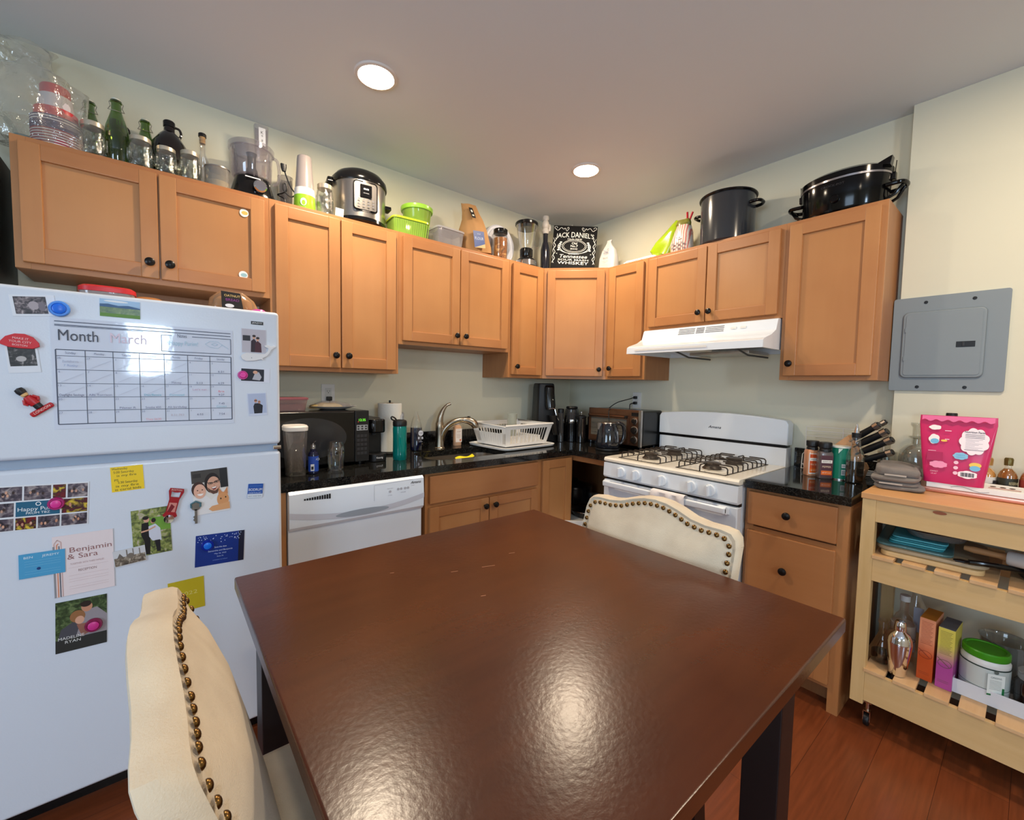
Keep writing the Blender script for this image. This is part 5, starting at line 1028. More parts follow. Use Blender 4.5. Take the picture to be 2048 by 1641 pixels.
mason(-2.600, -.24, 'silver-lidded jar beside the low open glass, right of the dark jug', .037, .122)
mason(-2.056, -.22, 'empty silver-lidded jar between the bullet blender and the pressure cooker', .040, .158)
def swing(x, y, h, label):
    t = thing('swing_top_bottle', label, 'bottle', (x, y, ZT + .0005), group='green glass bottles')
    MB().m(M_green).lathe([(0, 0), (.032, 0), (.036, .006), (.036, h * .48), (.033, h * .58), (.022, h * .72), (.0155, h * .82), (.0145, h * .92), (.0175, h * .93), (.0175, h * .955), (.014, h * .965), (.0, h * .966)], seg=36).build('bottle', None, t)
    MB().m(M_steel).tube([(.017, 0, h * .87), (.021, .004, h * .93), (.012, .006, h * .99), (-.012, .006, h * .99), (-.021, .004, h * .93), (-.017, 0, h * .87)], .0012, 6).tube([(.017, 0, h * .87), (.024, -.01, h * .80), (.0, -.026, h * .78), (-.024, -.01, h * .80), (-.017, 0, h * .87)], .0012, 6).build('wire_bail', None, t)
    MB().m(P('stopper_white', (214, 214, 200), .4)).lathe([(0, h * .966), (.012, h * .966), (.013, h * .985), (.008, h), (0, h)], seg=20).build('stopper', None, t)
swing(-2.908, -.13, .262, 'leftmost green swing-top bottle, rising behind a silver-lidded jar')
swing(-2.826, -.21, .262, 'front green swing-top bottle, the fully visible one')
swing(-2.742, -.11, .262, 'green swing-top bottle behind the jar left of the dark jug')
def growler(x, y, h, r, label, up=True):
    t = thing('glass_jug', label, 'jug', (x, y, ZT + .0005), group='dark glass jugs')
    mt = P('amber_dark_glass', (16, 10, 10), .06, coat=.6)
    MB().m(mt).lathe([(0, 0), (r - .006, 0), (r, .008), (r, h * .52), (r * .92, h * .64), (r * .55, h * .78), (.020, h * .84), (.018, h * .92), (0, h * .92)], seg=40).tube(smoothp([(.015, 0, h * .93), (.034, 0, h * .92), (.040, 0, h * .85), (.034, 0, h * .78)]), .005, 8).build('jug', None, t)
    MB().m(M_black).lathe([(0, h * .91), (.021, h * .91), (.021, h * .985), (.018, h), (0, h)], seg=28).build('cap', None, t)
growler(-2.663, -.125, .275, .064, 'big dark glass jug with black cap behind two silver-lidded jars')
growler(-2.835, -.075, .235, .064, 'dark glass jug mostly hidden behind the front green bottle')
t = thing('corked_bottle', 'slim clear bottle with a black-topped cork beside the dark jug', 'bottle', (-2.548, -.13, ZT + .0005))
MB().m(M_glass).shell([(0, 0), (.028, 0), (.031, .004), (.031, .12), (.026, .145), (.0125, .175), (.0115, .23), (.014, .232), (.014, .24)], .0016, seg=32).build('bottle', None, t)
MB().m(P('cork', (176, 140, 96), .8)).lathe([(0, .222), (.0115, .222), (.0115, .25), (0, .25)], seg=20).m(M_blackm).lathe([(0, .25), (.015, .25), (.015, .262), (.013, .265), (0, .265)], seg=24).build('stopper', None, t)
t = thing('candle_glass', 'low wide glass tumbler with fluted sides left of the food processor', 'glass', (-2.505, -.235, ZT + .0005))
MB().m(thin('ribbed_glass', (230, 225, 210), haze=.12)).shell([(0, 0), (.043, 0), (.046, .004), (.046, .088)], .002, seg=24).m(M_steel).lathe([(.0455, .084), (.047, .085), (.047, .089), (.0455, .0895)], seg=36).build('tumbler', None, t)
MB().m(P('wax', (206, 196, 176), .5)).lathe([(0, .004), (.0435, .005), (.0435, .03), (0, .03)], seg=28).build('wax', None, t)
# wrapped party supplies in a big clear bag
ZB = ZT + .0005
t = thing('paper_plates', 'stack of paper plates with purple and red rims inside the clear bag', 'plates', (-2.990, -.215, ZB))
pl = [P('plate_white', (226, 218, 222), .6), P('plate_purple', (74, 64, 110), .6), P('plate_red', (156, 60, 78), .6)]
m = MB()
for i in range(22): m.m(pl[0] if (i % 2 == 0 and i not in (12, 14, 16)) else (pl[1] if i > 11 else pl[2])).lathe([(0, i * .0046), (.055, i * .0046), (.068, i * .0046 + .003), (.068, i * .0046 + .006), (.055, i * .0046 + .004), (0, i * .0046 + .004)], (0, 0, 0), 32)
m.build('plate_stack', None, t)
t = thing('plastic_cups', 'short stack of white cups with a wide red rim on the paper plates', 'cups', (-2.990, -.215, ZB + .108))
MB().m(P('cup_red', (206, 50, 60), .35)).lathe([(0, 0), (.056, 0), (.058, .006), (.057, .030), (0, .030)], seg=36).m(P('cup_white', (222, 214, 220), .5)).lathe([(0, .030), (.050, .030), (.043, .082), (0, .082)], seg=36).build('cups', None, t)
MB().m(P('cup_red', (206, 50, 60), .35)).lathe([(0, .082), (.040, .082), (.040, .112), (.037, .118), (0, .118)], seg=36).build('red_lid', None, t)
film = thin('bag_film', (244, 244, 240), gloss=1.5, rough=.12, haze=.12, hazecol=(222, 222, 216), bump=1.0, bs=28)
tag(MB().m(film).loft([(ZB + .001, .11, .095, -3.02, -.20), (ZB + .06, .135, .115, -3.035, -.19), (ZB + .15, .14, .115, -3.04, -.185), (ZB + .24, .14, .10, -3.05, -.17), (ZB + .30, .07, .05, -3.07, -.14), (ZB + .36, .10, .05, -3.10, -.12), (ZB + .40, .13, .045, -3.14, -.10)], 64, 2.2, amp=.05, sd=2, fq=19).build('plastic_bag', None), 'large crumpled clear plastic bag around the stacked plates and cups', 'bag')
tag(MB().m(P('teal_film', (120, 150, 150), .3)).lathe([(0, 0), (.030, .0), (.038, .012), (.03, .028), (0, .036)], (0, 0, 0), 24).build('foil_tray', None, None, loc=(-3.075, -.20, ZB + .001)), 'small grey-green rounded packet at the left edge of the clear bag', 'packet')
# food processor
t = thing('food_processor', 'black food processor with a clear bowl and tall feed tube', 'food processor', (-2.365, -.17, ZB))
MB().m(M_black).loft([(0, .10, .09, 0, 0), (.012, .102, .092, 0, 0), (.035, .088, .082, 0, 0), (.075, .076, .074, 0, 0), (.098, .070, .070, 0, 0), (.104, .062, .062, 0, 0)], 44, 2.8).build('motor_base', None, t)
m = MB().m(M_chrome).lathe([(0, -.083), (.027, -.083), (.027, -.094), (.022, -.100), (0, -.101)], (.018, -.006, .052), 32, 'y').build('speed_dial', None, t)
m = MB(); m.fr = FR((-.008, -.0795, .088), (1, 0, 0), (0, .2, .98)); m.m(I((220, 220, 224))).drect(-.03, -.002, .03, .003, .0012); m.build('brand_strip', None, t)
bowl = thin('tinted_bowl', (238, 236, 240), gloss=.9, haze=.07, hazecol=(206, 202, 208))
MB().m(bowl).shell([(0, .105), (.074, .106), (.080, .115), (.086, .235)], .0025, seg=44).m(bowl).lathe([(.087, .228), (.092, .229), (.093, .250), (.088, .255), (.0, .256)], seg=44).build('bowl', None, t)
MB().m(P('blade_stem', (40, 40, 44), .35)).lathe([(0, .106), (.026, .106), (.024, .15), (.018, .16), (.018, .21), (.023, .225), (0, .228)], seg=24).build('blade_hub', None, t)
MB().m(bowl).loft([(.255, .026, .022, .045, .03), (.375, .030, .026, .045, .03), (.376, .028, .024, .045, .03), (.256, .024, .020, .045, .03)], 28, 3.5, cap=False).build('feed_tube', None, t)
m = MB(); m.fr = FRONT(.045, .003, .32); m.m(I((222, 222, 226))).drect(-.014, -.04, .014, .04, .0006).m(I((30, 30, 34))).dtext('K', 0, .018, .018, .001).dtext('*', 0, .0, .02, .001).dtext('8', 0, -.018, .014, .001); m.build('tube_label', None, t)
MB().m(bowl).tube(smoothp([(.085, 0, .235), (.105, -.01, .22), (.112, -.012, .17), (.105, -.012, .12), (.085, -.01, .105)]), .007, 10).build('bowl_handle', None, t)
cc_ = smoothp([(-2.235, -.20, 2.34), (-2.228, -.20, 2.315), (-2.21, -.20, 2.27), (-2.19, -.205, 2.235), (-2.21, -.21, 2.215), (-2.238, -.21, 2.235), (-2.243, -.21, 2.265), (-2.23, -.21, 2.27), (-2.228, -.21, 2.24), (-2.245, -.2, 2.225), (-2.26, -.18, 2.22), (-2.235, -.2, 2.2), (-2.232, -.2, 2.16)])
tag(MB().m(M_blackm).tube(cc_, .0032, 8).loft([(2.33, .008, .007, -2.236, -.20), (2.345, .012, .009, -2.237, -.20), (2.362, .013, .009, -2.238, -.20)], 16, 4).build('power_cord', None), 'black power cord looped up beside the food processor with its plug on top', 'cord')
tag(MB().m(thin('accessory_clear', (230, 228, 228), haze=.14)).shell([(0, 0), (.032, 0), (.034, .19), (.036, .20)], .002, seg=28).build('clear_beaker', None, None, loc=(-2.205, -.075, ZB)), 'clear plastic beaker standing behind the looped cord', 'beaker')
# bullet blender
t = thing('personal_blender', 'bullet blender with a grey cup and a lime green and white base', 'blender', (-2.150, -.22, ZB))
MB().m(P('lime_plastic', (150, 206, 52), .25, coat=.5)).lathe([(0, 0), (.048, 0), (.050, .004), (.047, .073), (0, .073)], seg=40).build('base', None, t)
MB().m(M_whitep).lathe([(0, .073), (.047, .073), (.044, .108), (0, .108)], seg=40).build('collar', None, t)
MB().m(P('smoky_cup', (158, 148, 146), .22, coat=.3)).lathe([(0, .108), (.042, .108), (.033, .25), (.031, .262), (.026, .266), (0, .267)], seg=40).build('cup', None, t)
m = MB(); m.fr = FR((-.016, -.0465, .035), (.94, -.34, 0), (0, 0, 1)); m.m(I((236, 240, 236))).dell(0, 0, .014, .018, .002).m(I((150, 206, 52))).dell(0, -.004, .008, .012, .0025); m.build('emblem', None, t)
tag(MB().m(M_paper).box(-.02, .02, -.002, .0, 0, .045, R=Matrix.Rotation(rad(12), 3, 'X')).build('paper_card', None, None, loc=(-2.000, -.268, ZB + .001)), 'little white card leaning against the pressure cooker', 'card')
# pressure cooker
t = thing('pressure_cooker', 'stainless electric pressure cooker with a black lid and control panel', 'pressure cooker', (-1.862, -.162, ZB), rad(-6))
R0 = .138
MB().m(M_black).lathe([(0, 0), (R0 - .012, 0), (R0, .012), (R0, .028), (0, .028)], seg=56).build('base_ring', None, t)
MB().m(M_steel).lathe([(R0 - .003, .028), (R0 - .002, .215), (R0 - .006, .218), (0, .218)], seg=64).build('steel_shell', None, t)
MB().m(M_black).lathe([(0, .214), (R0 + .004, .214), (R0 + .006, .222), (R0 + .002, .245), (R0 - .02, .272), (R0 - .05, .288), (.04, .296), (0, .298)], seg=56).build('lid', None, t)
MB().m(M_black).box(-R0 - .030, -R0 + .01, -.030, .030, .205, .222, b=.006).build('side_handle', None, t)
MB().m(M_black).box(R0 - .01, R0 + .030, -.030, .030, .13, .152, b=.006).build('side_handle', None, t)
MB().m(M_black).loft([(.222, .02, .022, -R0 - .008, 0), (.236, .018, .02, -R0 - .006, 0)], 16, 4).build('condensation_cap', None, t)
m = MB()
pp = rrect(-.062, .062, .055, .205, .018)
def bend(mm, pts, rr, z=0):
    return [(rr * sin(p[0] / R0), -rr * cos(p[0] / R0), p[1] + z) for p in pts]
a, b = bend(m, pp, R0 - .002), bend(m, pp, R0 + .006); n = len(pp)
m.m(M_black).raw(a + b, [tuple(range(n, 2 * n))] + [(i, (i + 1) % n, (i + 1) % n + n, i + n) for i in range(n)])
p2 = rrect(-.055, .055, .063, .198, .014); m.m(M_steel).raw(bend(m, p2, R0 + .0068), [tuple(range(len(p2)))])
p3 = rrect(-.028, .028, .125, .186, .003); m.m(I((14, 14, 16), .15)).raw(bend(m, p3, R0 + .0074), [tuple(range(len(p3)))])
m.fr = FRONT(0, -R0 - .0076, .155); m.m(P('display_white', (220, 226, 230), .4, emit=(230, 240, 255), es=1)).dtext('00:00', 0, .008, .012).m(I((190, 194, 200))).dtext('LESS MORE', 0, -.012, .006)
m.m(I((110, 110, 116)))
for i in range(4):
    for j in range(3): m.dell(-.036 + i * .024, -.045 - j * .014, .006, .003, .0002 - .0006 * abs(i - 1.5))
m.build('control_panel', None, t)
# green boxes
gtub = thin('green_tub', (214, 236, 160), haze=.5, hazecol=(176, 216, 92))
t = thing('food_container', 'square lime green ribbed container in front of the round green one', 'container', (-1.60, -.20, ZB), rad(-4))
MB().m(gtub).loft([(0, .095, .065, 0, 0), (.085, .105, .073, 0, 0)], 40, 7).build('tub', None, t)
g = MB().m(gtub)
for i in range(17): g.tube([(-.094 + i * .0118, -.0655, .004), (-.102 + i * .0128, -.0735, .08)], .002, 6)
g.build('ribs', None, t)
MB().m(P('lime_lid', (196, 224, 52), .3, coat=.3)).loft([(.085, .110, .078, 0, 0), (.094, .110, .078, 0, 0), (.098, .104, .072, 0, 0)], 40, 7).build('lid', None, t)
t = thing('food_container', 'round light green bowl with a lime lid stacked on the square container', 'container', (-1.510, -.140, ZB + .099))
MB().m(gtub).lathe([(0, 0), (.060, 0), (.075, .02), (.083, .085), (.085, .09), (0, .09)], seg=48).build('bowl', None, t)
MB().m(P('lime_lid2', (160, 216, 70), .3, coat=.3)).lathe([(.0, .09), (.092, .09), (.094, .095), (.094, .112), (.088, .116), (.084, .110), (0, .110)], seg=48).build('lid', None, t)
t = thing('food_container', 'clear plastic container lying left of the brown paper bag', 'container', (-1.352, -.21, ZB), rad(3))
MB().m(thin('clear_tub', (222, 218, 222), haze=.28, hazecol=(206, 202, 206))).loft([(0, .085, .06, 0, 0), (.09, .095, .068, 0, 0)], 36, 7).build('tub', None, t)
MB().m(thin('clear_lid', (232, 230, 232), haze=.35)).loft([(.09, .099, .072, 0, 0), (.100, .099, .072, 0, 0)], 36, 7).build('lid', None, t)
# brown bag
t = thing('paper_bag', 'crumpled brown paper flour bag with a blue label, tilting left', 'bag', (-1.12, -.20, ZB), rad(8), rot=(0, rad(-9), rad(8)))
MK = P('kraft_paper', (176, 132, 84), .75, bump=.6, bscale=30, var=.15)
MB().m(MK).loft([(0.016, .095, .055, 0, 0), (.05, .10, .06, 0, 0), (.16, .092, .052, -.005, 0), (.22, .078, .038, -.01, 0), (.26, .070, .022, -.018, 0), (.31, .066, .010, -.03, 0)], 60, 4, amp=.022, sd=7, fq=17).build('bag_body', None, t)
m = MB(); m.fr = FRONT(-.028, -.0635, .09); m.m(I((52, 78, 140))).drect(-.05, -.055, .042, .045, .012).m(I((190, 204, 230))).dtext('FLOUR', -.004, .0, .024, .0125).dtext('bread', -.004, .028, .012, .0125).m(I((196, 168, 120))).dpoly([(-.05, -.055), (.042, -.055), (.042, -.03)], .0125)
m.build('front_label', None, t)
m = MB(); m.fr = FR((-.045, -.048, .245), (1, 0, 0), (0, .35, .94)); m.m(I((24, 22, 24))).drect(-.018, -.035, .014, .035, .004).m(I((230, 228, 220))).dell(-.002, .012, .008, .009, .0045).drect(-.010, -.022, .006, -.012, .0045); m.build('brand_tag', None, t)
# nut jar
t = thing('glass_jar', 'glass jar of nuts with a black lid right of the brown bag', 'jar', (-.950, -.23, ZB))
MB().m(photo_mat('nut_mix', [(52, 28, 12), (150, 92, 40), (120, 70, 30), (214, 168, 104)], 42)).lathe([(0, .003), (.044, .003), (.045, .14), (0, .142)], seg=36).build('nuts', None, t)
MB().m(M_glass).lathe([(0, 0), (.045, 0), (.048, .004), (.048, .155), (.04, .170), (0, .170)], seg=40).build('glass', None, t)
MB().m(M_black).lathe([(0, .170), (.046, .170), (.047, .174), (.047, .196), (.043, .2), (0, .2)], seg=36).build('lid', None, t)
# white round lid on edge
t = thing('round_box', 'round white tin standing on edge behind the nut jar', 'tin', (-.872, -.078, ZB + .142), rad(4))
MB().m(P('white_tin', (214, 216, 226), .3, coat=.3)).lathe([(0, -.045), (.130, -.045), (.138, -.036), (.138, .036), (.130, .045), (0, .045)], (0, 0, 0), 56, 'y').build('tin_body', None, t)
MB().m(P('white_tin2', (200, 204, 216), .35)).lathe([(.09, -.045), (.118, -.045), (.114, -.050), (.094, -.050), (.09, -.045)], (0, 0, 0), 48, 'y').build('rim_ring', None, t)
# countertop blender
t = thing('blender', 'glass-jar blender with a black lid and dark chrome base', 'blender', (-.700, -.205, ZB), rad(-20))
MB().m(M_black).lathe([(0, 0), (.078, 0), (.080, .006), (.072, .045), (.048, .068), (.040, .075), (0, .075)], seg=40).build('base', None, t)
MB().m(M_chrome).lathe([(.0725, .040), (.0755, .030), (.079, .012), (.0805, .008), (.0738, .044)], seg=40).build('chrome_skirt', None, t)
MB().m(M_black).lathe([(0, .072), (.042, .072), (.046, .08), (.046, .125), (.040, .132), (0, .132)], seg=36).build('collar', None, t)
MB().m(M_glass).shell([(0, .132), (.042, .133), (.050, .16), (.073, .285), (.076, .290)], .003, seg=40).m(M_glass).tube(smoothp([(.065, 0, .27), (.098, 0, .27), (.110, 0, .24), (.102, 0, .18), (.085, 0, .150), (.055, 0, .155)]), .007, 10).build('glass_jar', None, t)
MB().m(M_black).lathe([(0, .268), (.066, .268), (.070, .29), (.080, .292), (.081, .305), (.076, .312), (.035, .318), (.032, .330), (0, .332)], seg=40).build('lid', None, t)
# ------------------------------------------------------------------ corner: whiskey sign, wine figure
A45 = rad(-45)
t = thing('whiskey_sign', 'black and white whiskey label sign leaning in the corner above the diagonal cabinet', 'sign', (-.366, -.334, ZB + .012), rot=(rad(-7), rad(3.5), rad(-46)))
SW, SH = .318, .338
MB().m(P('sign_black', (12, 12, 14), .6, spec=.15)).box(-SW / 2, SW / 2, -.012, 0, 0, SH, b=.002).build('board', None, t)
Wt = I((226, 226, 220)); Kk = I((18, 18, 20)); m = MB(); m.fr = FRONT(0, -.0122, .036) @ Matrix.Diagonal((1, .90, 1, 1)); m.m(Wt)
m.dtext("JACK DANIEL'S", 0, .242, .052, bold=.006, fit=.275, warp=lambda x, y: (x, y * (1.25 - abs(x) * 2.0) + .020 * cos(x * 9) - .004))
m.dtext('OLD TIME', 0, .222, .018, bold=.0, fit=.105)
ring = lambda rx, ry, w_, y0, a0=0, a1=2 * pi, k=40: m.dline([(rx * cos(a0 + (a1 - a0) * i / k), y0 + ry * sin(a0 + (a1 - a0) * i / k)) for i in range(k + 1)], w_)
ring(.088, .052, .003, .165); ring(.078, .043, .0018, .165); ring(.118, .058, .004, .160, rad(150), rad(390)); ring(.104, .060, .003, .160, rad(160), rad(380))
for s_ in (-1, 1):
    for k in range(5): m.dell(s_ * (.098 + .004 * k), .195 - k * .016, .009, .0055)
m.dtext('Old', 0, .188, .026, bold=.006).dtext('No.7', 0, .165, .026, bold=.006).dtext('BRAND', 0, .142, .016, bold=.006)
m.dtext('QUALITY', 0, .101, .014, bold=.0, fit=.08)
m.dtext('Tennessee', 0, .078, .040, bold=.004, shear=.2, fit=.20).dtext('SOUR MASH', 0, .050, .020, bold=.005, fit=.22).dtext('WHISKEY', 0, .024, .034, bold=.006, fit=.225)
def scroll(cx, cy, sx, sy):
    m.dline([(cx + sx * (.052 * u), cy + sy * (.012 * sin(u * 6.28))) for u in [i / 20 for i in range(21)]], .0035)
    m.dline([(cx + sx * (.052 + .010 * sin(a)), cy + sy * (.010 - .010 * cos(a))) for a in [i / 12 * 5 for i in range(13)]], .003)
for s_ in (-1, 1): scroll(s_ * .09, .305, s_, 1); scroll(s_ * .085, .302, -s_ * .6, 1)
for s_ in (-1, 1):
    m.dline([(s_ * (.142 + .006 * sin(u * 25)), .02 + u * .21) for u in [i / 40 for i in range(41)]], .0035)
    m.dline([(s_ * (.150 + .004 * cos(u * 25)), .02 + u * .21) for u in [i / 40 for i in range(41)]], .002)
    m.dpoly([(s_ * .118, .105), (s_ * .130, .100), (s_ * .118, .095), (s_ * .122, .1)] if s_ < 0 else [(s_ * .118, .095), (s_ * .130, .100), (s_ * .118, .105), (s_ * .122, .1)][::-1])
m.build('printed_label', None, t)
t = thing('figurine_bottle', 'dark bottle topped with a white decorated head left of the whiskey sign', 'bottle', (-.500, -.185, ZB))
MB().m(P('dark_blue_glass', (26, 28, 38), .12, coat=.5)).lathe([(0, 0), (.030, 0), (.034, .005), (.034, .17), (.024, .21), (.018, .23), (.018, .29), (0, .29)], seg=32).build('bottle', None, t)
wm = P('silver_white', (206, 200, 192), .35, bump=.8, bscale=90)
MB().m(wm).lathe([(0, .285), (.022, .287), (.028, .305), (.020, .325), (.026, .335), (.028, .352), (.022, .372), (.016, .380), (.024, .392), (.022, .412), (0, .420)], seg=24).loft([(.31, .008, .006, .03, -.01), (.34, .012, .01, .034, -.01), (.36, .006, .006, .03, -.008)], 14, 2).build('head', None, t)
tag(MB().m(P('wall_spike', (190, 190, 180), .5)).loft([(0, .03, .02, 0, 0), (.35, .02, .015, 0, 0), (.40, .018, .012, 0, 0), (.414, .004, .004, 0, 0)], 16, 3).build('white_bottle', None, None, loc=(-.235, -.20, ZB)), 'white rounded top of a bottle hidden behind the whiskey sign', 'bottle')
# ------------------------------------------------------------------ cabinet tops, right run
t = thing('paper_sack', 'small white folded paper sack right of the whiskey sign', 'bag', (-.215, -.545, ZB), RW)
MB().m(P('white_sack', (204, 202, 198), .7, bump=.4, bscale=40)).loft([(0, .072, .035, 0, 0), (.09, .068, .032, 0, 0), (.145, .058, .02, 0, 0), (.185, .022, .010, -.002, 0), (.20, .016, .008, 0, 0), (.215, .022, .005, .004, 0)], 32, 5, amp=.007, sd=4, fq=25).build('sack', None, t)
m = MB(); m.fr = FR((0, -.0345, .09), (1, 0, 0), (0, .14, .99)); m.m(I((90, 90, 130))).dline([(-.025, .055), (.025, .03), (-.02, .03), (.02, .062), (0, .02)], .002, .004).m(I((150, 148, 150))).dtext('Baking', 0, .0, .016, .004).dtext('Powder Mix', 0, -.025, .010, .004).dtext('GLUTEN FREE', 0, -.055, .008, .005); m.build('print', None, t)
t = thing('foil_package', 'flat white printed packet lying between the white sack and the yellow bag', 'package', (-.22, -.83, ZB), RW)
MB().m(P('packet_white', (226, 224, 222), .5, bump=.3)).loft([(0, .13, .05, 0, 0), (.016, .125, .046, 0, 0), (.024, .11, .04, 0, 0)], 32, 7, amp=.004, sd=1).build('packet', None, t)
m = MB(); m.fr = FRONT(0, -.0515, .010); m.m(I((80, 80, 86))).dtext('CHOCOLATE CHIPS', .0, 0, .016, .004, fit=.2); m.build('print', None, t)
t = thing('chip_bag', 'shiny yellow-green snack bag leaning against the striped bag', 'bag', (-.165, -.94, ZB), rot=(0, rad(20), RW))
MB().m(P('chip_green', (158, 186, 16), .22, coat=.6, bump=.3, bscale=30)).loft([(.02, .06, .03, -.02, 0), (.04, .085, .042, -.02, 0), (.10, .078, .045, -.01, 0), (.17, .052, .034, .0, 0), (.22, .030, .018, .02, 0), (.25, .024, .012, .035, 0)], 40, 3, amp=.022, sd=6, fq=20).build('bag', None, t)
t = thing('popcorn_bag', 'white and red striped bag closed with a red clip beside the stock pot', 'bag', (-.22, -1.110, ZB), RW)
def stripes():
    m, nt, b = nm('striped_wrap'); tc = nt.nodes.new('ShaderNodeTexCoord'); wv = nt.nodes.new('ShaderNodeTexWave'); wv.bands_direction = 'X'; wv.inputs['Scale'].default_value = 22; wv.inputs['Distortion'].default_value = 2
    nt.links.new(tc.outputs['Object'], wv.inputs['Vector']); cr = nt.nodes.new('ShaderNodeValToRGB'); cr.color_ramp.elements[0].color = lin((206, 120, 112)); cr.color_ramp.elements[1].color = lin((222, 214, 202)); cr.color_ramp.elements[0].position = .2; cr.color_ramp.elements[1].position = .5
    nt.links.new(wv.outputs['Fac'], cr.inputs[0]); nt.links.new(cr.outputs[0], b.inputs['Base Color']); b.inputs['Roughness'].default_value = .25; b.inputs['Coat Weight'].default_value = .4; return m
MB().m(stripes()).loft([(0, .07, .045, 0, 0), (.06, .066, .046, 0, 0), (.12, .055, .038, .005, 0), (.165, .036, .022, .008, 0)], 36, 3, amp=.014, sd=9, fq=22).build('bag', None, t)
m = MB(); m.fr = FR((0, -.05, .05), (1, 0, 0), (0, .05, 1)); m.m(I((120, 110, 110)))
for i in range(3):
    for j in range(2): m.drect(-.04 + i * .03, -.03 + j * .022, -.022 + i * .03, -.018 + j * .022, .004)
m.m(I((60, 50, 50))).drect(-.01, .03, .015, .036, .004); m.build('print', None, t)
MB().m(P('olive_foil', (120, 118, 50), .3, bump=.5)).loft([(.155, .04, .022, .004, 0), (.175, .045, .024, .0, 0), (.20, .038, .018, .002, 0)], 28, 2.6, amp=.014, sd=3, fq=30).build('twisted_top', None, t)
MB().m(P('clip_red', (186, 22, 42), .3)).tube([(.025, 0, .165), (.030, -.004, .20), (.028, -.004, .238)], .006, 10).tube([(.032, 0, .165), (.045, .002, .20), (.058, .004, .234)], .006, 10).build('clip', None, t)
tag(MB().m(P('cream_sack', (196, 186, 160), .7, bump=.4)).loft([(0, .04, .03, 0, 0), (.03, .042, .03, 0, 0), (.06, .03, .02, 0, 0), (.075, .01, .008, 0, 0)], 24, 2.4, amp=.01).build('sugar_pouch', None, None, loc=(-.062, -1.185, ZB)), 'small beige pouch tucked between the striped bag and the stock pot', 'pouch')
# stock pot
t = thing('stock_pot', 'tall dark grey enamel stock pot above the range hood', 'pot', (-.165, -1.352, ZB), RW)
Mp = P('grey_enamel', (50, 53, 58), .18, coat=.5)
MB().m(Mp).shell([(0, 0), (.135, 0), (.143, .008), (.143, .262)], .003, seg=64).build('pot_body', None, t)
MB().m(M_black).lathe([(.140, .258), (.150, .258), (.153, .264), (.150, .270), (.139, .268), (.140, .258)], seg=64).build('rim', None, t)
for s_ in (-1, 1):
    MB().m(M_black).tube(smoothp([(s_ * .138, -.042, .195), (s_ * .165, -.040, .197), (s_ * .182, -.022, .199), (s_ * .184, 0, .2), (s_ * .182, .022, .199), (s_ * .165, .040, .197), (s_ * .138, .042, .195)]), .0085, 12).build('handle', None, t)
# slow cooker
t = thing('slow_cooker', 'large glossy black oval slow cooker on the right-end cabinet', 'slow cooker', (-.170, -1.905, ZB), RW)
Mg2 = P('gloss_black_metal', (6, 6, 8), .12, spec=.35)
MB().m(Mg2).loft([(0.006, .158, .118, 0, 0), (.02, .164, .124, 0, 0), (.136, .172, .132, 0, 0), (.142, .172, .132, 0, 0)], 72, 2.1).m(M_blackm).lathe(cyl(.012, 0, .014), (-.10, -.06, 0), 12).lathe(cyl(.012, 0, .014), (.10, -.06, 0), 12).lathe(cyl(.012, 0, .014), (-.10, .06, 0), 12).lathe(cyl(.012, 0, .014), (.10, .06, 0), 12).build('housing', None, t)
MB().m(P('lid_rim', (170, 165, 168), .2, metal=.8)).loft([(.142, .174, .134, 0, 0), (.150, .175, .135, 0, 0)], 72, 2.1).build('rim_band', None, t)
MB().m(Mg2).loft([(.150, .176, .136, 0, 0), (.174, .177, .137, 0, 0), (.190, .150, .112, 0, 0), (.200, .10, .07, 0, 0), (.203, .03, .02, 0, 0)], 72, 2.1).loft([(.200, .03, .018, 0, 0), (.212, .022, .014, 0, 0), (.216, .012, .008, 0, 0)], 24, 2).prism([(.115, .176), (.176, .164), (.182, .200), (.176, .200), (.150, .190)], -.075, -.03, 'y', b=.003).build('lid', None, t)
for s_ in (-1, 1):
    MB().m(Mg2).tube(smoothp([(s_ * .160, -.05, .085), (s_ * .205, -.045, .088), (s_ * .222, -.02, .09), (s_ * .222, .02, .09), (s_ * .205, .045, .088), (s_ * .160, .05, .085)]), .009, 10).tube([(s_ * .160, -.035, .03), (s_ * .19, -.03, .045), (s_ * .215, -.02, .085)], .007, 8).tube([(s_ * .160, .035, .03), (s_ * .19, .03, .045), (s_ * .215, .02, .085)], .007, 8).build('side_handle', None, t)
    MB().m(M_black).box(s_ * .168, s_ * .186, -.014, .014, .118, .150, b=.003).tube([(s_ * .18, 0, .13), (s_ * .184, 0, .20)], .002, 6).build('lid_clip', None, t)
m = MB(); m.fr = FRONT(-.0, -.1318, .112); m.m(I((56, 56, 60), .2)).dtext('CROCK-POT', -.015, .006, .013, .0012, bold=.01, sx=1.2)
m.m(I((120, 120, 124))).drect(-.012, -.062, -.008, -.058, .0); m.build('badge', None, t)
m = MB().m(Mg2).lathe([(0, -.126), (.018, -.126), (.018, -.138), (.014, -.142), (0, -.142)], (-.005, 0, .055), 28, 'y').build('dial', None, t)
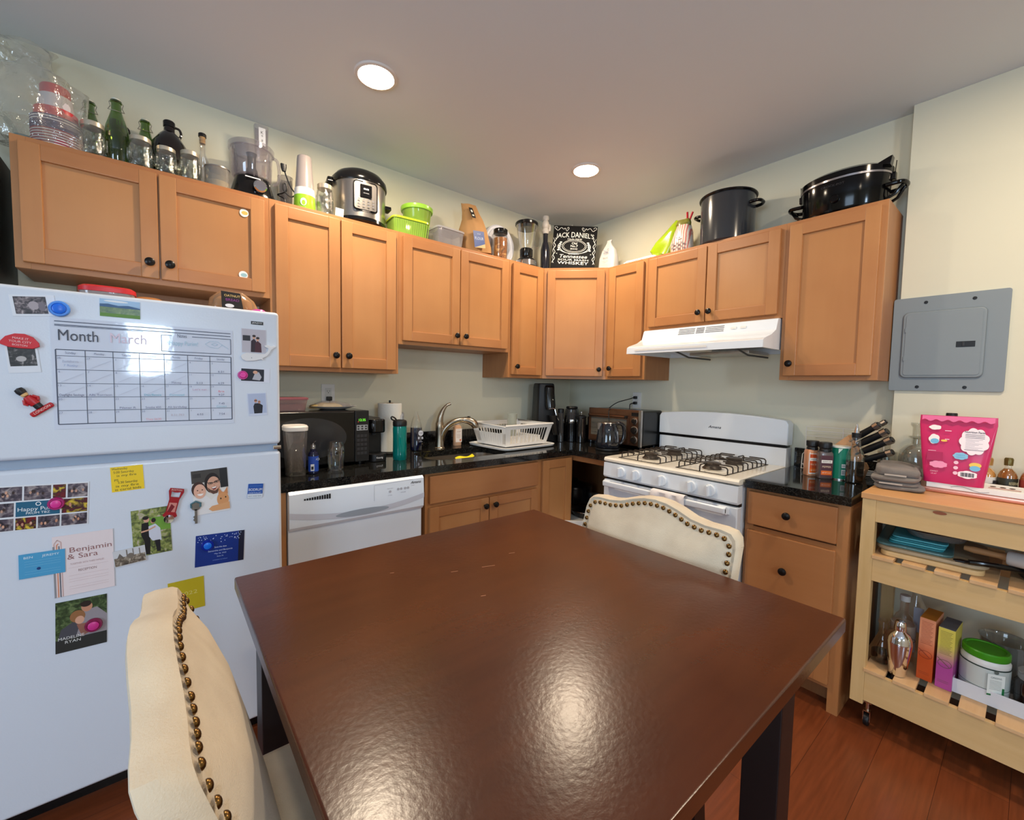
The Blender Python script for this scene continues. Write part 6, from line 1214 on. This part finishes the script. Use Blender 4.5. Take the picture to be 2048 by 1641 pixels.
# ------------------------------------------------------------------ cart-side: pans in the open corner cabinet
t = thing('frying_pan', 'black frying pan on the round shelf inside the open corner cabinet', 'pan', (-.44, -.62, .437))
MB().m(M_black).shell([(0, 0), (.10, 0), (.125, .035), (.13, .045)], .003, seg=40).m(M_blackm).tube([(-.06, -.10, .04), (-.10, -.17, .06), (-.125, -.22, .07)], .009, 10).build('pan', None, t)
MB().m(M_chrome).lathe([(.128, .043), (.132, .045), (.130, .048), (.127, .046)], seg=40).build('rim', None, t)
t = thing('sauce_pan', 'dark cooking pot behind the frying pan in the open corner cabinet', 'pot', (-.27, -.33, .437))
MB().m(P('dark_pot', (26, 26, 30), .2)).shell([(0, 0), (.12, 0), (.13, .01), (.13, .13)], .003, seg=40).lathe([(0, .19), (.02, .185), (.03, .17), (.13, .14), (.134, .13), (0, .13)], seg=40).build('pot', None, t)
t = thing('pot_lid', 'glass-topped steel pot lid leaning inside the corner cabinet beside the stove', 'lid', (-.24, -.74, .437), rot=(rad(62), 0, rad(70)))
MB().m(P('lid_glass', (110, 116, 124), .1, metal=.6)).lathe([(0, .0), (.10, 0), (.115, .01), (.1, .02), (0, .035)], (0, .11, 0), 40).build('lid', None, t)

# ------------------------------------------------------------------ dining table (counter height)
t = thing('dining_table', 'square dark cherry wood counter-height table in the foreground', 'table', (-2.1755, -1.9147, 0))
HW = .430
MB().m(M_table).box(-HW, HW, -HW, HW, .882, .910, b=.004).build('tabletop', None, t)
MB().m(M_tleg).box(-.26, .26, -.26, -.24, .80, .882).box(-.26, .26, .24, .26, .80, .882).box(-.26, -.24, -.24, .24, .80, .882).box(.24, .26, -.24, .24, .80, .882).build('apron', None, t)
for sx in (-1, 1):
    for sy in (-1, 1):
        x0 = .036 if sx < 0 else .040; 
        ax = sx * (HW - x0); bx = ax - sx * .066; ay = sy * (HW - (.062 if sy < 0 else .012)); by = ay - sy * .066
        MB().m(M_tleg).box(ax, bx, ay, by, 0, .882, b=.003).build('leg', None, t)
# fine scratches in the finish
m = MB(); m.fr = FR((-.0, 0, .9102), (1, 0, 0), (0, 1, 0)); m.m(I((190, 140, 110)))
for a, b in (((.12, .18), (.135, .176)), ((-.05, .175), (-.035, .170)), ((-.16, .25), (-.152, .247)), ((-.06, .045), (-.05, .042)), ((.02, .155), (.05, .145))): m.dline([a, b], .0012, .0001)
m.build('scratches', None, t)

# ------------------------------------------------------------------ chairs
def back_y(z):      # front face of the reclined, gently curved back
    pts = [(.50, .105), (.57, .128), (.71, .166), (.905, .214), (.986, .242), (1.06, .262)]
    for (a, ya), (b, yb) in zip(pts, pts[1:]):
        if z <= b: return ya + (yb - ya) * (z - a) / (b - a)
    return pts[-1][1]
def outline():      # half outline (x, z) of the camel back
    return [(.222, .56), (.226, .72), (.231, .88), (.231, .955), (.226, .974), (.214, .986), (.19, .990), (.15, .990), (.11, .996), (.07, 1.010), (.035, 1.019), (0, 1.022)]
def make_chair(label, loc, rz):
    t = thing('dining_chair', label, 'chair', loc, rz, 'cream upholstered chairs at the table')
    h = outline(); full = [(-x, z) for x, z in h] + [(x, z) for x, z in h[::-1][1:]]; n = len(full); TH = .046
    m = MB().m(M_linen); cx, cz = 0, .80; vs = []; layers = [(.95, .004), (.985, 0), (1.0, .006), (1.002, .02), (1.002, TH - .018), (.99, TH - .004), (.95, TH)]
    front = []
    def at(x, z, k, dy): xx, zz = cx + (x - cx) * k, cz + (z - cz) * k if z > .6 else z; return (xx, back_y(zz) + dy, zz)
    for k, dy in layers: vs += [at(x, z, k, dy) for x, z in full]
    fs = []
    for L in range(len(layers) - 1):
        for i in range(n):
            j = (i + 1) % n; fs.append((L * n + i, L * n + j, (L + 1) * n + j, (L + 1) * n + i))
    m.raw(vs, fs)
    # front and rear faces as gridded fans so the cushion can swell a little
    for L, sgn in ((0, -1), (len(layers) - 1, 1)):
        ring0 = vs[L * n:(L + 1) * n]; c = None; rings = [ring0]
        for q in (.75, .5, .25):
            r_ = []
            for p in ring0:
                x, z = p[0] * q, cz + (p[2] - cz) * q; base_dy = (layers[L][1]); r_.append((x, back_y(z) + base_dy + sgn * (.034 if sgn < 0 else .008) * (1 - q ** 3), z))
            rings.append(r_)
        c = (0, back_y(cz) + layers[L][1] + sgn * (.034 if sgn < 0 else .008), cz); V = [p for r_ in rings for p in r_] + [c]; F = []
        for a in range(3):
            for i in range(n):
                j = (i + 1) % n; q = (a * n + i, (a + 1) * n + i, (a + 1) * n + j, a * n + j); F.append(q if sgn < 0 else q[::-1])
        for i in range(n):
            j = (i + 1) % n; q = (3 * n + i, 4 * n, 3 * n + j); F.append(q if sgn < 0 else q[::-1])
        m.raw(V, F)
    bmesh.ops.remove_doubles(m.bm, verts=m.bm.verts[:], dist=1e-5); bmesh.ops.recalc_face_normals(m.bm, faces=m.bm.faces[:])
    bk = m.build('backrest', None, t)
    # seam piping along the outer side band
    sm = MB().m(P('seam_thread', (196, 180, 152), .9))
    for s_ in (-1, 1): sm.tube([(s_ * .2312, back_y(.955) + TH * .45, .955), (s_ * .2312, back_y(.955) + TH * .7, .955)], .0008, 6)
    sm.build('side_seam', None, bk)
    # nailheads follow the border
    Mn = P('antique_brass', (122, 92, 52), .28, metal=1)
    path = []; ins = .016
    for i, (x, z) in enumerate(full):
        if z < .60: continue
        path.append((x * (1 - ins / .231), z - (ins if z > .97 else 0) ))
    path[0] = (path[0][0], .62); path[-1] = (path[-1][0], .62)
    L_ = [0]
    for a, b in zip(path, path[1:]): L_.append(L_[-1] + math.dist(a, b))
    N = 58; 
    me = None
    for k in range(N):
        d = L_[-1] * (k + .5) / N; i = max(j for j in range(len(L_)) if L_[j] <= d); u = (d - L_[i]) / max(1e-6, L_[min(i + 1, len(L_) - 1)] - L_[i]) if i < len(path) - 1 else 0
        a = path[i]; b = path[min(i + 1, len(path) - 1)]; x = a[0] + (b[0] - a[0]) * u; z = a[1] + (b[1] - a[1]) * u
        if me is None:
            o = MB().lathe([(0, 0), (.0062, 0), (.0060, -.0014), (.0045, -.0034), (.0022, -.0044), (0, -.0047)], (0, 0, 0), 16, 'y').build('nailhead', Mn, bk); me = o.data
        else:
            o = bpy.data.objects.new('nailhead', me); COL.objects.link(o); o.parent = bk
        o.location = (x, back_y(z) - .0015, z); o.rotation_euler = (rad(-14), 0, 0)
    # seat
    s = MB().m(M_linen).box(-.212, .212, -.215, .17, .535, .635, b=.022, seg=4).build('seat', None, t)
    MB().m(M_linen).box(-.205, .205, -.208, .165, .50, .54, b=.004).build('seat_skirt', None, s)
    for sx in (-1, 1):
        MB().m(M_tleg).prism([(-.205, .50), (-.160, .50), (-.172, 0), (-.205, 0)], sx * .2, sx * .158, 'x', b=.002).build('leg', None, t)
        MB().m(M_tleg).prism([(.125, .52), (.170, .60), (.175, .50), (.235, 0), (.200, 0), (.125, .45)], sx * .2, sx * .158, 'x', b=.002).build('leg', None, t)
    MB().m(M_tleg).box(-.16, .16, -.20, -.175, .17, .20, b=.002).box(-.16, .16, .19, .21, .22, .25, b=.002).box(-.19, -.168, -.19, .2, .25, .28, b=.002).box(.168, .19, -.19, .2, .25, .28, b=.002).build('stretcher', None, t)
    return t
make_chair('cream nailhead chair across the table, its back to the stove', (-1.914, -1.890, 0), rad(-90))
make_chair('cream nailhead chair nearest the refrigerator, seen edge-on along its back', (-2.462, -1.872, 0), rad(90))

# ------------------------------------------------------------------ kitchen cart
pV = wood('pine_vertical', (206, 170, 112), (222, 190, 136), .5, scale=.8)
pH = wood('pine_horizontal', (206, 168, 110), (222, 188, 134), .5, vert=False, scale=.8)
pT = wood('pine_oiled_top', (198, 144, 92), (214, 162, 108), .4, vert=False, scale=.8)
CL, CDp = .86, .49       # length, depth
t = thing('kitchen_cart', 'light pine kitchen cart with two slatted shelves at the right edge', 'cart', (-.105, -2.134, 0), RW)
yf = -(.61 - .105)
MB().m(pT).box(-.004, CL + .004, yf - .006, .0, .915, .938, b=.003).build('tabletop', None, t)
m = MB(); m.m(I((150, 84, 50))); m.fr = FRONT(.215, yf - .0002, .885); m.dell(0, .022, .018, .006, .0006) 
for x in (0, CL - .045):
    for y in (yf, -.045): MB().m(pV).box(x, x + .042, y, y + .042, .10, .915, b=.002).build('leg', None, t)
ap = MB().m(pH).box(.042, CL - .045, yf + .002, yf + .022, .830, .915, b=.001).box(.042, CL - .045, -.024, -.004, .83, .915, b=.001).box(.01, .03, yf + .042, -.045, .83, .915).box(CL - .033, CL - .013, yf + .042, -.045, .83, .915).build('apron', None, t)
m.build('knot', None, ap)
for z0, z1 in ((.600, .688), (.118, .236)):
    MB().m(pH).box(.042, CL - .045, yf + .002, yf + .022, z0, z1, b=.001).box(.042, CL - .045, -.024, -.004, z0, z1, b=.001).box(.01, .03, yf + .042, -.045, z0, z1).box(CL - .033, CL - .013, yf + .042, -.045, z0, z1).build('shelf_rail', None, t)
pS = wood('pine_slat', (206, 160, 110), (224, 184, 136), .55, vert='y', scale=.8)
for zz, off in ((.688, .038), (.236, .036)):
    k = 0; x = off + .002
    while x + .062 < CL - .04:
        MB().m(pS).box(x, x + .063, yf - .004, -.004, zz, zz + .013, b=.001).build('slat', None, t); x += .086
for x in (.05, CL - .07):
    for y in (yf + .045, -.055):
        MB().m(M_chrome).box(x - .014, x + .014, y - .014, y + .014, .096, .100).lathe(cyl(.006, .06, .098), (x, y, 0), 10).box(x - .012, x - .009, y - .012, y + .012, .02, .06).box(x + .009, x + .012, y - .012, y + .012, .02, .06).box(x - .012, x + .012, y - .012, y + .012, .058, .062).m(M_blackm).lathe([(0, -.008), (.024, -.008), (.025, -.005), (.025, .005), (.024, .008), (0, .008)], (x, y, .025), 20, 'x').build('caster', None, t)
# cart top
CT = .9385
t = thing('folded_towel', 'folded grey terry towel at the left end of the cart top', 'towel', (-.340, -2.188, CT), rad(-82))
m = MB().m(M_towel); z_ = .0012
for i, (hx, hy, th_, ox, oy) in enumerate(((.076, .140, .017, .004, 0), (.071, .136, .018, -.002, .002), (.075, .138, .019, .002, -.002), (.068, .134, .026, -.003, .003))):
    secs = []
    for k in range(9):
        u = k / 8; rr = math.sqrt(max(0, 1 - (2 * u - 1) ** 2)); e_ = .011 * (1 - rr)
        secs.append((z_ + th_ * u, hx - e_, hy - e_, ox + .006 * sin(i * 2.3 + u * 2), oy))
    v0 = len(m.bm.verts); m.loft(secs, 60, 6)
    m.bm.verts.ensure_lookup_table()
    for v in m.bm.verts[v0:]:
        q = v.co; q.x += noise.noise(Vector((q.y * 12, q.z * 30, i * 3.1))) * .010; q.y += noise.noise(Vector((q.x * 14, q.z * 26, i * 5.7))) * .008
        if i == 3: q.z += noise.noise(Vector((q.x * 16, q.y * 12, 2.2))) * .010 * (q.z - z_) / th_ + .006 * (q.z - z_) / th_
    z_ += th_ * .94
m.build('towel_body', None, t)
MB().m(I((176, 168, 158))).box(-.035, .030, -.1445, -.1390, .058, .064).box(-.05, .02, -.1455, -.1400, .024, .029).build('fabric_tag', None, t)
# copper tray with white box
t = thing('serving_tray', 'rose copper rectangular tray on the cart top', 'tray', (-.255, -2.228, CT), RW)
MB().m(P('rose_copper', (214, 150, 130), .25, metal=.8)).box(0, .36, -.118, .09, 0, .018, b=.004).build('tray', None, t)
bx = tag(MB().m(M_paper).box(-.365, -.21, -2.535, -2.282, CT + .0185, CT + .038, b=.001).build('flat_box', None), 'flat white printed box on the copper tray under the pink pouch', 'box')
m = MB(); m.fr = FR((-.3655, -2.40, CT + .028), (0, -1, 0), (0, 0, 1)); m.m(I((70, 50, 60))).dline([(-.05 + .1 * u, .006 * sin(u * 6)) for u in [i / 16 for i in range(17)]], .0012, .0006)
m.fr = FR((-.30, -2.475, CT + .0382), (0, -1, 0), (1, 0, 0)); m.m(I((90, 50, 40))).dell(-.02, .02, .008, .014, .0004).dell(.005, .02, .008, .014, .0004).dell(.028, .02, .008, .014, .0004).m(I((214, 170, 160))).drect(-.03, -.03, .05, -.005, .0004); m.build('print', None, bx)
# pink pouch
t = thing('snack_pouch', 'bright pink standing pouch with a nutrition panel on the white box', 'pouch', (-.335, -2.352, CT + .0385), RW)
Mpk = P('hot_pink', (204, 34, 98), .38, coat=.15)
MB().m(Mpk).loft([(0, .082, .034, 0, 0), (.02, .083, .036, 0, 0), (.12, .094, .028, 0, 0), (.20, .101, .012, .0, 0), (.232, .105, .004, 0, 0), (.262, .105, .002, 0, 0)], 60, 5, amp=.003, sd=2, fq=14).build('pouch_body', None, t)
# the print follows the pouch's front: plane from (y=-.036,z=.01) to (y=-.003,z=.26)
m = MB(); tilt = math.atan2(.030, .25); m.fr = FR((0, -.0345, .02), (1, 0, 0), (0, sin(tilt), cos(tilt))); q = lambda *a: I(a)
def cloud(cx, cy, rx, ry, n_, k=9, d=.12): m.dpoly([(cx + rx * (1 + d * abs(sin(k * a / 2)) - d) * cos(a), cy + ry * (1 + d * abs(sin(k * a / 2)) - d) * sin(a)) for a in [2 * pi * i / 72 for i in range(72)]], n_)
Z0 = .0085
m.m(q(250, 240, 244)); cloud(.050, .150, .040, .052, Z0)
m.m(q(60, 40, 60)).dtext('Nutrition Facts', .050, .185, .011, Z0 + .0006, bold=.012, fit=.052)
for i, y in enumerate((.176, .170, .164, .118)): m.dline([(.026, y), (.076, y)], .0014, Z0 + .0006)
m.m(q(170, 160, 170))
for i in range(8): m.dline([(.028, .158 - i * .005), (.072 - .01 * (i % 3), .158 - i * .005)], .0009, Z0 + .0006)
m.m(q(140, 200, 232)); cloud(.018, .092, .021, .014, Z0 + .001, 7); m.m(q(100, 170, 214)).dtext('TASTY', .018, .095, .008, Z0 + .0016).dtext('CRUNCH', .018, .087, .006, Z0 + .0016)
m.m(q(244, 150, 186)); cloud(-.040, .052, .026, .014, Z0 + .002, 8)
m.m(q(250, 238, 242)); cloud(.040, .024, .027, .015, Z0 + .003, 6)
m.m(q(40, 30, 40))
for i in range(12): m.drect(.022 + i * .003, .016, .0234 + i * .003 + (.0008 if i % 3 else 0), .031, Z0 + .0036)
m.m(q(244, 200, 216))
for i in range(3): m.dell(.008, .066 - i * .020, .0065, .0065, Z0 + .002)
m.m(q(176, 24, 84)).drect(-.074, .066, -.030, .100, Z0 + .001)
m.m(q(244, 200, 216)).dline([(-.072, .104), (-.050, .104)], .0018, Z0 + .001).dline([(-.030, .185), (-.012, .185)], .003, Z0 - .001).dline([(-.028, .152), (-.016, .152)], .003, Z0).dtext('CONTACT', -.050, .024, .007, Z0 + .003, fit=.022).dtext('US AT', -.050, .015, .006, Z0 + .003)
m.m(q(250, 244, 240)); cloud(-.058, .196, .018, .010, Z0 - .0015, 5); cloud(-.058, .150, .016, .020, Z0 - .0005, 5); m.m(q(120, 190, 226)).dell(-.056, .142, .012, .010, Z0 + .0003).m(q(244, 206, 90)).dell(-.030, .146, .009, .004, Z0).dell(.058, .062, .016, .010, Z0 + .002).m(q(120, 190, 226)).dell(.058, .050, .014, .010, Z0 + .0026)
m.m(q(238, 110, 160)).dpoly([(-.098, .236), (-.098, .262 - .02), (.098, .242), (.098, .236)] if False else [(-.098 + .196 * i / 40, .224 + .004 * sin(i * .95)) for i in range(41)] + [(.098, .242), (-.098, .242)], Z0 - .0035)
m.build('print', None, t)
def liquor(name, label, x, y, r, h, neck, col, capc, labc, txt, sq=False):
    t = thing(name, label, 'bottle', (x, y, CT), group='liquor bottles on the cart')
    MB().m(M_glass).lathe([(0, 0), (r - .003, 0), (r, .004), (r, h * .55), (r * .82, h * .66), (r * .42, h * .76), (neck, h * .84), (neck, h), (0, h)], seg=36).build('bottle', None, t)
    MB().m(P('liquor%d' % col[0], col, .12, coat=.6)).lathe([(0, .003), (r - .004, .003), (r - .0015, .006), (r - .0015, h * .55), (r * .80, h * .655), (r * .40, h * .755), (0, h * .76)], seg=36).build('liquor', None, t)
    MB().m(P('cap%d' % capc[0], capc, .3, metal=.5)).lathe([(0, h - .02), (neck + .002, h - .02), (neck + .003, h + .004), (neck, h + .010), (0, h + .010)], seg=24).build('cap', None, t)
    m = MB().m(I(labc)).lathe([(r + .0008, h * .12), (r + .0008, h * .48)], seg=36); m.fr = FR((-(r + .001) * .80, -(r + .001) * .60, h * .3), (.60, -.80, 0), (0, 0, 1)); m.m(I((206, 196, 150) if labc[0] < 120 else (40, 36, 36))).dtext(txt, 0, .005, .016, .0015, fit=r * 1.1).dline([(-r * .6, -.012), (r * .6, -.012)], .002, .0015); m.build('label', None, t)
liquor('liquor_bottle', 'amber whiskey bottle with a dark label right behind the pink pouch', -.165, -2.486, .027, .132, .010, (150, 96, 40), (110, 96, 50), (44, 46, 34), 'RESERVE')
liquor('liquor_bottle', 'reddish amber bottle cut off by the right edge above the cart', -.165, -2.543, .027, .132, .010, (166, 84, 38), (60, 20, 20), (150, 60, 50), 'SINGLE')
liquor('liquor_bottle', 'broad golden bottle with a white label partly hidden by the pink pouch', -.16, -2.430, .027, .125, .014, (206, 146, 70), (190, 140, 80), (232, 226, 214), 'J')
t = thing('tall_bottle', 'tall bottle whose black cap shows just above the pink pouch', 'bottle', (-.185, -2.322, CT))
MB().m(M_glass).lathe([(0, 0), (.036, 0), (.036, .18), (.022, .24), (.016, .26), (.016, .29), (0, .29)], seg=32).build('bottle', None, t)
MB().m(M_blackm).lathe([(0, .286), (.0175, .286), (.0175, .304), (.016, .307), (0, .307)], seg=28).build('cap', None, t)
t = thing('glass_decanter', 'clear round-bellied glass decanter with a stopper between towel and pouch', 'decanter', (-.142, -2.218, CT), rad(0))
dm = thin('thick_glass', (236, 238, 234), gloss=1.3, haze=.05)
MB().m(dm).shell([(0, 0), (.046, 0), (.056, .008), (.060, .05), (.060, .10), (.055, .130), (.038, .152), (.019, .163), (.0175, .185), (.030, .192), (.030, .196)], .003, seg=40).build('decanter_body', None, t)
MB().m(dm).lathe([(0, .185), (.015, .185), (.018, .20), (.018, .235), (.025, .246), (.025, .256), (0, .258)], seg=24).build('stopper', None, t)
t = thing('glass_mug', 'clear glass stein standing behind the folded towel', 'mug', (-.150, -2.122, CT), 0)
MB().m(dm).shell([(0, 0), (.030, 0), (.034, .008), (.034, .105), (.036, .118)], .004, seg=28).build('mug', None, t)
# ------------------------------------------------------------------ middle shelf
SZ = .7015
t = thing('cutting_board', 'thick light wooden cutting board, lowest on the middle cart shelf', 'cutting board', (-.58, -2.19, SZ), rad(-87))
MB().m(wood('board_maple', (206, 170, 116), (222, 188, 134), .5, vert=False)).prism(rrect(0, .275, 0, .36, .03), 0, .019, 'z', b=.004).build('board', None, t)
t = thing('cutting_board', 'greyish wooden board lying second from the bottom of the shelf stack', 'cutting board', (-.575, -2.176, SZ + .0195), rad(-86))
MB().m(wood('board_grey', (156, 136, 108), (186, 166, 134), .6, vert=False)).prism(rrect(0, .30, 0, .34, .05), 0, .014, 'z', b=.004).build('board', None, t)
z = SZ + .034
t = thing('plastic_tray', 'pale turquoise clear tray on the boards on the middle cart shelf', 'tray', (-.56, -2.172, z), rad(-86))
MB().m(thin('aqua_clear', (150, 206, 206), haze=.4, hazecol=(130, 176, 176))).prism(rrect(0, .215, 0, .33, .03), 0, .009, 'z', b=.003).build('tray', None, t)
for i in range(4):
    z2 = z + .0095 + i * .0072
    tag(MB().m(P('teal_board%d' % (i % 2), ((38, 128, 140), (86, 176, 186))[i % 2], .45)).prism(rrect(0, .155, 0, .30, .02), 0, .0062, 'z', b=.002).build('cutting_mat', None, None, loc=(-.535 + .003 * i, -2.205 - .003 * i, z2)),
        ('teal flexible cutting mat, lowest of the four stacked mats', 'light teal cutting mat, second from the bottom of the mat stack', 'teal cutting mat, second from the top of the mat stack', 'light teal cutting mat on top of the mat stack')[i], 'cutting mat', 'stacked cutting mats')
for o in [o for o in COL.objects if o.name.startswith('cutting_mat')]: o.rotation_euler = (0, 0, rad(-86))
t = thing('glass_dish', 'clear frosted dish lying across the teal mats under the cart top', 'dish', (-.38, -2.315, z + .0395), rad(-80))
MB().m(thin('frost_dish', (190, 190, 190), haze=.35, hazecol=(140, 140, 140))).loft([(0, .05, .12, 0, 0), (.012, .08, .15, 0, 0), (.036, .095, .165, 0, 0)], 40, 4).build('dish', None, t)
t = thing('rolling_pin', 'rolling pin with a grey-white barrel at the right of the middle shelf', 'rolling pin', (-.50, -2.45, .775), rad(-97))
MB().m(P('marble_grey', (196, 190, 184), .3, var=.1)).lathe([(0, 0.06), (.022, .06), (.025, .066), (.025, .27), (.022, .276), (0, .276)], (0, 0, 0), 32, 'x').build('barrel', None, t)
MB().m(P('pin_wood', (176, 128, 84), .5)).lathe([(0, -.045), (.008, -.043), (.012, -.02), (.010, .04), (.014, .06), (0, .06)], (0, 0, 0), 20, 'x').build('handle', None, t)
t = thing('frying_pan', 'black frying pan with a long looped handle on the middle cart shelf', 'pan', (-.42, -2.63, SZ + .0005))
MB().m(M_blackm).shell([(0, 0), (.09, 0), (.118, .035), (.122, .042)], .003, seg=44).build('pan', None, t)
MB().m(M_black).tube(smoothp([(-.08, .085, .036), (-.105, .12, .042), (-.135, .17, .046), (-.150, .205, .045)]), [.010] * 30 if False else .009, 10).tube([(-.150, .20, .045), (-.166, .215, .045), (-.168, .235, .044), (-.156, .240, .044), (-.146, .225, .045), (-.145, .205, .045)], .0035, 8).build('pan_handle', None, t)
# ------------------------------------------------------------------ bottom shelf
BZ = .2495
t = thing('cocktail_shaker', 'shiny steel cocktail shaker on the bottom cart shelf', 'cocktail shaker', (-.558, -2.262, BZ))
MB().m(M_chrome).lathe([(0, 0), (.022, 0), (.026, .006), (.036, .09), (.039, .125), (.039, .130), (.0385, .132), (0, .132)], seg=44).build('cup', None, t)
MB().m(M_chrome).lathe([(.0385, .131), (.0375, .134), (.037, .145), (.030, .162), (.018, .172), (.016, .176), (0, .176)], seg=44).build('shoulder', None, t)
MB().m(M_chrome).lathe([(0, .175), (.018, .175), (.019, .178), (.0165, .205), (.013, .210), (0, .211)], seg=32).build('cap', None, t)
t = thing('glass_bottle', 'round-based clear bottle with dark liquor at the far left of the bottom shelf', 'bottle', (-.50, -2.205, BZ))
MB().m(M_glass).lathe([(0, 0), (.030, 0), (.034, .006), (.034, .06), (.022, .09), (.013, .11), (.012, .155), (.018, .157), (.018, .168), (0, .169)], seg=32).build('bottle', None, t)
MB().m(P('dark_rum', (42, 26, 18), .12)).lathe([(0, .003), (.029, .003), (.0325, .008), (.0325, .040), (0, .040)], seg=28).build('liquor', None, t)
t = thing('liquor_bottle', 'clear vodka bottle with a pale label behind the cocktail shaker', 'bottle', (-.44, -2.255, BZ))
MB().m(M_glass).lathe([(0, 0), (.036, 0), (.038, .006), (.038, .15), (.025, .19), (.014, .205), (.014, .25), (0, .25)], seg=32).build('bottle', None, t)
m = MB().m(I((186, 176, 160))).lathe([(.0386, .06), (.0386, .16)], seg=32); m.fr = FR((-.0345, -.018, .11), (.46, -.88, 0), (0, 0, 1)); m.m(I((90, 70, 60))).dtext('TITO', 0, 0, .022, .003); m.build('label', None, t)
MB().m(I((200, 200, 196))).lathe([(0, .25), (.016, .25), (.016, .272), (0, .273)], seg=20).build('cap', None, t)
t = thing('liquor_bottle', 'clear bottle with a silver strip behind the vodka bottle', 'bottle', (-.33, -2.275, BZ))
MB().m(M_glass).lathe([(0, 0), (.034, 0), (.034, .20), (.014, .24), (.014, .29), (0, .29)], seg=28).build('bottle', None, t)
m = MB(); m.fr = FR((-.034, -.008, .15), (.2, -.98, 0), (0, 0, 1)); m.m(I((180, 186, 200))).drect(-.01, -.04, .02, .06, .004); m.build('label', None, t)
def cartonm(name, c0, c1, p):
    m, nt, b = nm(name); tc = nt.nodes.new('ShaderNodeTexCoord'); sx = nt.nodes.new('ShaderNodeSeparateXYZ'); cr = nt.nodes.new('ShaderNodeValToRGB')
    mr = nt.nodes.new('ShaderNodeMapRange'); mr.inputs['From Max'].default_value = .30
    nt.links.new(tc.outputs['Object'], sx.inputs[0]); nt.links.new(sx.outputs['Z'], mr.inputs[0]); nt.links.new(mr.outputs[0], cr.inputs[0])
    cr.color_ramp.elements[0].position = p - .12; cr.color_ramp.elements[0].color = lin(c0); cr.color_ramp.elements[1].position = p + .12; cr.color_ramp.elements[1].color = lin(c1)
    nt.links.new(cr.outputs[0], b.inputs['Base Color']); b.inputs['Roughness'].default_value = .35; return m
def carton(label, loc, w_, dp, h, mt, topc, dark):
    t = thing('carton', label, 'carton', loc, rad(-90) + rad(-4)); 
    MB().m(mt).box(0, w_, -0.0, dp, 0, h, b=.0012).build('carton_body', None, t)
    m = MB(); m.fr = FRONT(w_ / 2, -.0003, 0); m.m(I(dark))
    for i in range(16): m.dline([(-w_ * .36, h - .012 - i * .0055), (w_ * (.36 - .12 * ((i * 7) % 3) / 2), h - .012 - i * .0055)], .0011, .0006)
    m.dline([(.018 * cos(a), h * .42 + .014 * sin(a)) for a in [2 * pi * i / 24 for i in range(25)]], .0014, .0006).dline([(-.02, h * .42 + .018), (.012, h * .42 - .008)], .002, .0006)
    for i in range(2): m.dline([(-w_ * .36, .03 - i * .006), (w_ * .3, .03 - i * .006)], .0009, .0006)
    m.build('print', None, t)
    MB().m(I(topc)).box(.001, w_ - .001, .001, dp - .001, h, h + .0012).build('top_flap', None, t)
carton('tall orange carton standing right of the cocktail shaker', (-.52, -2.310, BZ), .044, .12, .235, cartonm('orange_carton', (206, 84, 34), (232, 152, 112), .42), (190, 120, 40), (150, 60, 40))
carton('tall carton fading from yellow to purple beside the powder tub', (-.53, -2.362, BZ), .044, .12, .225, cartonm('purple_carton', (176, 74, 150), (222, 206, 90), .42), (96, 100, 106), (110, 90, 60))
t = thing('plastic_tub', 'white powder tub with a bright green lid on the bottom cart shelf', 'tub', (-.458, -2.478, BZ + .0125))
MB().m(P('tub_white', (222, 222, 218), .35)).lathe([(0, 0), (.052, 0), (.060, .006), (.062, .12), (.062, .128), (.056, .138), (0, .138)], seg=48).build('tub_body', None, t)
m = MB().m(P('tub_label', (196, 204, 200), .4)).lathe([(.0626, .016), (.0632, .116)], seg=48).m(I((40, 60, 56))).lathe([(.0634, .112), (.0636, .116)], seg=48).lathe([(.0632, .040), (.0632, .0415)], seg=48)
m.fr = FR((-.056, -.029, .066), (.46, -.89, 0), (0, 0, 1)); m.m(I((226, 232, 228))).drect(-.022, -.034, .022, .036, .003).m(I((26, 110, 60))).drect(-.022, -.040, .022, -.034, .0034).drect(.016, -.034, .022, -.008, .0034).m(I((90, 100, 96))).dtext('GREENS', 0, .024, .008, .0036).dell(0, .043, .006, .006, .003)
for i in range(7): m.dline([(-.016, .014 - i * .005), (.014, .014 - i * .005)], .0008, .0036)
m.build('label', None, t)
MB().m(P('lid_green', (62, 146, 24), .35)).lathe([(0, .138), (.058, .138), (.060, .142), (.060, .160), (.057, .164), (.050, .164), (.048, .161), (0, .161)], seg=56).build('lid', None, t)
t = thing('storage_bin', 'long white open bin holding the powder tub on the bottom shelf', 'bin', (-.50, -2.405, BZ), RW)
b = MB().m(P('bin_white', (214, 216, 222), .4)); b.box(0, .36, -.022, -.018, 0, .052, b=.001).box(0, .36, .130, .134, 0, .052, b=.001).box(0, .004, -.018, .13, 0, .052).box(.356, .36, -.018, .13, 0, .052).box(.004, .356, -.018, .13, 0, .011); b.build('bin', None, t)
t = thing('glass_jar', 'dark brown glass jar with a clear lid right of the powder tub', 'jar', (-.462, -2.595, BZ + .0125))
MB().m(P('dark_brown_glass', (30, 16, 14), .1, coat=.5)).lathe([(0, 0), (.044, 0), (.048, .006), (.048, .09), (.04, .105), (0, .105)], seg=36).build('jar', None, t)
MB().m(thin('clear_lid2', (220, 222, 220), haze=.2)).lathe([(0, .105), (.042, .105), (.042, .13), (0, .132)], seg=32).build('lid', None, t)
t = thing('plastic_jar', 'clear plastic tub standing behind the green-lidded tub', 'tub', (-.335, -2.52, BZ))
MB().m(thin('clear_tub2', (210, 210, 206), haze=.18, hazecol=(170, 170, 164))).shell([(0, 0), (.06, 0), (.065, .17), (.07, .18)], .002, seg=36).build('tub', None, t)
